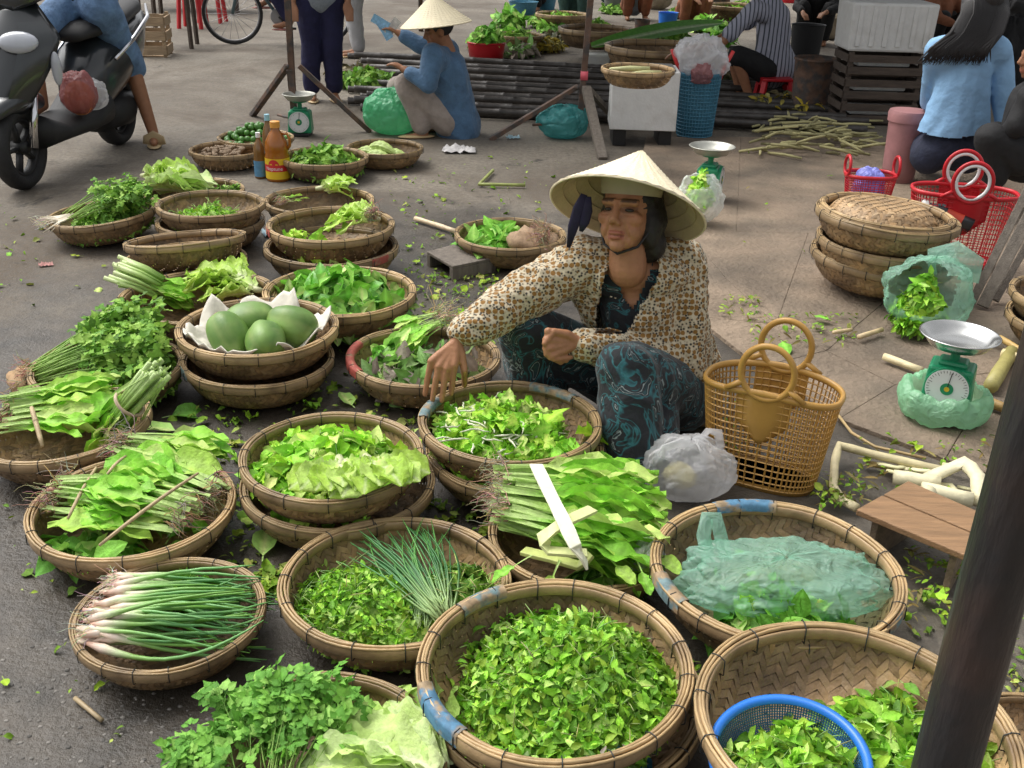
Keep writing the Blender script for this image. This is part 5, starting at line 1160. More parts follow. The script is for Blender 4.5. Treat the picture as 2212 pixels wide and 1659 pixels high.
tset('yellow_scrap', lambda c, s: blade(.05, .012, 4, .3, .3, .85, .2, s, c, 1.2, 1), [(.30,.24,.08),(.36,.34,.14),(.22,.20,.06)])
MID = [(480,760,920,1000,1),(860,560,1080,760,1),(380,880,560,1280,.7),(860,420,1000,760,.5),(900,1080,1120,1260,.6),(560,1230,640,1290,.6),(840,340,1300,470,.35),(0,430,400,700,.12),(0,1000,300,1659,.08)]
litter('mint', 1100, MID, 'leaf_litter', (.25,.8)); litter('cress', 240, MID, 'leaf_scraps', (.4,1.1)); litter('torn', 60, MID[:6], 'torn_scraps', (.4,.8))
RGT = [(1620,690,1860,760,1),(1560,650,1640,700,.4),(1840,960,2140,1080,.8),(1950,1200,2080,1380,1),(1760,1040,1860,1110,.8),(1560,860,1640,1000,.5),(1450,330,1900,700,.12),(2090,1300,2212,1500,.8),(1420,1360,1520,1500,.5)]
litter('mint', 520, RGT, 'pavement_litter', (.25,.7)); litter('cress', 90, RGT, 'pavement_scraps', (.3,.8)); litter('yellow_scrap', 160, RGT, 'dry_scraps', (.4,1.0))
# larger fallen leaves, one by one
FALL = [('yellowing leaf beside the watercress basket',538,905,.9,'torn',8),('pale leaf beyond the watercress basket',690,868,.9,'torn',1),('flat pale leaf behind the watercress basket',760,875,1.0,'big',6),('large dark leaf beside the left-edge basket',372,898,1.6,'big',8),('grey-green leaf under the large dark leaf',378,930,1.3,'big',6),('upright pale leaf between the root basket and chive basket',568,1200,1.2,'big',7),('crumpled leaf between root basket and chive basket',545,1130,.9,'cress',2),('yellow-green stalk leaf beyond the wilted greens',1000,680,1.1,'torn',8),('leaf on pavement by the tote handle',1690,738,.9,'big',2),('leaf by the mint bag mouth',1790,690,.8,'big',3),('pale leaf at the right under the stool',2040,1300,1.0,'torn',8),('leaf on the street at far left',20,545,.7,'cress',4),('cream leaf scrap on the street left of the lettuce basket',215,620,.7,'torn',7)]
for lab, px, py, s, key, ti in FALL:
    p = P(px, py, .010 if px < 1500 else .04); o = link('fallen_leaf', tmesh(key, ti % len(TM[key]), 'leaf')); o.matrix_world = Matrix.Translation(p) @ lay(0,0,0,rng.uniform(0,6.28),.1,.1,s); tag(o, lab, 'leaf')
def scrap(label, px, py, w_, mat, seed=0, z=.006, name='paper_scrap'):
    p = P(px, py, z); m = MB(); m.grid(lambda u, v: ((u-.5)*w_*(1+.2*noise.noise(Vector((u*3,v*3,seed)))), (v-.5)*w_*.55, .012*abs(noise.noise(Vector((u*4+seed,v*4,1))))*3*w_/.1), 9, 7); o = m.build(name,mat,None,label,'litter'); o.location = p; o.rotation_euler.z = seed; return o
pm('paper', (.55,.53,.52), .7, .25, 40); pm('paper_pink', (.45,.22,.20), .8, .2); pm('paper_blue', (.35,.52,.60), .6, .2)
scrap('crumpled printed plastic wrapper on the ground behind the seated woman',993,327,.22,'paper',.1); scrap('small pale blue wrapper by the teal bag',1305*.85,298,.10,'paper_blue',.4); scrap('pinkish scrap on the street at left',128,860,.09,'paper_pink',.8); scrap('pink scrap on the street by the scooter wheel',130,485,.10,'paper_pink',1.4); scrap('cream paper scrap near the rider\'s sandal',450,398,.13,'paper',.2); scrap('red scrap near the coriander roots',100,572,.06,'paper_pink',.5); scrap('silver packet between the middle baskets',580,505,.10,'paper_blue',2.0)
# small stones in the street
st = MB()
for i in range(260):
    p = P(rng.uniform(0,500), rng.uniform(1380,1659)) if i < 300 else P(rng.uniform(0,900), rng.uniform(450,1400))
    if in_basket(p): continue
    k = rng.uniform(.35,1.1); st.ell((p.x,p.y,-.0008),(.006*k,.005*k,.0035*k),n=6,m=4,col=tuple(rng.uniform(.06,.24)*np.array([1,.93,.84])))
pm('gravel',(1,1,1),.8,.2,30,attr=True); so_ = st.build('gravel','gravel',None,'loose grit and pebbles in the street surface','gravel',kind='stuff',smooth=False)
# ================================================================== far stalls
pm('yellow_flower',(.55,.42,.05),.7,.3,30)
rb = thing('red_crate','red plastic basket of leafy greens behind the crouching woman','basket',loc=P(1050,135)); m = MB(); m.lathe([(.17,.0),(.20,.20)],28,cap0=True); m.build('basket_body','red_plastic',rb); m = MB(); m.lathe([(.20,.195),(.212,.205),(.20,.215),(.19,.205),(.20,.195)],28); m.build('rim','red_plastic',rb)
fb = Bk(); fb.R = .22; fb.s = .22/BR; fb.M = Matrix.Translation(P(1050,135)+Vector((0,0,.14))); fb.z_in = .0
pile('leafy_greens','tall leafy greens standing in the red basket far behind','greens',fb,'big',180,[(0,0,.85,.85,.2,1)],nobj=60,scale=(1.0,1.5))
def far_pile(label, px, py, r, h, key, n, z=0.0, name='herb_pile', cat='vegetables', scale=(1.2,1.9), nobj=20):
    fb = Bk(); fb.R = r; fb.s = r/BR; fb.M = Matrix.Translation(P(px, py, z)); fb.z_in = .0; return pile(name,label,cat,fb,key,n,[(0,0,.9,.8,h,1)],nobj=nobj,scale=scale)
tset('yellow', lambda c, s: blade(.05, .02, 4, .3, .5, .85, .2, s, c, 1.2, 1), [(.50,.38,.04),(.40,.34,.08),(.28,.26,.08)])
far_pile('heap of yellow blossoms behind the bamboo poles',1165,110,.34,.12,'yellow',420,name='blossom_heap',cat='flowers')
far_pile('spread of greenish cuttings on the ground behind the poles',1100,122,.35,.06,'purple',220,name='cuttings_heap')
far_pile('dark twiggy plant heap left of the crouching woman',790,190,.30,.14,'basil',420,name='twig_heap',cat='plants')
bkf = basket(1290,62,170,'far bamboo basket of dark green leaves at top centre',0,zb=.12); far_pile('dark green leaves in the far basket at top centre',1290,78,.22,.14,'basil',320,z=.16,name='leaf_heap',cat='greens')
bkt = basket(1420,100,230,'wide flat far tray with a banana leaf on it',0,zb=.06); far_pile('dark leafy greens on the far wide tray',1440,92,.30,.12,'basil',420,z=.12,name='leaf_heap',cat='greens')
# banana leaf
m = MB()
def bl(u, v): x = u*1.0; w_ = .10*math.sin(math.pi*min(1,.06+u*.92))**.6; return Vector((x, (v-.5)*2*w_, .05*math.sin(u*3)+.05*abs(v-.5)))
m.grid(bl, 24, 7, lambda u, v: (.50,.62,.38) if abs(v-.5) < .1 else (.10,.30,.04)); a = P(1278,102,.24); c2 = P(1560,52,.34); d = c2-a; o = m.build('banana_leaf','leaf',None,'long banana leaf lying over the far wide tray','banana leaf'); o.matrix_world = Matrix.Translation(a) @ Matrix.Rotation(math.atan2(d.y,d.x),4,'Z') @ Matrix.Rotation(-math.asin(d.z/d.length),4,'Y') @ Matrix.Scale(d.length,4,(1,0,0)) @ Matrix.Rotation(R_(35),4,'X')
c = P(1288,140); m = MB(); m.box((0,0,.06),(.26,.20,.12)); o = m.build('foam_block','foam',None,'small dirty foam block behind the tripod post','foam block',bevel=.02); o.location = c
for i, (lab, px, py, r, h, mt) in enumerate((('blue bucket far behind the wide tray',1440,75,.13,.28,'blue_plastic'),('dark red tub at the far stall',1790,30,.18,.34,'red_plastic'),('green tub beside the grooved foam box',1770,60,.18,.22,'scale_green'),('terracotta tin at the far stall',1385,85,.10,.24,'rust'),('blue cloth bundle at the top centre stall',1180,20,.16,.20,'blue_bucket'))):
    p = P(px, py); th = thing('far_tub',lab,'tub',loc=p); m = MB(); m.lathe([(r*.8,0),(r,h),(r*1.05,h*1.01),(r*.95,h),(r*.9,h*.85),(.001,h*.84)],20,cap0=True); m.build('tub_body',mt,th,auto=50)
# left background: crate, table, stools
c = P(322, 125); crate('pale slatted crate by the roadside behind the scooter',(c.x, c.y+.2, 0),.30,.34,.42,'pale_crate',R_(8),rows=3)
c = P(372, 105); th = thing('side_table','small table with white top by the roadside','table',loc=(c.x, c.y+.2, 0), rz=R_(8)); m = MB(); m.box((0,0,.60),(.42,.50,.06)); pm('table_white',(.66,.65,.60),.6); m.build('table_top','table_white',th,bevel=.015)
for sx in (-1,1):
    for sy in (-1,1): m = MB(); m.bar((sx*.17,sy*.2,.57),(sx*.18,sy*.21,0),.035,.035); m.build('leg','dark_crate',th,smooth=False)
for i, (lab, px, py) in enumerate((('dark red stool left of the bicycle',418,60),('second dark red stool under the roadside stall',460,48))):
    c = P(px, py); th = thing('plastic_stool',lab,'stool',loc=c); m = MB(); m.box((0,0,.42),(.28,.28,.03)); m.build('seat','rust',th,bevel=.01)
    for sx in (-1,1):
        for sy in (-1,1): m = MB(); m.bar((sx*.11,sy*.11,.41),(sx*.14,sy*.14,0),.04,.04); m.build('leg','red_plastic',th,smooth=False)
m = MB(); c = P(420,22); m.box((0,0,.5),(1.6,.7,.06)); th = thing('stall_table','low dark stall table at the far left roadside','table',loc=c); m.build('table_top','dark_crate',th,bevel=.01)
for sx in (-.7,0,.7): m = MB(); m.bar((sx,-.3,.47),(sx,-.3,0),.05,.05); m.build('leg','dark_crate',th,smooth=False)
# ================================================================== people
camR, camU, camB = [Vector((CR[0][i], CR[1][i], CR[2][i])) for i in range(3)]
def pix(p):
    q = CR.transposed() @ (Vector(p)-Vector((0,0,CAM_H))); return (W0/2+FPX*q.x/-q.z, H0/2-FPX*q.y/-q.z)
TS = bpy.data.scenes.new('workbench')
def fuse(mb, voxel, it=4, name='body'):
    me = mesh('tmp', mb.v, mb.f, None, False); o = bpy.data.objects.new('tmp', me); TS.collection.objects.link(o)
    md = o.modifiers.new('r', 'REMESH'); md.mode = 'VOXEL'; md.voxel_size = voxel; md.use_smooth_shade = True
    if it: ms = o.modifiers.new('s', 'SMOOTH'); ms.factor = .5; ms.iterations = it
    vl = TS.view_layers[0]; vl.update(); out = bpy.data.meshes.new_from_object(o.evaluated_get(vl.depsgraph))
    bpy.data.objects.remove(o); bpy.data.meshes.remove(me); out.name = name
    out.polygons.foreach_set('use_smooth', np.ones(len(out.polygons), bool)); return out
def coords(me): a = np.empty(len(me.vertices)*3, np.float32); me.vertices.foreach_get('co', a); return a.reshape(-1, 3)
def paint(me, fn):
    a = me.attributes.new('col', 'FLOAT_COLOR', 'POINT'); c = np.ones((len(me.vertices), 4), np.float32)
    for i, v in enumerate(me.vertices): c[i, :3] = fn(v.co)
    a.data.foreach_set('color', c.ravel())
def cut(me, test):
    bm = bmesh.new(); bm.from_mesh(me); bmesh.ops.delete(bm, geom=[f for f in bm.faces if test(f.calc_center_median(), f.normal)], context='FACES'); bm.to_mesh(me); bm.free()
def inpoly(x, y, poly):
    r = False; j = len(poly)-1
    for i in range(len(poly)):
        xi, yi = poly[i]; xj, yj = poly[j]
        if (yi > y) != (yj > y) and x < (xj-xi)*(y-yi)/(yj-yi)+xi: r = not r
        j = i
    return r
def wrinkle(me, amp=.006, sc=14, seed=0.0):
    me.update(); P0 = [(v.co.copy(), v.normal.copy()) for v in me.vertices]; out = []
    for c, n in P0:
        p = c*sc+Vector((seed, seed*2, 0)); q = Vector((p.x*.6+p.z*.8, p.y, p.z*.35-p.x*.3))
        out += (c+n*(amp*(1-2*abs(noise.noise(q)))*.8+amp*.6*noise.noise(p*.5)-amp*.3))[:]
    me.vertices.foreach_set('co', out); me.update()
def chain(mb, pts):          # [(point, radius), ...]
    for (a, ra), (c, rc) in zip(pts[:-1], pts[1:]): mb.caps(a, ra, c, rc)
pm('skin', (1,1,1), .52, .10, 24, .12, 160, attr=True, spec=.4)
SK = (.38,.18,.092); SK2 = (.32,.15,.08)
pm('hair', (.012,.010,.010), .38, .3, 60, .35, 220, stretch=(8,8,1))
def pattern_mat(name, build):
    m = bpy.data.materials.new(name); m.use_nodes = True; MATS[name] = m; N = m.node_tree.nodes; L = m.node_tree.links; b = N['Principled BSDF']; b.inputs['Roughness'].default_value = .85; b.inputs['Sheen Weight'].default_value = .15
    tc = N.new('ShaderNodeTexCoord')
    nb = N.new('ShaderNodeTexNoise'); nb.inputs['Scale'].default_value = 26; nb.inputs['Detail'].default_value = 3; nb.inputs['Distortion'].default_value = .8; L.new(tc.outputs['Object'], nb.inputs['Vector']); bp = N.new('ShaderNodeBump'); bp.inputs['Strength'].default_value = .5; bp.inputs['Distance'].default_value = .012; L.new(nb.outputs[0], bp.inputs['Height']); L.new(bp.outputs[0], b.inputs['Normal'])
    c = build(N, L, tc.outputs['Object']); L.new(c, b.inputs['Base Color']); return m
def ramp(N, L, x, stops, interp='LINEAR'):
    r = N.new('ShaderNodeValToRGB'); r.color_ramp.interpolation = interp; L.new(x, r.inputs[0])
    while len(r.color_ramp.elements) < len(stops): r.color_ramp.elements.new(.5)
    for e, (p, c) in zip(r.color_ramp.elements, stops): e.position = p; e.color = (*c, 1)
    return r.outputs[0]
def mixc(N, L, f, a, b_, bl='MIX'):
    m = N.new('ShaderNodeMix'); m.data_type = 'RGBA'; m.blend_type = bl
    for i, x in ((0, f), (6, a), (7, b_)):
        if isinstance(x, float): m.inputs[i].default_value = x
        elif isinstance(x, tuple): m.inputs[i].default_value = (*x, 1)
        else: L.new(x, m.inputs[i])
    return m.outputs[2]
def flower_print(N, L, o):
    v = N.new('ShaderNodeTexVoronoi'); v.inputs['Scale'].default_value = 54; v.inputs['Randomness'].default_value = .18; L.new(o, v.inputs['Vector'])
    v2 = N.new('ShaderNodeTexVoronoi'); v2.inputs['Scale'].default_value = 105; v2.inputs['Randomness'].default_value = .8; L.new(o, v2.inputs['Vector'])
    specks = ramp(N, L, v2.outputs['Distance'], [(.0,(.025,.025,.022)),(.30,(.045,.038,.028)),(.46,(.46,.39,.27)),(1,(.64,.57,.41))])
    dots = ramp(N, L, v.outputs['Distance'], [(0,(1,1,1)),(.37,(1,1,1)),(.46,(0,0,0)),(1,(0,0,0))])
    return mixc(N, L, dots, specks, (.235,.115,.02))
def swirl_print(N, L, o):
    n = N.new('ShaderNodeTexNoise'); n.inputs['Scale'].default_value = 9; n.inputs['Detail'].default_value = 2.5; n.inputs['Distortion'].default_value = 2.6; L.new(o, n.inputs['Vector'])
    a = ramp(N, L, n.outputs[0], [(0,(.008,.010,.013)),(.47,(.010,.012,.016)),(.505,(.015,.08,.095)),(.53,(.025,.14,.16)),(.545,(.012,.015,.018)),(.60,(.010,.012,.016)),(.615,(.30,.36,.36)),(.63,(.012,.015,.02)),(.70,(.012,.05,.06)),(1,(.01,.02,.025))]); return a
def stripe_print(N, L, o):
    w_ = N.new('ShaderNodeTexWave'); w_.bands_direction = 'X'; w_.inputs['Scale'].default_value = 9; w_.inputs['Distortion'].default_value = 1.2; w_.inputs['Detail Scale'].default_value = .6; L.new(o, w_.inputs['Vector'])
    return ramp(N, L, w_.outputs[0], [(0,(.05,.06,.08)),(.12,(.06,.07,.09)),(.22,(.36,.37,.45)),(1,(.40,.41,.50))])
pattern_mat('flower_cloth', flower_print); pattern_mat('swirl_cloth', swirl_print); pattern_mat('stripe_cloth', stripe_print)
pm('straw', (.84,.74,.52), .6, .10, 8, .25, 120, stretch=(1,1,1)); pm('straw_in', (.50,.40,.23), .7, .15, 10, .2, 90); pm('purple_cloth', (.010,.007,.035), .7, .3, 20); pm('visor', (.42,.38,.24), .8, .1)
def hat(parent, c, axis, r, h, name='conical_hat', mat='straw'):
    axis = Vector(axis).normalized(); q = axis.to_track_quat('Z', 'Y').to_matrix().to_4x4(); M = Matrix.Translation(c) @ q; n = 72
    ht = MB(); rings = 17
    def fn(u, v): rr = r*(1-v)+.004; z = h*v; z += .0016*math.sin(v*rings*6.283) + .0012*math.sin(u*6.283*n/2); z -= .02*h*math.sin(v*math.pi); return (rr*math.cos(u*6.283), rr*math.sin(u*6.283), z)
    ht.grid(fn, 144, 70, closeu=True); o = ht.build(name, mat, parent, M=M)
    hi = MB(); hi.grid(lambda u, v: ((r*(1-v)*.985)*math.cos(u*6.283), (r*(1-v)*.985)*math.sin(u*6.283), h*v*.985-.004), 72, 20, closeu=True); hi.build('hat_lining', 'straw_in', o)
    rm = MB(); rm.tube([(r*math.cos(a), r*math.sin(a), -.002) for a in [k*6.283/72 for k in range(72)]], .0035, 6, closed=True, up=(0,0,1)); rm.build('hat_rim', mat, o)
    for k in range(6):
        t = .12+.14*k; hp = MB(); hp.tube([(r*(1-t)*.975*math.cos(a), r*(1-t)*.975*math.sin(a), h*t-.006) for a in [j*6.283/48 for j in range(48)]], .0018, 5, closed=True, up=(0,0,1)); hp.build('hat_hoop', 'straw_in', o)
    return o
def head_prims(mb, M, s=1.0, ears=True):
    def E(c, r, **k): mb.ell(M @ Vector([x*s for x in c]), tuple(x*s for x in r) if not isinstance(r, float) else r*s, M.to_3x3(), 20, 14)
    def Cc(a, ra, c, rc): mb.caps(M @ Vector([x*s for x in a]), ra*s, M @ Vector([x*s for x in c]), rc*s)
    E((0,-.018,.030), (.075,.092,.083)); E((0,.018,-.028), (.063,.070,.084)); E((0,.038,-.076), (.046,.044,.034)); E((0,.066,-.096), (.021,.019,.017))
    for sx in (-1, 1):
        E((sx*.041,.056,-.022), (.024,.022,.022)); E((sx*.034,.045,-.055), (.024,.028,.028)); E((sx*.0125,.094,-.034), (.0095,.011,.008)); E((sx*.030,.064,.000), (.015,.009,.0075))
        if ears: E((sx*.077,-.008,-.006), (.010,.022,.033))
        Cc((sx*.010,.080,.021), .0105, (sx*.045,.066,.021), .010)
    Cc((0,.083,.012), .0085, (0,.105,-.026), .0118); E((0,.083,-.0625), (.023,.014,.0075)); E((0,.081,-.0735), (.019,.013,.0080))
    Cc((0,-.015,-.06), .052, (0,-.03,-.16), .054)
def face_col(Mi, s, base):
    def fn(co):
        q = (Mi @ co)/s; x, y, z = abs(q.x), q.y, q.z; c = Vector(base)
        k = .5+.5*noise.noise(co*30); c = c*(.92+.16*k)
        if y > .05 and z > -.13 and z < .08 and x < .09:
            if x < .024 and -.081 < z < -.056: c = c.lerp(Vector((.34,.11,.075)), .75)
            if x < .021 and -.0695 < z < -.0665: c = c*.45
            if .010 < x < .050 and .021 < z < .031: c = c.lerp(Vector((.02,.014,.010)), .78)
            if (x-.031)**2/.021**2+(z-.001)**2/.009**2 < 1.2: c = c*.62
            if x > .03 and -.05 < z < -.01: c = c.lerp(Vector((.46,.19,.10)), .35)
        return c
    return fn
def fingers(mb, wrist, knucks, tips, thumb, rk=.0095, mids=None):
    for i, (k, t) in enumerate(zip(knucks, tips)):
        k, t = Vector(k), Vector(t); mb.caps(wrist, .017, k, .0125)
        md = (k.lerp(t, .5)+(mids[i] if mids else Vector((0,0,.006)))) ; chain(mb, [(k, rk*1.12), (md, rk), (md.lerp(t, .55), rk*.92), (t, rk*.8)])
    a, m_, t = [Vector(q) for q in thumb]; chain(mb, [(wrist, .016), (a, .0135), (m_, .0105), (t, .0085)])
# ------------------------------------------------------------------ the seated vendor
def vendor():
    hipc = Q(1432, 838, 3.10); hipL, hipR = Q(1462, 850, 3.02), Q(1385, 838, 3.14)
    kneeL, ankL = Q(1352, 800, 2.76), P(1372, 1000, .06); kneeR, ankR = Q(1132, 705, 2.96), Vector((.10, 3.02, .06))
    waist, chest, neck = Q(1402, 760, 3.08), Q(1378, 640, 3.05), Q(1366, 548, 3.0)
    shR, elR, wrR = Q(1262, 566, 3.02), Q(1118, 648, 2.94), Q(992, 722, 2.80)
    shL, elL, wrL = Q(1462, 574, 3.06), Q(1482, 790, 2.98), Q(1252, 740, 2.84)
    hc = Q(1358, 456, 2.97)
    f = (camB*.86-camR*.46-camU*.10).normalized(); up = (camU*math.cos(R_(9))+camR*math.sin(R_(9))); up = (up-f*up.dot(f)).normalized(); rt = f.cross(up)
    HM = Matrix((rt, f, up)).transposed().to_4x4(); HM.translation = hc; s = 1.06
    th = thing('person', 'seated woman in conical hat, patterned shirt and dark swirl-print trousers', 'person', loc=(hipc.x, hipc.y, 0)); o0 = th.location.copy(); T = Matrix.Translation(-o0)
    b = MB(); head_prims(b, HM, s, False); chain(b, [(HM @ Vector((0,-.02,-.10)), .054), (neck, .058), (chest, .115), (waist, .115), (hipc, .125)])
    b.ell(chest.lerp(neck, .55), (.15,.09,.07)); chain(b, [(shR, .052), (elR, .041), (wrR, .027)]); chain(b, [(shL, .052), (elL, .041), (wrL, .027)]); b.caps(shR, .06, shL, .06)
    chain(b, [(hipL, .085), (kneeL, .058), (ankL, .038)]); chain(b, [(hipR, .085), (kneeR, .058), (ankR, .038)])
    chain(b, [(ankL, .036), (ankL+Vector((-.05,-.10,-.035)), .028), (ankL+Vector((-.07,-.15,-.04)), .018)]); chain(b, [(ankR, .036), (ankR+Vector((-.09,-.06,-.035)), .028)])
    # right hand rests on the basket rim, fingers spread over it
    kn = [Q(x, y, z) for x, y, z in ((932,780,2.755),(948,792,2.745),(965,795,2.742),(982,788,2.745))]
    tp = [P(918,852,.228), P(934,864,.220), P(954,866,.218), P(975,850,.235)]
    fingers(b, wrR.lerp(Q(985,740,2.785), 1), kn, tp, (Q(996,762,2.775), Q(1003,800,2.755), P(1004,832,.225)), .0098)
    # left hand, loosely curled on the knee
    kn = [Q(x, y, z) for x, y, z in ((1184,716,2.80),(1180,734,2.79),(1184,752,2.785),(1193,768,2.785))]
    tp = [Q(1203,778,2.80), Q(1212,784,2.80), Q(1224,780,2.805), Q(1234,772,2.81)]; md = [Vector((-.022,-.014,-.004))]*4
    fingers(b, wrL, kn, tp, (Q(1225,722,2.815), Q(1196,716,2.80), Q(1176,742,2.780)), .0088, md)
    me = fuse(b, .0034, 3, 'body'); me.update(); Hi = HM.inverted(); out = []
    for v in me.vertices:        # lines of an older face, knuckle and tendon relief
        c, n = v.co.copy(), v.normal.copy(); q = (Hi @ c)/s; x, y, z = abs(q.x), q.y, q.z; dz = 0.0
        if y > .035 and -.12 < z < .07:
            def crease(x0, z0, x1, z1, w_, d):
                ex, ez = x1-x0, z1-z0; l2 = ex*ex+ez*ez; t = max(0, min(1, ((x-x0)*ex+(z-z0)*ez)/l2)); dd = (x-x0-t*ex)**2+(z-z0-t*ez)**2; return d*math.exp(-dd/(w_*w_))
            dz -= crease(.018,-.030,.034,-.072,.0045,.0042)+crease(.020,-.010,.044,-.013,.004,.0028)+crease(.047,.004,.060,-.008,.003,.0020)+crease(.030,-.078,.024,-.092,.004,.0022)+crease(0,.040,.045,.044,.003,.0016)+crease(0,.050,.04,.054,.003,.0014)+crease(.006,.016,.007,.030,.003,.0018)
            dz -= .0045*math.exp(-((x-.031)**2/.016**2+(z-.002)**2/.008**2)) + crease(0,-.0685,.021,-.0685,.0022,.0035)
        dz += .0007*noise.noise(c*90)
        out += (c+n*dz)[:]
    me.vertices.foreach_set('co', out); me.update()
    paint(me, face_col(Hi, s, SK)); me.transform(T); me.materials.append(MATS['skin']); link('body', me, th)
    for sx in (-1, 1):
        e = MB(); e.ell((0,0,0), (.0130*s,.006*s,.0050*s), n=14, m=8); pm('eye_dark', (.025,.016,.012), .25, .1); e.build('eye', 'eye_dark', th, M=T @ HM @ Matrix.Translation((sx*.031*s, .0715*s, .0005*s)) @ Matrix.Rotation(sx*-.35, 4, 'Z'))
    h = MB()
    for cx, r in (((0,-.028,.034), (.083,.094,.090)), ((-.03,-.06,-.02), (.062,.055,.07)), ((-.062,-.018,-.035), (.032,.040,.065)), ((.055,-.03,-.02), (.034,.05,.06)), ((-.045,-.06,-.085), (.050,.045,.055))): h.ell(HM @ Vector([x*s for x in cx]), tuple(x*s for x in r), HM.to_3x3())
    me = fuse(h, .007, 3, 'hair'); wrinkle(me, .004, 60); me.transform(T); me.materials.append(MATS['hair']); link('hair', me, th)
    # undershirt
    u = MB(); chain(u, [(neck+Vector((0,0,-.035)), .070), (chest, .128), (waist, .128), (hipc, .138)]); u.ell(chest.lerp(neck, .5), (.155,.10,.075)); me = fuse(u, .007, 4, 'undershirt'); wrinkle(me, .004, 18, 3)
    poly = [(1318,480),(1420,480),(1405,590),(1368,668),(1345,640),(1328,580)]
    cut(me, lambda c, n: inpoly(*pix(c), poly) and n.dot(camB) > -.1); me.transform(T); me.materials.append(MATS['swirl_cloth']); link('undershirt', me, th)
    # overshirt, open at the front
    j = MB(); chain(j, [(neck+Vector((0,.02,-.02)), .082), (chest, .150), (waist, .158), (hipc+Vector((.02,.03,.02)), .172)]); j.ell(chest.lerp(neck, .55), (.18,.12,.085))
    chain(j, [(shR, .082), (shR.lerp(elR, .5), .077), (elR, .070), (elR.lerp(wrR, .6), .058), (wrR.lerp(elR, .10), .046)]); chain(j, [(shL, .086), (shL.lerp(elL, .5), .080), (elL, .074), (elL.lerp(wrL, .5), .064), (wrL.lerp(elL, .06), .050)])
    j.caps(shR, .08, shL, .08); chain(j, [(elL+Vector((.01,.02,-.03)), .062), (elL+Vector((.0,-.03,-.09)), .03)]); j.caps(chest+Vector((.10,.04,-.05)), .11, hipc+Vector((.09,.05,.0)), .12)
    j.caps(shR, .075, chest+Vector((-.09,0,-.04)), .09); me = fuse(j, .0062, 3, 'shirt'); wrinkle(me, .013, 13, 1); wrinkle(me, .008, 26, 4)
    poly = [(1318,490),(1412,490),(1428,590),(1380,672),(1352,722),(1286,722),(1290,660),(1304,610),(1318,560)]
    cut(me, lambda c, n: inpoly(pix(c)[0]+6*noise.noise(c*40), pix(c)[1], poly) and n.dot(camB) > -.15)
    me.transform(T); me.materials.append(MATS['flower_cloth']); so_ = link('shirt', me, th); md = so_.modifiers.new('s', 'SOLIDIFY'); md.thickness = .004; md.offset = 0
    # collar and front bands
    for nm, pts in (('collar', [(1318,520),(1308,560),(1300,610)]), ('collar', [(1412,520),(1440,560),(1428,600)])):
        pass
    # trousers
    t = MB(); chain(t, [(hipc+Vector((0,0,-.01)), .15), (hipL, .125), (hipL.lerp(kneeL, .5), .108), (kneeL, .088), (kneeL.lerp(ankL, .5), .092), (ankL+Vector((0,0,.02)), .085)])
    chain(t, [(hipc, .14), (hipR, .120), (hipR.lerp(kneeR, .5), .104), (kneeR, .084), (kneeR.lerp(ankR, .5), .090), (ankR+Vector((0,0,.02)), .085)])
    t.caps(hipL.lerp(kneeL, .7)+Vector((.02,.02,-.10)), .09, ankL+Vector((.06,.08,.03)), .09)
    me = fuse(t, .0075, 4, 'trousers'); wrinkle(me, .012, 11, 7); 
    for v in me.vertices: v.co.z = max(v.co.z, .012)
    me.transform(T); me.materials.append(MATS['swirl_cloth']); link('trousers', me, th)
    # hat
    ia = camR*math.sin(R_(14.5))+camU*math.cos(R_(14.5)); ax = ia*math.cos(R_(11))-camB*math.sin(R_(11)); hcx = Q(1355, 455, 2.965); hat(th, hcx-o0, ax, 170*mpp(hcx), 142*mpp(hcx))
    vs = MB(); vs.lathe([(.088,-.01),(.095,.03),(.098,.055)],28); vs.build('hat_band','visor',th,M=T @ HM @ Matrix.Translation((0,-.012,.055)))
    cs = MB(); pts = [HM @ Vector([x*s for x in q]) for q in ((-.075,.0,.0),(-.072,.012,-.05),(-.05,.035,-.095),(0,.055,-.118),(.05,.035,-.095),(.074,.01,-.05),(.078,0,.0))]; cs.tube([p-o0 for p in pts], .004, 6); cs.build('chin_strap','black',th)
    for k, pts in enumerate(([(1262,420),(1250,450),(1238,490),(1228,535)],[(1270,425),(1268,455),(1262,480),(1255,500)])):
        w_ = [Q(x, y, 2.90)-o0 for x, y in pts]; rb = MB(); rb.tube(w_, [.010,.017,.016,.006], 10, flat=.3, up=(0,1,0)); rb.build('scarf_end','purple_cloth',th)
    return th
vendor()
st_ = MB(); c = Q(1455, 900, 3.10); st_.box((0,0,.02),(.24,.18,.035)); o = st_.build('seat_board','old_wood',None,'low wooden board under the seated woman','board',bevel=.004); o.location = (c.x, c.y, .008)
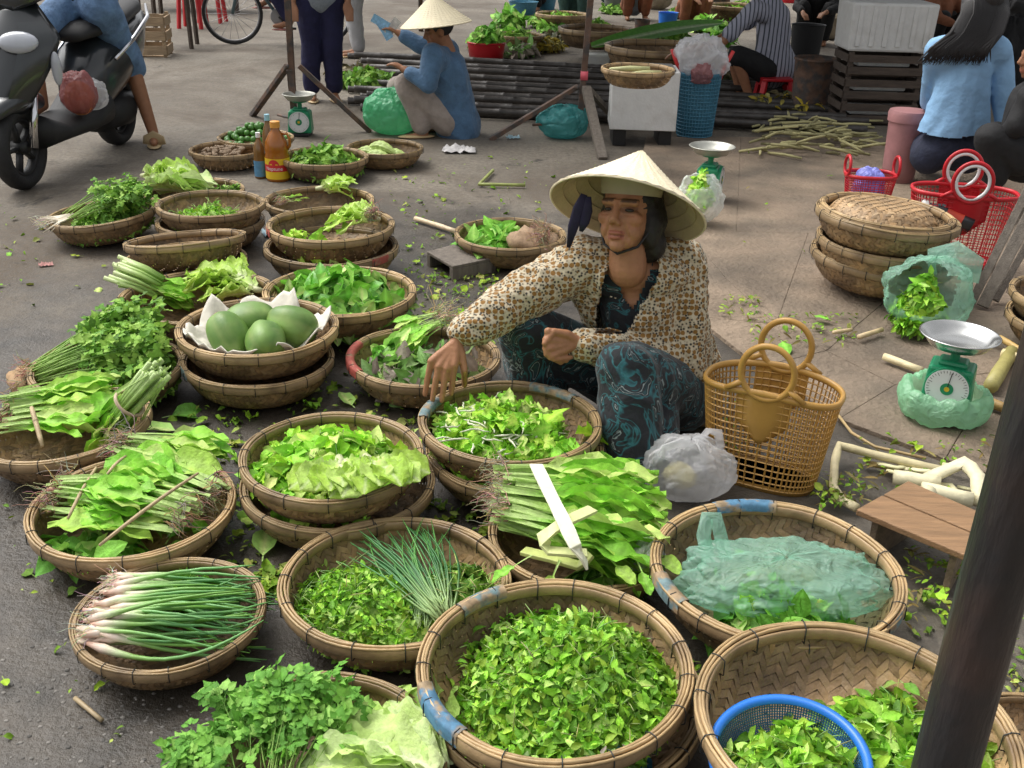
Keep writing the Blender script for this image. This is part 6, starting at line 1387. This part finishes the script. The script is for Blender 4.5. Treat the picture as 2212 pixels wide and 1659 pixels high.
# ------------------------------------------------------------------ other people (coarser)
def figure(label, J, top, legs, feet='skin', voxel=.011, hairmat=None, shorts=None, head=True, sleeves='long', hat_=None, name='person', extra=None, hem=None, hemz=None, skin=SK2, wr=.010):
    """J: joints; top / legs: materials of upper and lower clothing"""
    V3 = {k: Vector(v) for k, v in J.items()}; pel = V3['pelvis']; th = thing(name, label, 'person', loc=(pel.x, pel.y, 0)); o0 = th.location.copy(); T = Matrix.Translation(-o0)
    b = MB(); chest, neck, hd = V3['chest'], V3['neck'], V3['head']; ff = V3.get('face', Vector((0,-1,0))).normalized(); up = (hd-neck).normalized(); ff = (ff-up*ff.dot(up)).normalized(); HM = Matrix((ff.cross(up), ff, up)).transposed().to_4x4(); HM.translation = hd
    head_prims(b, HM, 1.0); chain(b, [(neck, .055), (chest, .11), (pel, .12)])
    for sd in 'LR':
        chain(b, [(chest.lerp(V3['sh'+sd], .5), .07), (V3['sh'+sd], .05), (V3['el'+sd], .040), (V3['wr'+sd], .027)]); w_ = V3['wr'+sd]; d = (w_-V3['el'+sd]).normalized(); sdv = d.cross(Vector((0,0,1))); sdv = sdv.normalized() if sdv.length > .01 else Vector((1,0,0))
        kn = [w_+d*.07+sdv*(k-1.5)*.018 for k in range(4)]; tp = [q+d*.06+Vector((0,0,-.035)) for q in kn]; fingers(b, w_, kn, tp, (w_+d*.03+sdv*.03, w_+d*.06+sdv*.04, w_+d*.085+sdv*.035-Vector((0,0,.02))), .010)
        chain(b, [(pel.lerp(V3['hip'+sd], .7), .09), (V3['hip'+sd], .085), (V3['kn'+sd], .056), (V3['kn'+sd].lerp(V3['an'+sd], .3), .052), (V3['an'+sd], .036)]); t = V3['toe'+sd]; chain(b, [(V3['an'+sd]-Vector((0,0,.02)), .036), (V3['an'+sd].lerp(t, .6)-Vector((0,0,.02)), .032), (t, .022)])
    me = fuse(b, min(voxel, .009), 3, 'body'); paint(me, face_col(HM.inverted(), 1.0, skin)); me.transform(T); me.materials.append(MATS['skin']); link('body', me, th)
    s_ = MB(); chain(s_, [(neck.lerp(chest, .25), .07), (chest, .145), (chest.lerp(pel, .6), .155), (pel.lerp(hem or pel, .5), .165)]); 
    if hem is not None: s_.caps(pel, .165, Vector(hem), .13)
    for sd in 'LR':
        e = V3['el'+sd]; w_ = V3['wr'+sd]; pts = [(chest.lerp(V3['sh'+sd], .6), .09), (V3['sh'+sd], .078), (V3['sh'+sd].lerp(e, .6), .068)]
        if sleeves == 'long': pts += [(e, .062), (e.lerp(w_, .72), .048)]
        elif sleeves == 'half': pts += [(V3['sh'+sd].lerp(e, .75), .07)]
        elif sleeves == 'threeq': pts += [(e, .060), (e.lerp(w_, .45), .052)]
        chain(s_, pts)
    for a_, ra_, b_, rb_ in (extra or ()): s_.caps(a_, ra_, b_, rb_)
    me = fuse(s_, voxel, 4, 'shirt'); wrinkle(me, wr, 10, pel.x)
    if hemz is not None: cut(me, lambda c, n: c.z < hemz+.012*noise.noise(c*9))
    me.transform(T); me.materials.append(MATS[top]); link('shirt', me, th)
    t = MB(); 
    for sd in 'LR':
        h, k, a = V3['hip'+sd], V3['kn'+sd], V3['an'+sd]; pts = [(pel, .135), (h, .115), (h.lerp(k, .6), .095)]
        if shorts is None: pts += [(k, .082), (k.lerp(a, .5), .078), (k.lerp(a, .88), .070)]
        else: pts += [(h.lerp(k, shorts), .088)]
        chain(t, pts)
    me = fuse(t, voxel, 4, 'trousers'); wrinkle(me, wr, 9, pel.y); me.transform(T); me.materials.append(MATS[legs]); link('trousers', me, th)
    if hairmat:
        h = MB(); h.ell(HM @ Vector((0,-.028,.034)), (.084,.095,.090), HM.to_3x3()); me = fuse(h, .010, 2, 'hair'); me.transform(T); me.materials.append(MATS[hairmat]); link('hair', me, th)
    if hat_: hat(th, Vector(hat_[0])-o0, hat_[1], hat_[2], hat_[3], mat='straw')
    if feet != 'skin':
        for sd in 'LR':
            a, tt = V3['an'+sd], V3['toe'+sd]; m = MB(); z0 = .012; d = (tt-a); d.z = 0; d.normalize(); cc = a.lerp(tt, .45); cc.z = z0+max(0, min(a.z, tt.z)-.05); m.ell(cc-o0, (.135,.048,.014), Matrix.Rotation(math.atan2(d.y, d.x), 3, 'Z')); m.build('sandal', feet, th)
    return th
pm('denim_blue', (.075,.155,.27), .85, .25, 14, .4, 60, sheen=.2); pm('beige_cloth', (.32,.27,.235), .9, .15, 20, .3, 50, sheen=.2); pm('navy', (.012,.012,.05), .85, .25, 12, .3, 40); pm('grey_knit', (.27,.31,.36), .9, .15, 60, .4, 120); pm('light_grey', (.42,.42,.43), .85, .12, 10, .3, 40); pm('sky_shirt', (.24,.43,.66), .8, .08, 8, .35, 30); pm('black_cloth', (.012,.012,.013), .85, .2, 10, .2, 40); pm('jean_dark', (.02,.025,.05), .85, .25, 18, .3, 60); pm('sandal_tan', (.52,.38,.20), .6); pm('teal_cloth', (.06,.13,.12), .9, .25, 10, .3, 40); pm('rust_cloth', (.26,.10,.05), .9, .25, 10, .3, 40); pm('jean_light', (.13,.23,.40), .85, .3, 14, .4, 50); pm('sole_tan', (.48,.36,.20), .6)
# crouching woman with banknotes
yc = P(960, 296).y
J = dict(pelvis=Q(985,262,yc+.1), chest=Q(965,150,yc), neck=Q(955,98,yc-.03), head=Q(946,64,yc-.05), face=(-.9,-.2,-.15), shL=Q(935,118,yc-.16), shR=Q(968,108,yc+.16), elR=Q(905,96,yc+.2), wrR=Q(862,72,yc+.2), elL=Q(925,182,yc-.2), wrL=Q(872,150,yc-.15), hipL=Q(965,262,yc), hipR=Q(970,255,yc+.18), knL=Q(878,182,yc-.06), knR=Q(862,190,yc+.2), anL=Q(915,284,yc-.05), anR=Q(925,275,yc+.2), toeL=Q(880,296,yc-.08), toeR=Q(890,285,yc+.2))
cp = figure('crouching woman in blue denim shirt and conical hat holding out banknotes', J, 'denim_blue', 'beige_cloth', 'sandal_tan', hairmat='hair', hem=Q(995,285,yc+.05), hat_=(Q(942,52,yc-.08), (camU*.95-camR*.10+camB*.42), 76*mpp(Q(937,42,yc)), 62*mpp(Q(937,42,yc))))
pm('note_blue', (.22,.42,.62), .7, .3, 60)
for i, (lab, px, py, a, mt) in enumerate((('blue banknote held out by the crouching woman, upper',822,48,.5,'note_blue'),('second blue banknote below the first in the crouching woman\'s hand',832,66,1.0,'note_blue'),('grey banknote end in the crouching woman\'s fist',848,58,-.9,'paper'))):
    m = MB(); m.grid(lambda u, v: ((u-.5)*.13, .006*math.sin(u*5), (v-.5)*.06), 8, 3); o = m.build('banknote',mt,None,lab,'banknote'); o.matrix_world = Matrix.Translation(Q(px,py,yc+.18)) @ Matrix.Rotation(a,4,'Y')
def standing(label, px, py, top, legs, yaw=0.0, hgt=1.58, feet='sandal_tan', hairmat='hair', **kw):
    g_ = P(px, py); s = hgt/1.6; Rz = Matrix.Rotation(yaw, 3, 'Z')
    def L3(x, y, z): return g_+Rz @ Vector((x*s, y*s, z*s))
    J = dict(pelvis=L3(0,0,.86), chest=L3(0,0,1.16), neck=L3(0,0,1.33), head=L3(0,-.02,1.47), face=Rz @ Vector((0,-1,0)), shL=L3(.17,0,1.27), shR=L3(-.17,0,1.27), elL=L3(.22,.03,1.0), elR=L3(-.22,.03,1.0), wrL=L3(.22,-.1,.80), wrR=L3(-.22,-.1,.80), hipL=L3(.09,0,.80), hipR=L3(-.09,0,.80), knL=L3(.09,-.02,.46), knR=L3(-.09,.0,.46), anL=L3(.09,.02,.07), anR=L3(-.09,.05,.07), toeL=L3(.10,-.14,.03), toeR=L3(-.10,-.11,.03))
    return figure(label, J, top, legs, feet, hairmat=hairmat, **kw)
standing('standing person in navy trousers and grey-blue top beside the left post', 700, 218, 'grey_knit', 'navy', .3)
standing('person in light grey trousers walking behind the left post', 768, 122, 'light_grey', 'light_grey', -1.2)
# person in stripes on the red stool
ys_ = P(1662, 215).y+.12
J = dict(pelvis=Q(1668,150,ys_), chest=Q(1672,40,ys_-.03), neck=Q(1650,-35,ys_-.08), head=Q(1630,-85,ys_-.1), face=(-.8,-.3,-.4), shR=Q(1628,20,ys_-.2), shL=Q(1655,10,ys_+.18), elR=Q(1560,92,ys_-.25), wrR=Q(1470,112,ys_-.2), elL=Q(1600,60,ys_+.2), wrL=Q(1530,95,ys_+.1), hipR=Q(1650,150,ys_-.1), hipL=Q(1655,148,ys_+.12), knR=Q(1590,118,ys_-.16), knL=Q(1585,125,ys_+.15), anR=Q(1618,206,ys_-.14), anL=Q(1600,205,ys_+.12), toeR=Q(1590,216,ys_-.2), toeL=Q(1570,212,ys_+.1))
figure('person in grey pinstriped shirt and black shorts sitting on the red stool', J, 'stripe_cloth', 'black_cloth', hairmat='hair', sleeves='half', shorts=.95, hem=Q(1690,140,ys_))
# woman in light blue shirt, back to us
yb = P(2075, 425).y
J = dict(pelvis=Q(2045,312,yb), chest=Q(2085,150,yb+.02), neck=Q(2110,60,yb+.03), head=Q(2128,5,yb+.05), face=(.35,.9,-.1), shL=Q(2028,110,yb), shR=Q(2158,118,yb+.05), elL=Q(2010,220,yb+.25), wrL=Q(2060,250,yb+.45), elR=Q(2172,260,yb-.02), wrR=Q(2225,235,yb+.2), hipL=Q(2010,335,yb), hipR=Q(2085,335,yb+.02), knL=Q(2000,300,yb+.42), knR=Q(2110,300,yb+.42), anL=Q(2005,345,yb+.5), anR=Q(2110,345,yb+.5), toeL=Q(2005,340,yb+.65), toeR=Q(2110,340,yb+.65))
bw = figure('woman with long black hair in light blue shirt, back turned', J, 'sky_shirt', 'jean_dark', sleeves='threeq', hem=Q(2040,285,yb), wr=.008, hemz=Q(2050,285,yb).z, extra=((Q(2075,170,yb),.12,Q(2005,300,yb-.02),.08),(Q(2090,170,yb),.12,Q(2095,305,yb-.02),.11),(Q(2040,110,yb),.09,Q(2150,112,yb+.02),.09)))
o0 = bw.location
hm = MB()
for i in range(230):
    a = rng.uniform(-1, 1); x0 = 2128+a*46; L_ = rng.uniform(.75, 1.0); pts = [Q(x0, -20+10*a*a, yb+.02-.05*(1-a*a)), Q(x0+4*a, 30, yb-.07), Q(x0-18+10*a, 70, yb-.11), Q(2085+a*62-20*rng.uniform(0,1), 70+42*L_, yb-.135), Q(2070+a*72-25*rng.uniform(0,1), 80+62*L_, yb-.145)]
    hm.tube([p-o0 for p in pts], [.012,.012,.010,.006,.001], 5, flat=.5)
hm.ell(Q(2130,-5,yb+.04)-o0, (.10,.11,.13)); hm.build('long_hair','hair',bw)
# dark figure at the right edge
yd = P(2200, 470).y
J = dict(pelvis=Q(2215,330,yd), chest=Q(2235,230,yd), neck=Q(2240,170,yd), head=Q(2245,120,yd), face=(-1,0,0), shL=Q(2230,210,yd-.15), shR=Q(2240,205,yd+.15), elL=Q(2200,270,yd-.18), wrL=Q(2165,300,yd-.1), elR=Q(2200,262,yd+.2), wrR=Q(2165,290,yd+.15), hipL=Q(2205,335,yd-.1), hipR=Q(2205,330,yd+.12), knL=Q(2140,300,yd-.12), knR=Q(2145,292,yd+.15), anL=Q(2150,392,yd-.1), anR=Q(2150,385,yd+.15), toeL=Q(2115,400,yd-.1), toeR=Q(2115,395,yd+.15))
figure('person in black clothes sitting at the right edge', J, 'black_cloth', 'black_cloth', hairmat='hair')
def squat(label, px, py, top, legs, yaw, z=0.0, **kw):
    g_ = P(px, py, z); Rz = Matrix.Rotation(yaw, 3, 'Z')
    def L3(x, y, q): return g_+Rz @ Vector((x, y, q))
    J = dict(pelvis=L3(0,.12,.20), chest=L3(0,-.02,.52), neck=L3(0,-.08,.70), head=L3(0,-.13,.84), face=Rz @ Vector((0,-1,-.3)), shL=L3(.17,-.04,.62), shR=L3(-.17,-.04,.62), elL=L3(.24,-.25,.46), elR=L3(-.24,-.25,.46), wrL=L3(.12,-.46,.42), wrR=L3(-.14,-.46,.40), hipL=L3(.10,.06,.20), hipR=L3(-.10,.06,.20), knL=L3(.16,-.26,.46), knR=L3(-.16,-.26,.46), anL=L3(.13,-.10,.07), anR=L3(-.13,-.10,.07), toeL=L3(.15,-.27,.03), toeR=L3(-.15,-.27,.03))
    return figure(label, J, top, legs, hairmat='hair', voxel=.014, **kw)
squat('squatting vendor in dark green clothes behind the far basket, top centre', 1240, 40, 'teal_cloth', 'teal_cloth', -.2, sleeves='half')
squat('squatting vendor with rust-brown clothes behind the wide tray', 1490, 55, 'rust_cloth', 'rust_cloth', .2, sleeves='half')
squat('squatting vendor in grey at the top, left of the striped person', 1370, 42, 'grey_knit', 'rust_cloth', .1, sleeves='half')
squat('squatting vendor in dark clothes behind the grooved foam box', 2010, 120, 'rust_cloth', 'black_cloth', .4)
squat('squatting vendor in black left of the grooved foam box', 1755, 95, 'black_cloth', 'black_cloth', -.3)
# ================================================================== scooter and rider
pm('scoot_dark', (.018,.022,.025), .28, .15, 5, coat=.7); pm('scoot_silver', (.035,.040,.043), .3, .12, 5, coat=.6, metal=.3); pm('tyre', (.016,.016,.017), .75, .2, 30, .2, 60); pm('lamp_glass', (.40,.42,.47), .06, .1, coat=1.0); pm('chrome', (.7,.7,.72), .12, metal=1.0); pm('matt_black', (.012,.012,.013), .6)
def wheel(th, c, R, w_, name='wheel', spokes=5, axis=(0,1,0)):
    o = link(name, None, th, Matrix.Translation(c)); bpy.data.objects.remove(o)
    t = MB(); t.tube([(R*.82*math.cos(a), 0, R*.82*math.sin(a)) for a in [k*6.2832/40 for k in range(40)]], [R*.18*1.0]*40, 12, closed=True, up=(0,1,0), flat=w_/(R*.36)); to = t.build('tyre', 'tyre', th, M=Matrix.Translation(c))
    r = MB(); r.tube([(R*.64*math.cos(a), 0, R*.64*math.sin(a)) for a in [k*6.2832/32 for k in range(32)]], .016, 8, closed=True, up=(0,1,0), flat=1.8); 
    for k in range(spokes): a = k*6.2832/spokes; r.bar((0,0,0), (R*.64*math.cos(a), 0, R*.64*math.sin(a)), .035, .02)
    r.tube([(0,-.05,0),(0,.05,0)], .035, 14); r.build('rim', 'matt_black', th, M=Matrix.Translation(c))
F_ = P(58, 408); Rr = P(258, 312); d = (F_-Rr); d.z = 0; L_ = d.length; yaw = math.atan2(d.y, d.x)
sc = thing('motor_scooter', 'dark grey motor scooter ridden past at the upper left', 'scooter', loc=(Rr.x, Rr.y, 0), rz=yaw)
WB = L_; RW = .235
wheel(sc, (WB,0,RW), RW, .105); wheel(sc, (0,0,RW), RW, .12)
for sy in (-1, 1):
    m = MB(); m.tube([(WB,sy*.085,RW),(WB-.10,sy*.085,.56)], [.024,.022], 10); m.build('fork_leg','chrome',sc)
def loft(th, secs, mat, name, n=24, p=2.6):
    m = MB(); vs = []
    for (x, z, hw, hh, tl) in secs:
        for k in range(n):
            a = 6.2832*k/n; ca, sa = math.cos(a), math.sin(a); yy = hw*math.copysign(abs(ca)**(2/p), ca); zz = hh*math.copysign(abs(sa)**(2/p), sa); vs.append((x+zz*tl, yy, z+zz))
    k2 = len(secs); m.add(vs, [(i*n+k, i*n+(k+1) % n, (i+1)*n+(k+1) % n, (i+1)*n+k) for i in range(k2-1) for k in range(n)]+[tuple(range(n-1,-1,-1)), tuple((k2-1)*n+k for k in range(n))]); o = m.build(name, mat, th); return o
loft(sc, [(WB+.20,.44,.03,.03,0),(WB+.16,.47,.07,.045,0),(WB+.05,.50,.10,.05,0),(WB-.10,.50,.10,.05,0),(WB-.2,.46,.08,.05,0)], 'scoot_dark', 'front_fender')
# front apron: wide shield curving up to the handlebar
m = MB()
def apron(u, v):
    y = (u-.5)*2; z = .42+.56*v; hw = .06+.21*math.sin(min(1, v*1.3)*1.57)-.16*max(0, v-.72)/.28; x = WB+.14-.26*v-.16*y*y*(1-.3*v)+.05*math.sin(v*3.1); return (x, y*hw, z)
m.grid(apron, 21, 18); ao = m.build('front_apron','scoot_dark',sc); md = ao.modifiers.new('s','SOLIDIFY'); md.thickness = .02
for sy in (-1, 1):
    m = MB(); m.grid(lambda u, v: Vector(apron(.5+sy*(.20+.26*u), .15+.7*v))+Vector((.022,0,0)), 8, 10); m.build('side_panel','scoot_silver',sc)
    m = MB(); m.ell((WB+.01, sy*.10, .80), (.03,.105,.06), Matrix.Rotation(sy*.25,3,'Z') @ Matrix.Rotation(-.45,3,'Y')); m.build('headlight','lamp_glass',sc)
    m = MB(); m.ell((WB-.07, sy*.25, .66), (.02,.03,.09)); m.build('indicator','lamp_glass',sc)
loft(sc, [(WB-.10,.99,.05,.05,0),(WB-.16,1.03,.17,.065,0),(WB-.24,1.04,.19,.055,0),(WB-.30,1.03,.12,.04,0)], 'scoot_dark', 'handlebar_cowl')
m = MB(); m.tube([(WB-.26,-.36,1.04),(WB-.22,-.2,1.03),(WB-.22,.2,1.03),(WB-.26,.36,1.04)],.017,8); m.build('handlebar','matt_black',sc)
loft(sc, [(WB-.12,.30,.16,.10,0),(WB-.30,.27,.17,.06,0),(.55,.27,.18,.07,0),(.38,.32,.19,.12,0)], 'matt_black', 'floorboard')
loft(sc, [(.50,.40,.10,.15,0),(.36,.48,.17,.22,0),(.10,.56,.19,.20,0),(-.20,.66,.17,.15,0),(-.42,.76,.10,.08,0),(-.50,.80,.03,.03,0)], 'scoot_dark', 'rear_body')
loft(sc, [(.46,.74,.08,.03,0),(.35,.77,.14,.05,0),(.05,.79,.16,.055,0),(-.30,.85,.13,.05,0),(-.42,.87,.07,.03,0)], 'matt_black', 'seat')
for sy in (-1, 1): m = MB(); m.tube([(.30,sy*.195,.60),(.05,sy*.215,.70),(-.25,sy*.19,.80),(-.42,sy*.11,.86)],[.012,.016,.014,.008],8); m.build('grab_trim','chrome',sc)
m = MB(); m.tube([(.25,-.17,.24),(.0,-.19,.27),(-.25,-.20,.32),(-.42,-.20,.36)],[.03,.045,.05,.03],12); m.build('exhaust','scoot_silver',sc)
loft(sc, [(.30,.24,.12,.10,0),(.0,.24,.15,.11,0),(-.15,.26,.10,.08,0)], 'matt_black', 'engine_case')
yb_ = sc.matrix_world
def SL(x, y, z): return yb_ @ Vector((x, y, z))
bag('shopping_bag','red and yellow shopping bag hanging at the rider\'s feet',SL(.72,.14,.34),(.095,.085,.125),'film_pink',41,.12); bag('clear_bag','bluish clear bag on the scooter floorboard',SL(.55,.12,.33),(.10,.09,.09),'film_white',43,.15)
m = MB(); m.ell((0,0,0),(.09,.07,.10)); pm('orange_fruit',(.55,.20,.06),.5,.5,8); o = m.build('mango_pack','orange_fruit',None,'orange fruit showing through the bag on the scooter','fruit'); o.location = SL(.72,.14,.43)
yf = P(335, 315); ankl = Vector((yf.x-.02, yf.y+.05, .08))
J = dict(pelvis=SL(.12,0,.92), chest=SL(.22,0,1.24), neck=SL(.28,0,1.42), head=SL(.30,0,1.57), face=SL(1,0,0)-SL(0,0,0), shL=SL(.24,.18,1.36), shR=SL(.24,-.18,1.36), elL=SL(.48,.26,1.18), elR=SL(.48,-.26,1.18), wrL=SL(.82,.30,1.10), wrR=SL(.82,-.30,1.10), hipL=SL(.30,.14,.90), hipR=SL(.18,-.12,.88), knL=Q(282,138,ankl.y+.02), knR=SL(.60,-.18,.74), anL=ankl, anR=SL(.62,-.15,.38), toeL=Vector((yf.x+.03, yf.y-.10, .04)), toeR=SL(.82,-.17,.34))
rider = figure('scooter rider in knee-length blue jeans with one sandalled foot on the road', J, 'black_cloth', 'jean_light', 'sole_tan', hairmat='hair', shorts=1.06, voxel=.012)
m = MB(); c = Vector((yf.x+.015, yf.y-.02, 0)); m.tube([(-.045,0,.02),(-.042,0,.055),(0,0,.078),(.042,0,.055),(.045,0,.02)],.035,10,flat=.12,up=(0,1,0)); m.build('sandal_strap','sole_tan',rider,M=Matrix.Translation(c+Vector((0,-.03,0))-rider.location))
# ================================================================== bicycle
B0 = P(508, 96); bd = Vector((.95,.30,0)).normalized(); bi = thing('bicycle','bicycle passing at the top left, wheel half in view','bicycle',loc=(B0.x, B0.y, 0), rz=math.atan2(bd.y, bd.x))
pm('bike_frame',(.10,.16,.18),.4); pm('spoke',(.35,.35,.36),.4,metal=.6)
for cx in (0, 1.02):
    t = MB(); t.tube([(.315*math.cos(a),0,.315*math.sin(a)) for a in [k*6.2832/40 for k in range(40)]],.018,8,closed=True,up=(0,1,0)); t.build('tyre','tyre',bi,M=Matrix.Translation((cx,0,.333)))
    t = MB(); t.tube([(.292*math.cos(a),0,.292*math.sin(a)) for a in [k*6.2832/40 for k in range(40)]],.010,6,closed=True,up=(0,1,0)); t.build('rim','spoke',bi,M=Matrix.Translation((cx,0,.333)))
    for k in range(18): t = MB(); t.tube([(0,0,0),(.29*math.cos(k*.349),0,.29*math.sin(k*.349))],.0022,4); t.build('spoke','spoke',bi,M=Matrix.Translation((cx,(.01 if k % 2 else -.01),.333)))
for a, b2, r in (((0,.0,.333),(.16,0,.90),.018),((.14,0,.82),(.50,0,.30),.018),((.14,0,.80),(.62,0,.78),.016),((.50,0,.30),(.62,0,.85),.016),((.50,0,.30),(1.02,.04,.333),.012),((.62,0,.78),(1.02,.04,.333),.010),((.05,0,1.0),(.20,0,.95),.014)):
    t = MB(); t.tube([a, b2], r, 8); t.build('frame_tube','bike_frame',bi)
t = MB(); t.tube([(.50,-.02,.30),(.50,-.06,.30)],.09,24); t.build('chain_wheel','spoke',bi,auto=30); t = MB(); t.bar((.50,-.07,.30),(.62,-.07,.18),.02,.02); t.bar((.58,-.12,.18),(.68,-.12,.18),.06,.02); t.build('pedal','matt_black',bi)
t = MB(); t.ell((.62,0,.90),(.14,.07,.035)); t.build('saddle','matt_black',bi)
t = MB(); t.tube([(.08,-.28,1.0),(.16,-.1,1.02),(.16,.1,1.02),(.08,.28,1.0)],.013,8); t.build('handlebar','spoke',bi)
BM = bi.matrix_world
def BL(x, y, z): return BM @ Vector((x, y, z))
J = dict(pelvis=BL(.64,0,1.0), chest=BL(.52,0,1.32), neck=BL(.48,0,1.5), head=BL(.45,0,1.64), face=BL(-1,0,0)-BL(0,0,0), shL=BL(.48,-.18,1.43), shR=BL(.48,.18,1.43), elL=BL(.3,-.26,1.22), elR=BL(.3,.26,1.22), wrL=BL(.1,-.27,1.05), wrR=BL(.1,.27,1.05), hipL=BL(.6,-.1,.98), hipR=BL(.6,.1,.98), knL=BL(.42,-.12,.62), knR=BL(.35,.12,.75), anL=BL(.62,-.13,.27), anR=BL(.42,.12,.48), toeL=BL(.44,-.13,.21), toeR=BL(.28,.12,.42))
pm('shoe_red',(.32,.12,.10),.6,.5,14); figure('cyclist in dark trousers riding at the top left', J, 'navy', 'navy', 'shoe_red', hairmat='hair', voxel=.014)

# ================================================================== unseen roof added to shade the far right vendors, and clutter under it
pm('shade_tarp', (.10,.13,.16), .7, .25, 3, .3, 10)
cp_ = thing('added_shade_roof','out-of-view tarpaulin roof added to darken the stalls at the far right','added_canopy',loc=(2.2,10.9,0))
m = MB(); m.grid(lambda u, v: ((u-.5)*7.4, (v-.5)*6.6, 2.35+.10*math.sin(u*9)*math.sin(v*7)+.25*v), 24, 20); m.build('shade_sheet','shade_tarp',cp_)
for sx in (-3.5, 3.5):
    m = MB(); m.tube([(sx,3.1,0),(sx,3.1,2.6)],.03,8); m.build('shade_pole','rust',cp_)
far = [('blue tub of greens at the far stalls',1130,30,.22,.18,'blue_bucket'),('grey tub at the top centre stalls',1330,28,.20,.22,'grey_lid'),('dark tub near the striped person\'s feet',1555,150,.15,.16,'matt_black'),('brown tub behind the striped person',1545,40,.20,.30,'rust'),('green tub at the far top right',1850,10,.22,.30,'scale_green'),('black tub behind the rusty bin',1735,140,.18,.42,'matt_black'),('dark tub beside the dark crates at right',2000,255,.16,.34,'matt_black'),('red tub at the very top right',1700,5,.2,.4,'red_plastic')]
for lab, px, py, r, h, mt in far:
    p = P(px, py); th = thing('far_tub',lab,'tub',loc=p); m = MB(); m.lathe([(r*.8,0),(r,h),(r*1.05,h*1.01),(r*.95,h),(r*.9,h*.85),(.001,h*.84)],20,cap0=True); m.build('tub_body',mt,th,auto=50)
for lab, px, py, key, n, r, h in (('leafy heap on the ground at the top centre',1200,70,'big',120,.3,.12),('leafy heap beside the far blue tub',1100,60,'big',110,.28,.2),('mixed greens behind the wide tray',1530,70,'big',110,.3,.14),('dark leaf waste around the far bamboo poles',1330,30,'basil',180,.3,.12),('green leaf heap at the far stall right of the tray',1600,30,'basil',200,.3,.18)):
    far_pile(lab,px,py,r,h,key,n,name='leaf_heap',cat='greens')
pm('sack_cloth',(.30,.25,.18),.9,.2,10,.3,40)
for i, (lab, px, py, r, mt) in enumerate((('brown sack at the far stalls, top centre',1420,20,(.25,.2,.3),'sack_cloth'),('teal sack behind the far vendors',1320,8,(.25,.2,.3),'teal_cloth'),('pale sack left of the grooved foam box',1790,85,(.16,.14,.2),'sack_cloth'),('dark sack right of the grooved foam box',2000,90,(.3,.25,.4),'black_cloth'),('dark sack at the top right corner',2190,90,(.3,.25,.4),'black_cloth'),('dark bundle behind the woman in blue',2150,200,(.25,.2,.35),'black_cloth'))):
    bag('market_sack',lab,P(px,py),r,mt,50+i,.12,'sack')
far_pile('trodden cane scraps between poles and crates',1700,240,.35,.03,'yellow',160,name='cane_scraps',cat='scraps')

for lab, px, py, w_ in (('far round basket of leaves left of the top centre post',1215,30,120),('far round basket of leaves right of the top centre post',1375,75,120),('far round basket of leaves behind the striped person',1590,12,130),('far round basket of greens beside the far left vendor',1120,75,110)):
    q = basket(px, py, w_, lab, 0, zb=.05); q2 = Bk(); q2.R = q.R; q2.s = q.s; q2.M = q.M; q2.z_in = q.z_in
    pile('leaf_heap','leaves in the '+lab.replace(' of leaves','').replace(' of greens',''),'greens',q2,'basil',260,[(0,0,.85,.85,.16,1)],nobj=12,scale=(1.1,1.7))
squat('squatting vendor in dark grey between the far baskets, top centre', 1150, 22, 'jean_dark', 'black_cloth', -.4, sleeves='half')
squat('squatting vendor in rust at the top, right of the striped person', 1820, 60, 'rust_cloth', 'black_cloth', .3, sleeves='half')

tset('brown', lambda c, s: blade(.06, .022, 4, .3, .5, .85, .4, s, c, 1.2, 1), [(.12,.10,.05),(.08,.09,.035),(.17,.14,.07)])
for lab, px, py, key, n, r, h in (('brownish twig heap beside the left post',765,175,'brown',320,.28,.12),('wilted leaf heap in front of the far baskets',1230,95,'brown',260,.35,.08),('mixed dark greens left of the foam block',1180,60,'basil',260,.32,.16),('dark greens spread behind the wide tray',1490,40,'basil',300,.40,.18),('leafy bundle right of the wide tray',1560,100,'big',90,.22,.12),('pile of greens below the far left vendor',1110,95,'big',120,.25,.10),('dark waste leaves at the striped person\'s feet',1540,180,'brown',200,.30,.04),('dark waste leaves by the rusty bin',1720,225,'brown',160,.25,.04)):
    far_pile(lab,px,py,r,h,key,n,name='leaf_heap',cat='greens')
bpy.data.scenes.remove(TS)
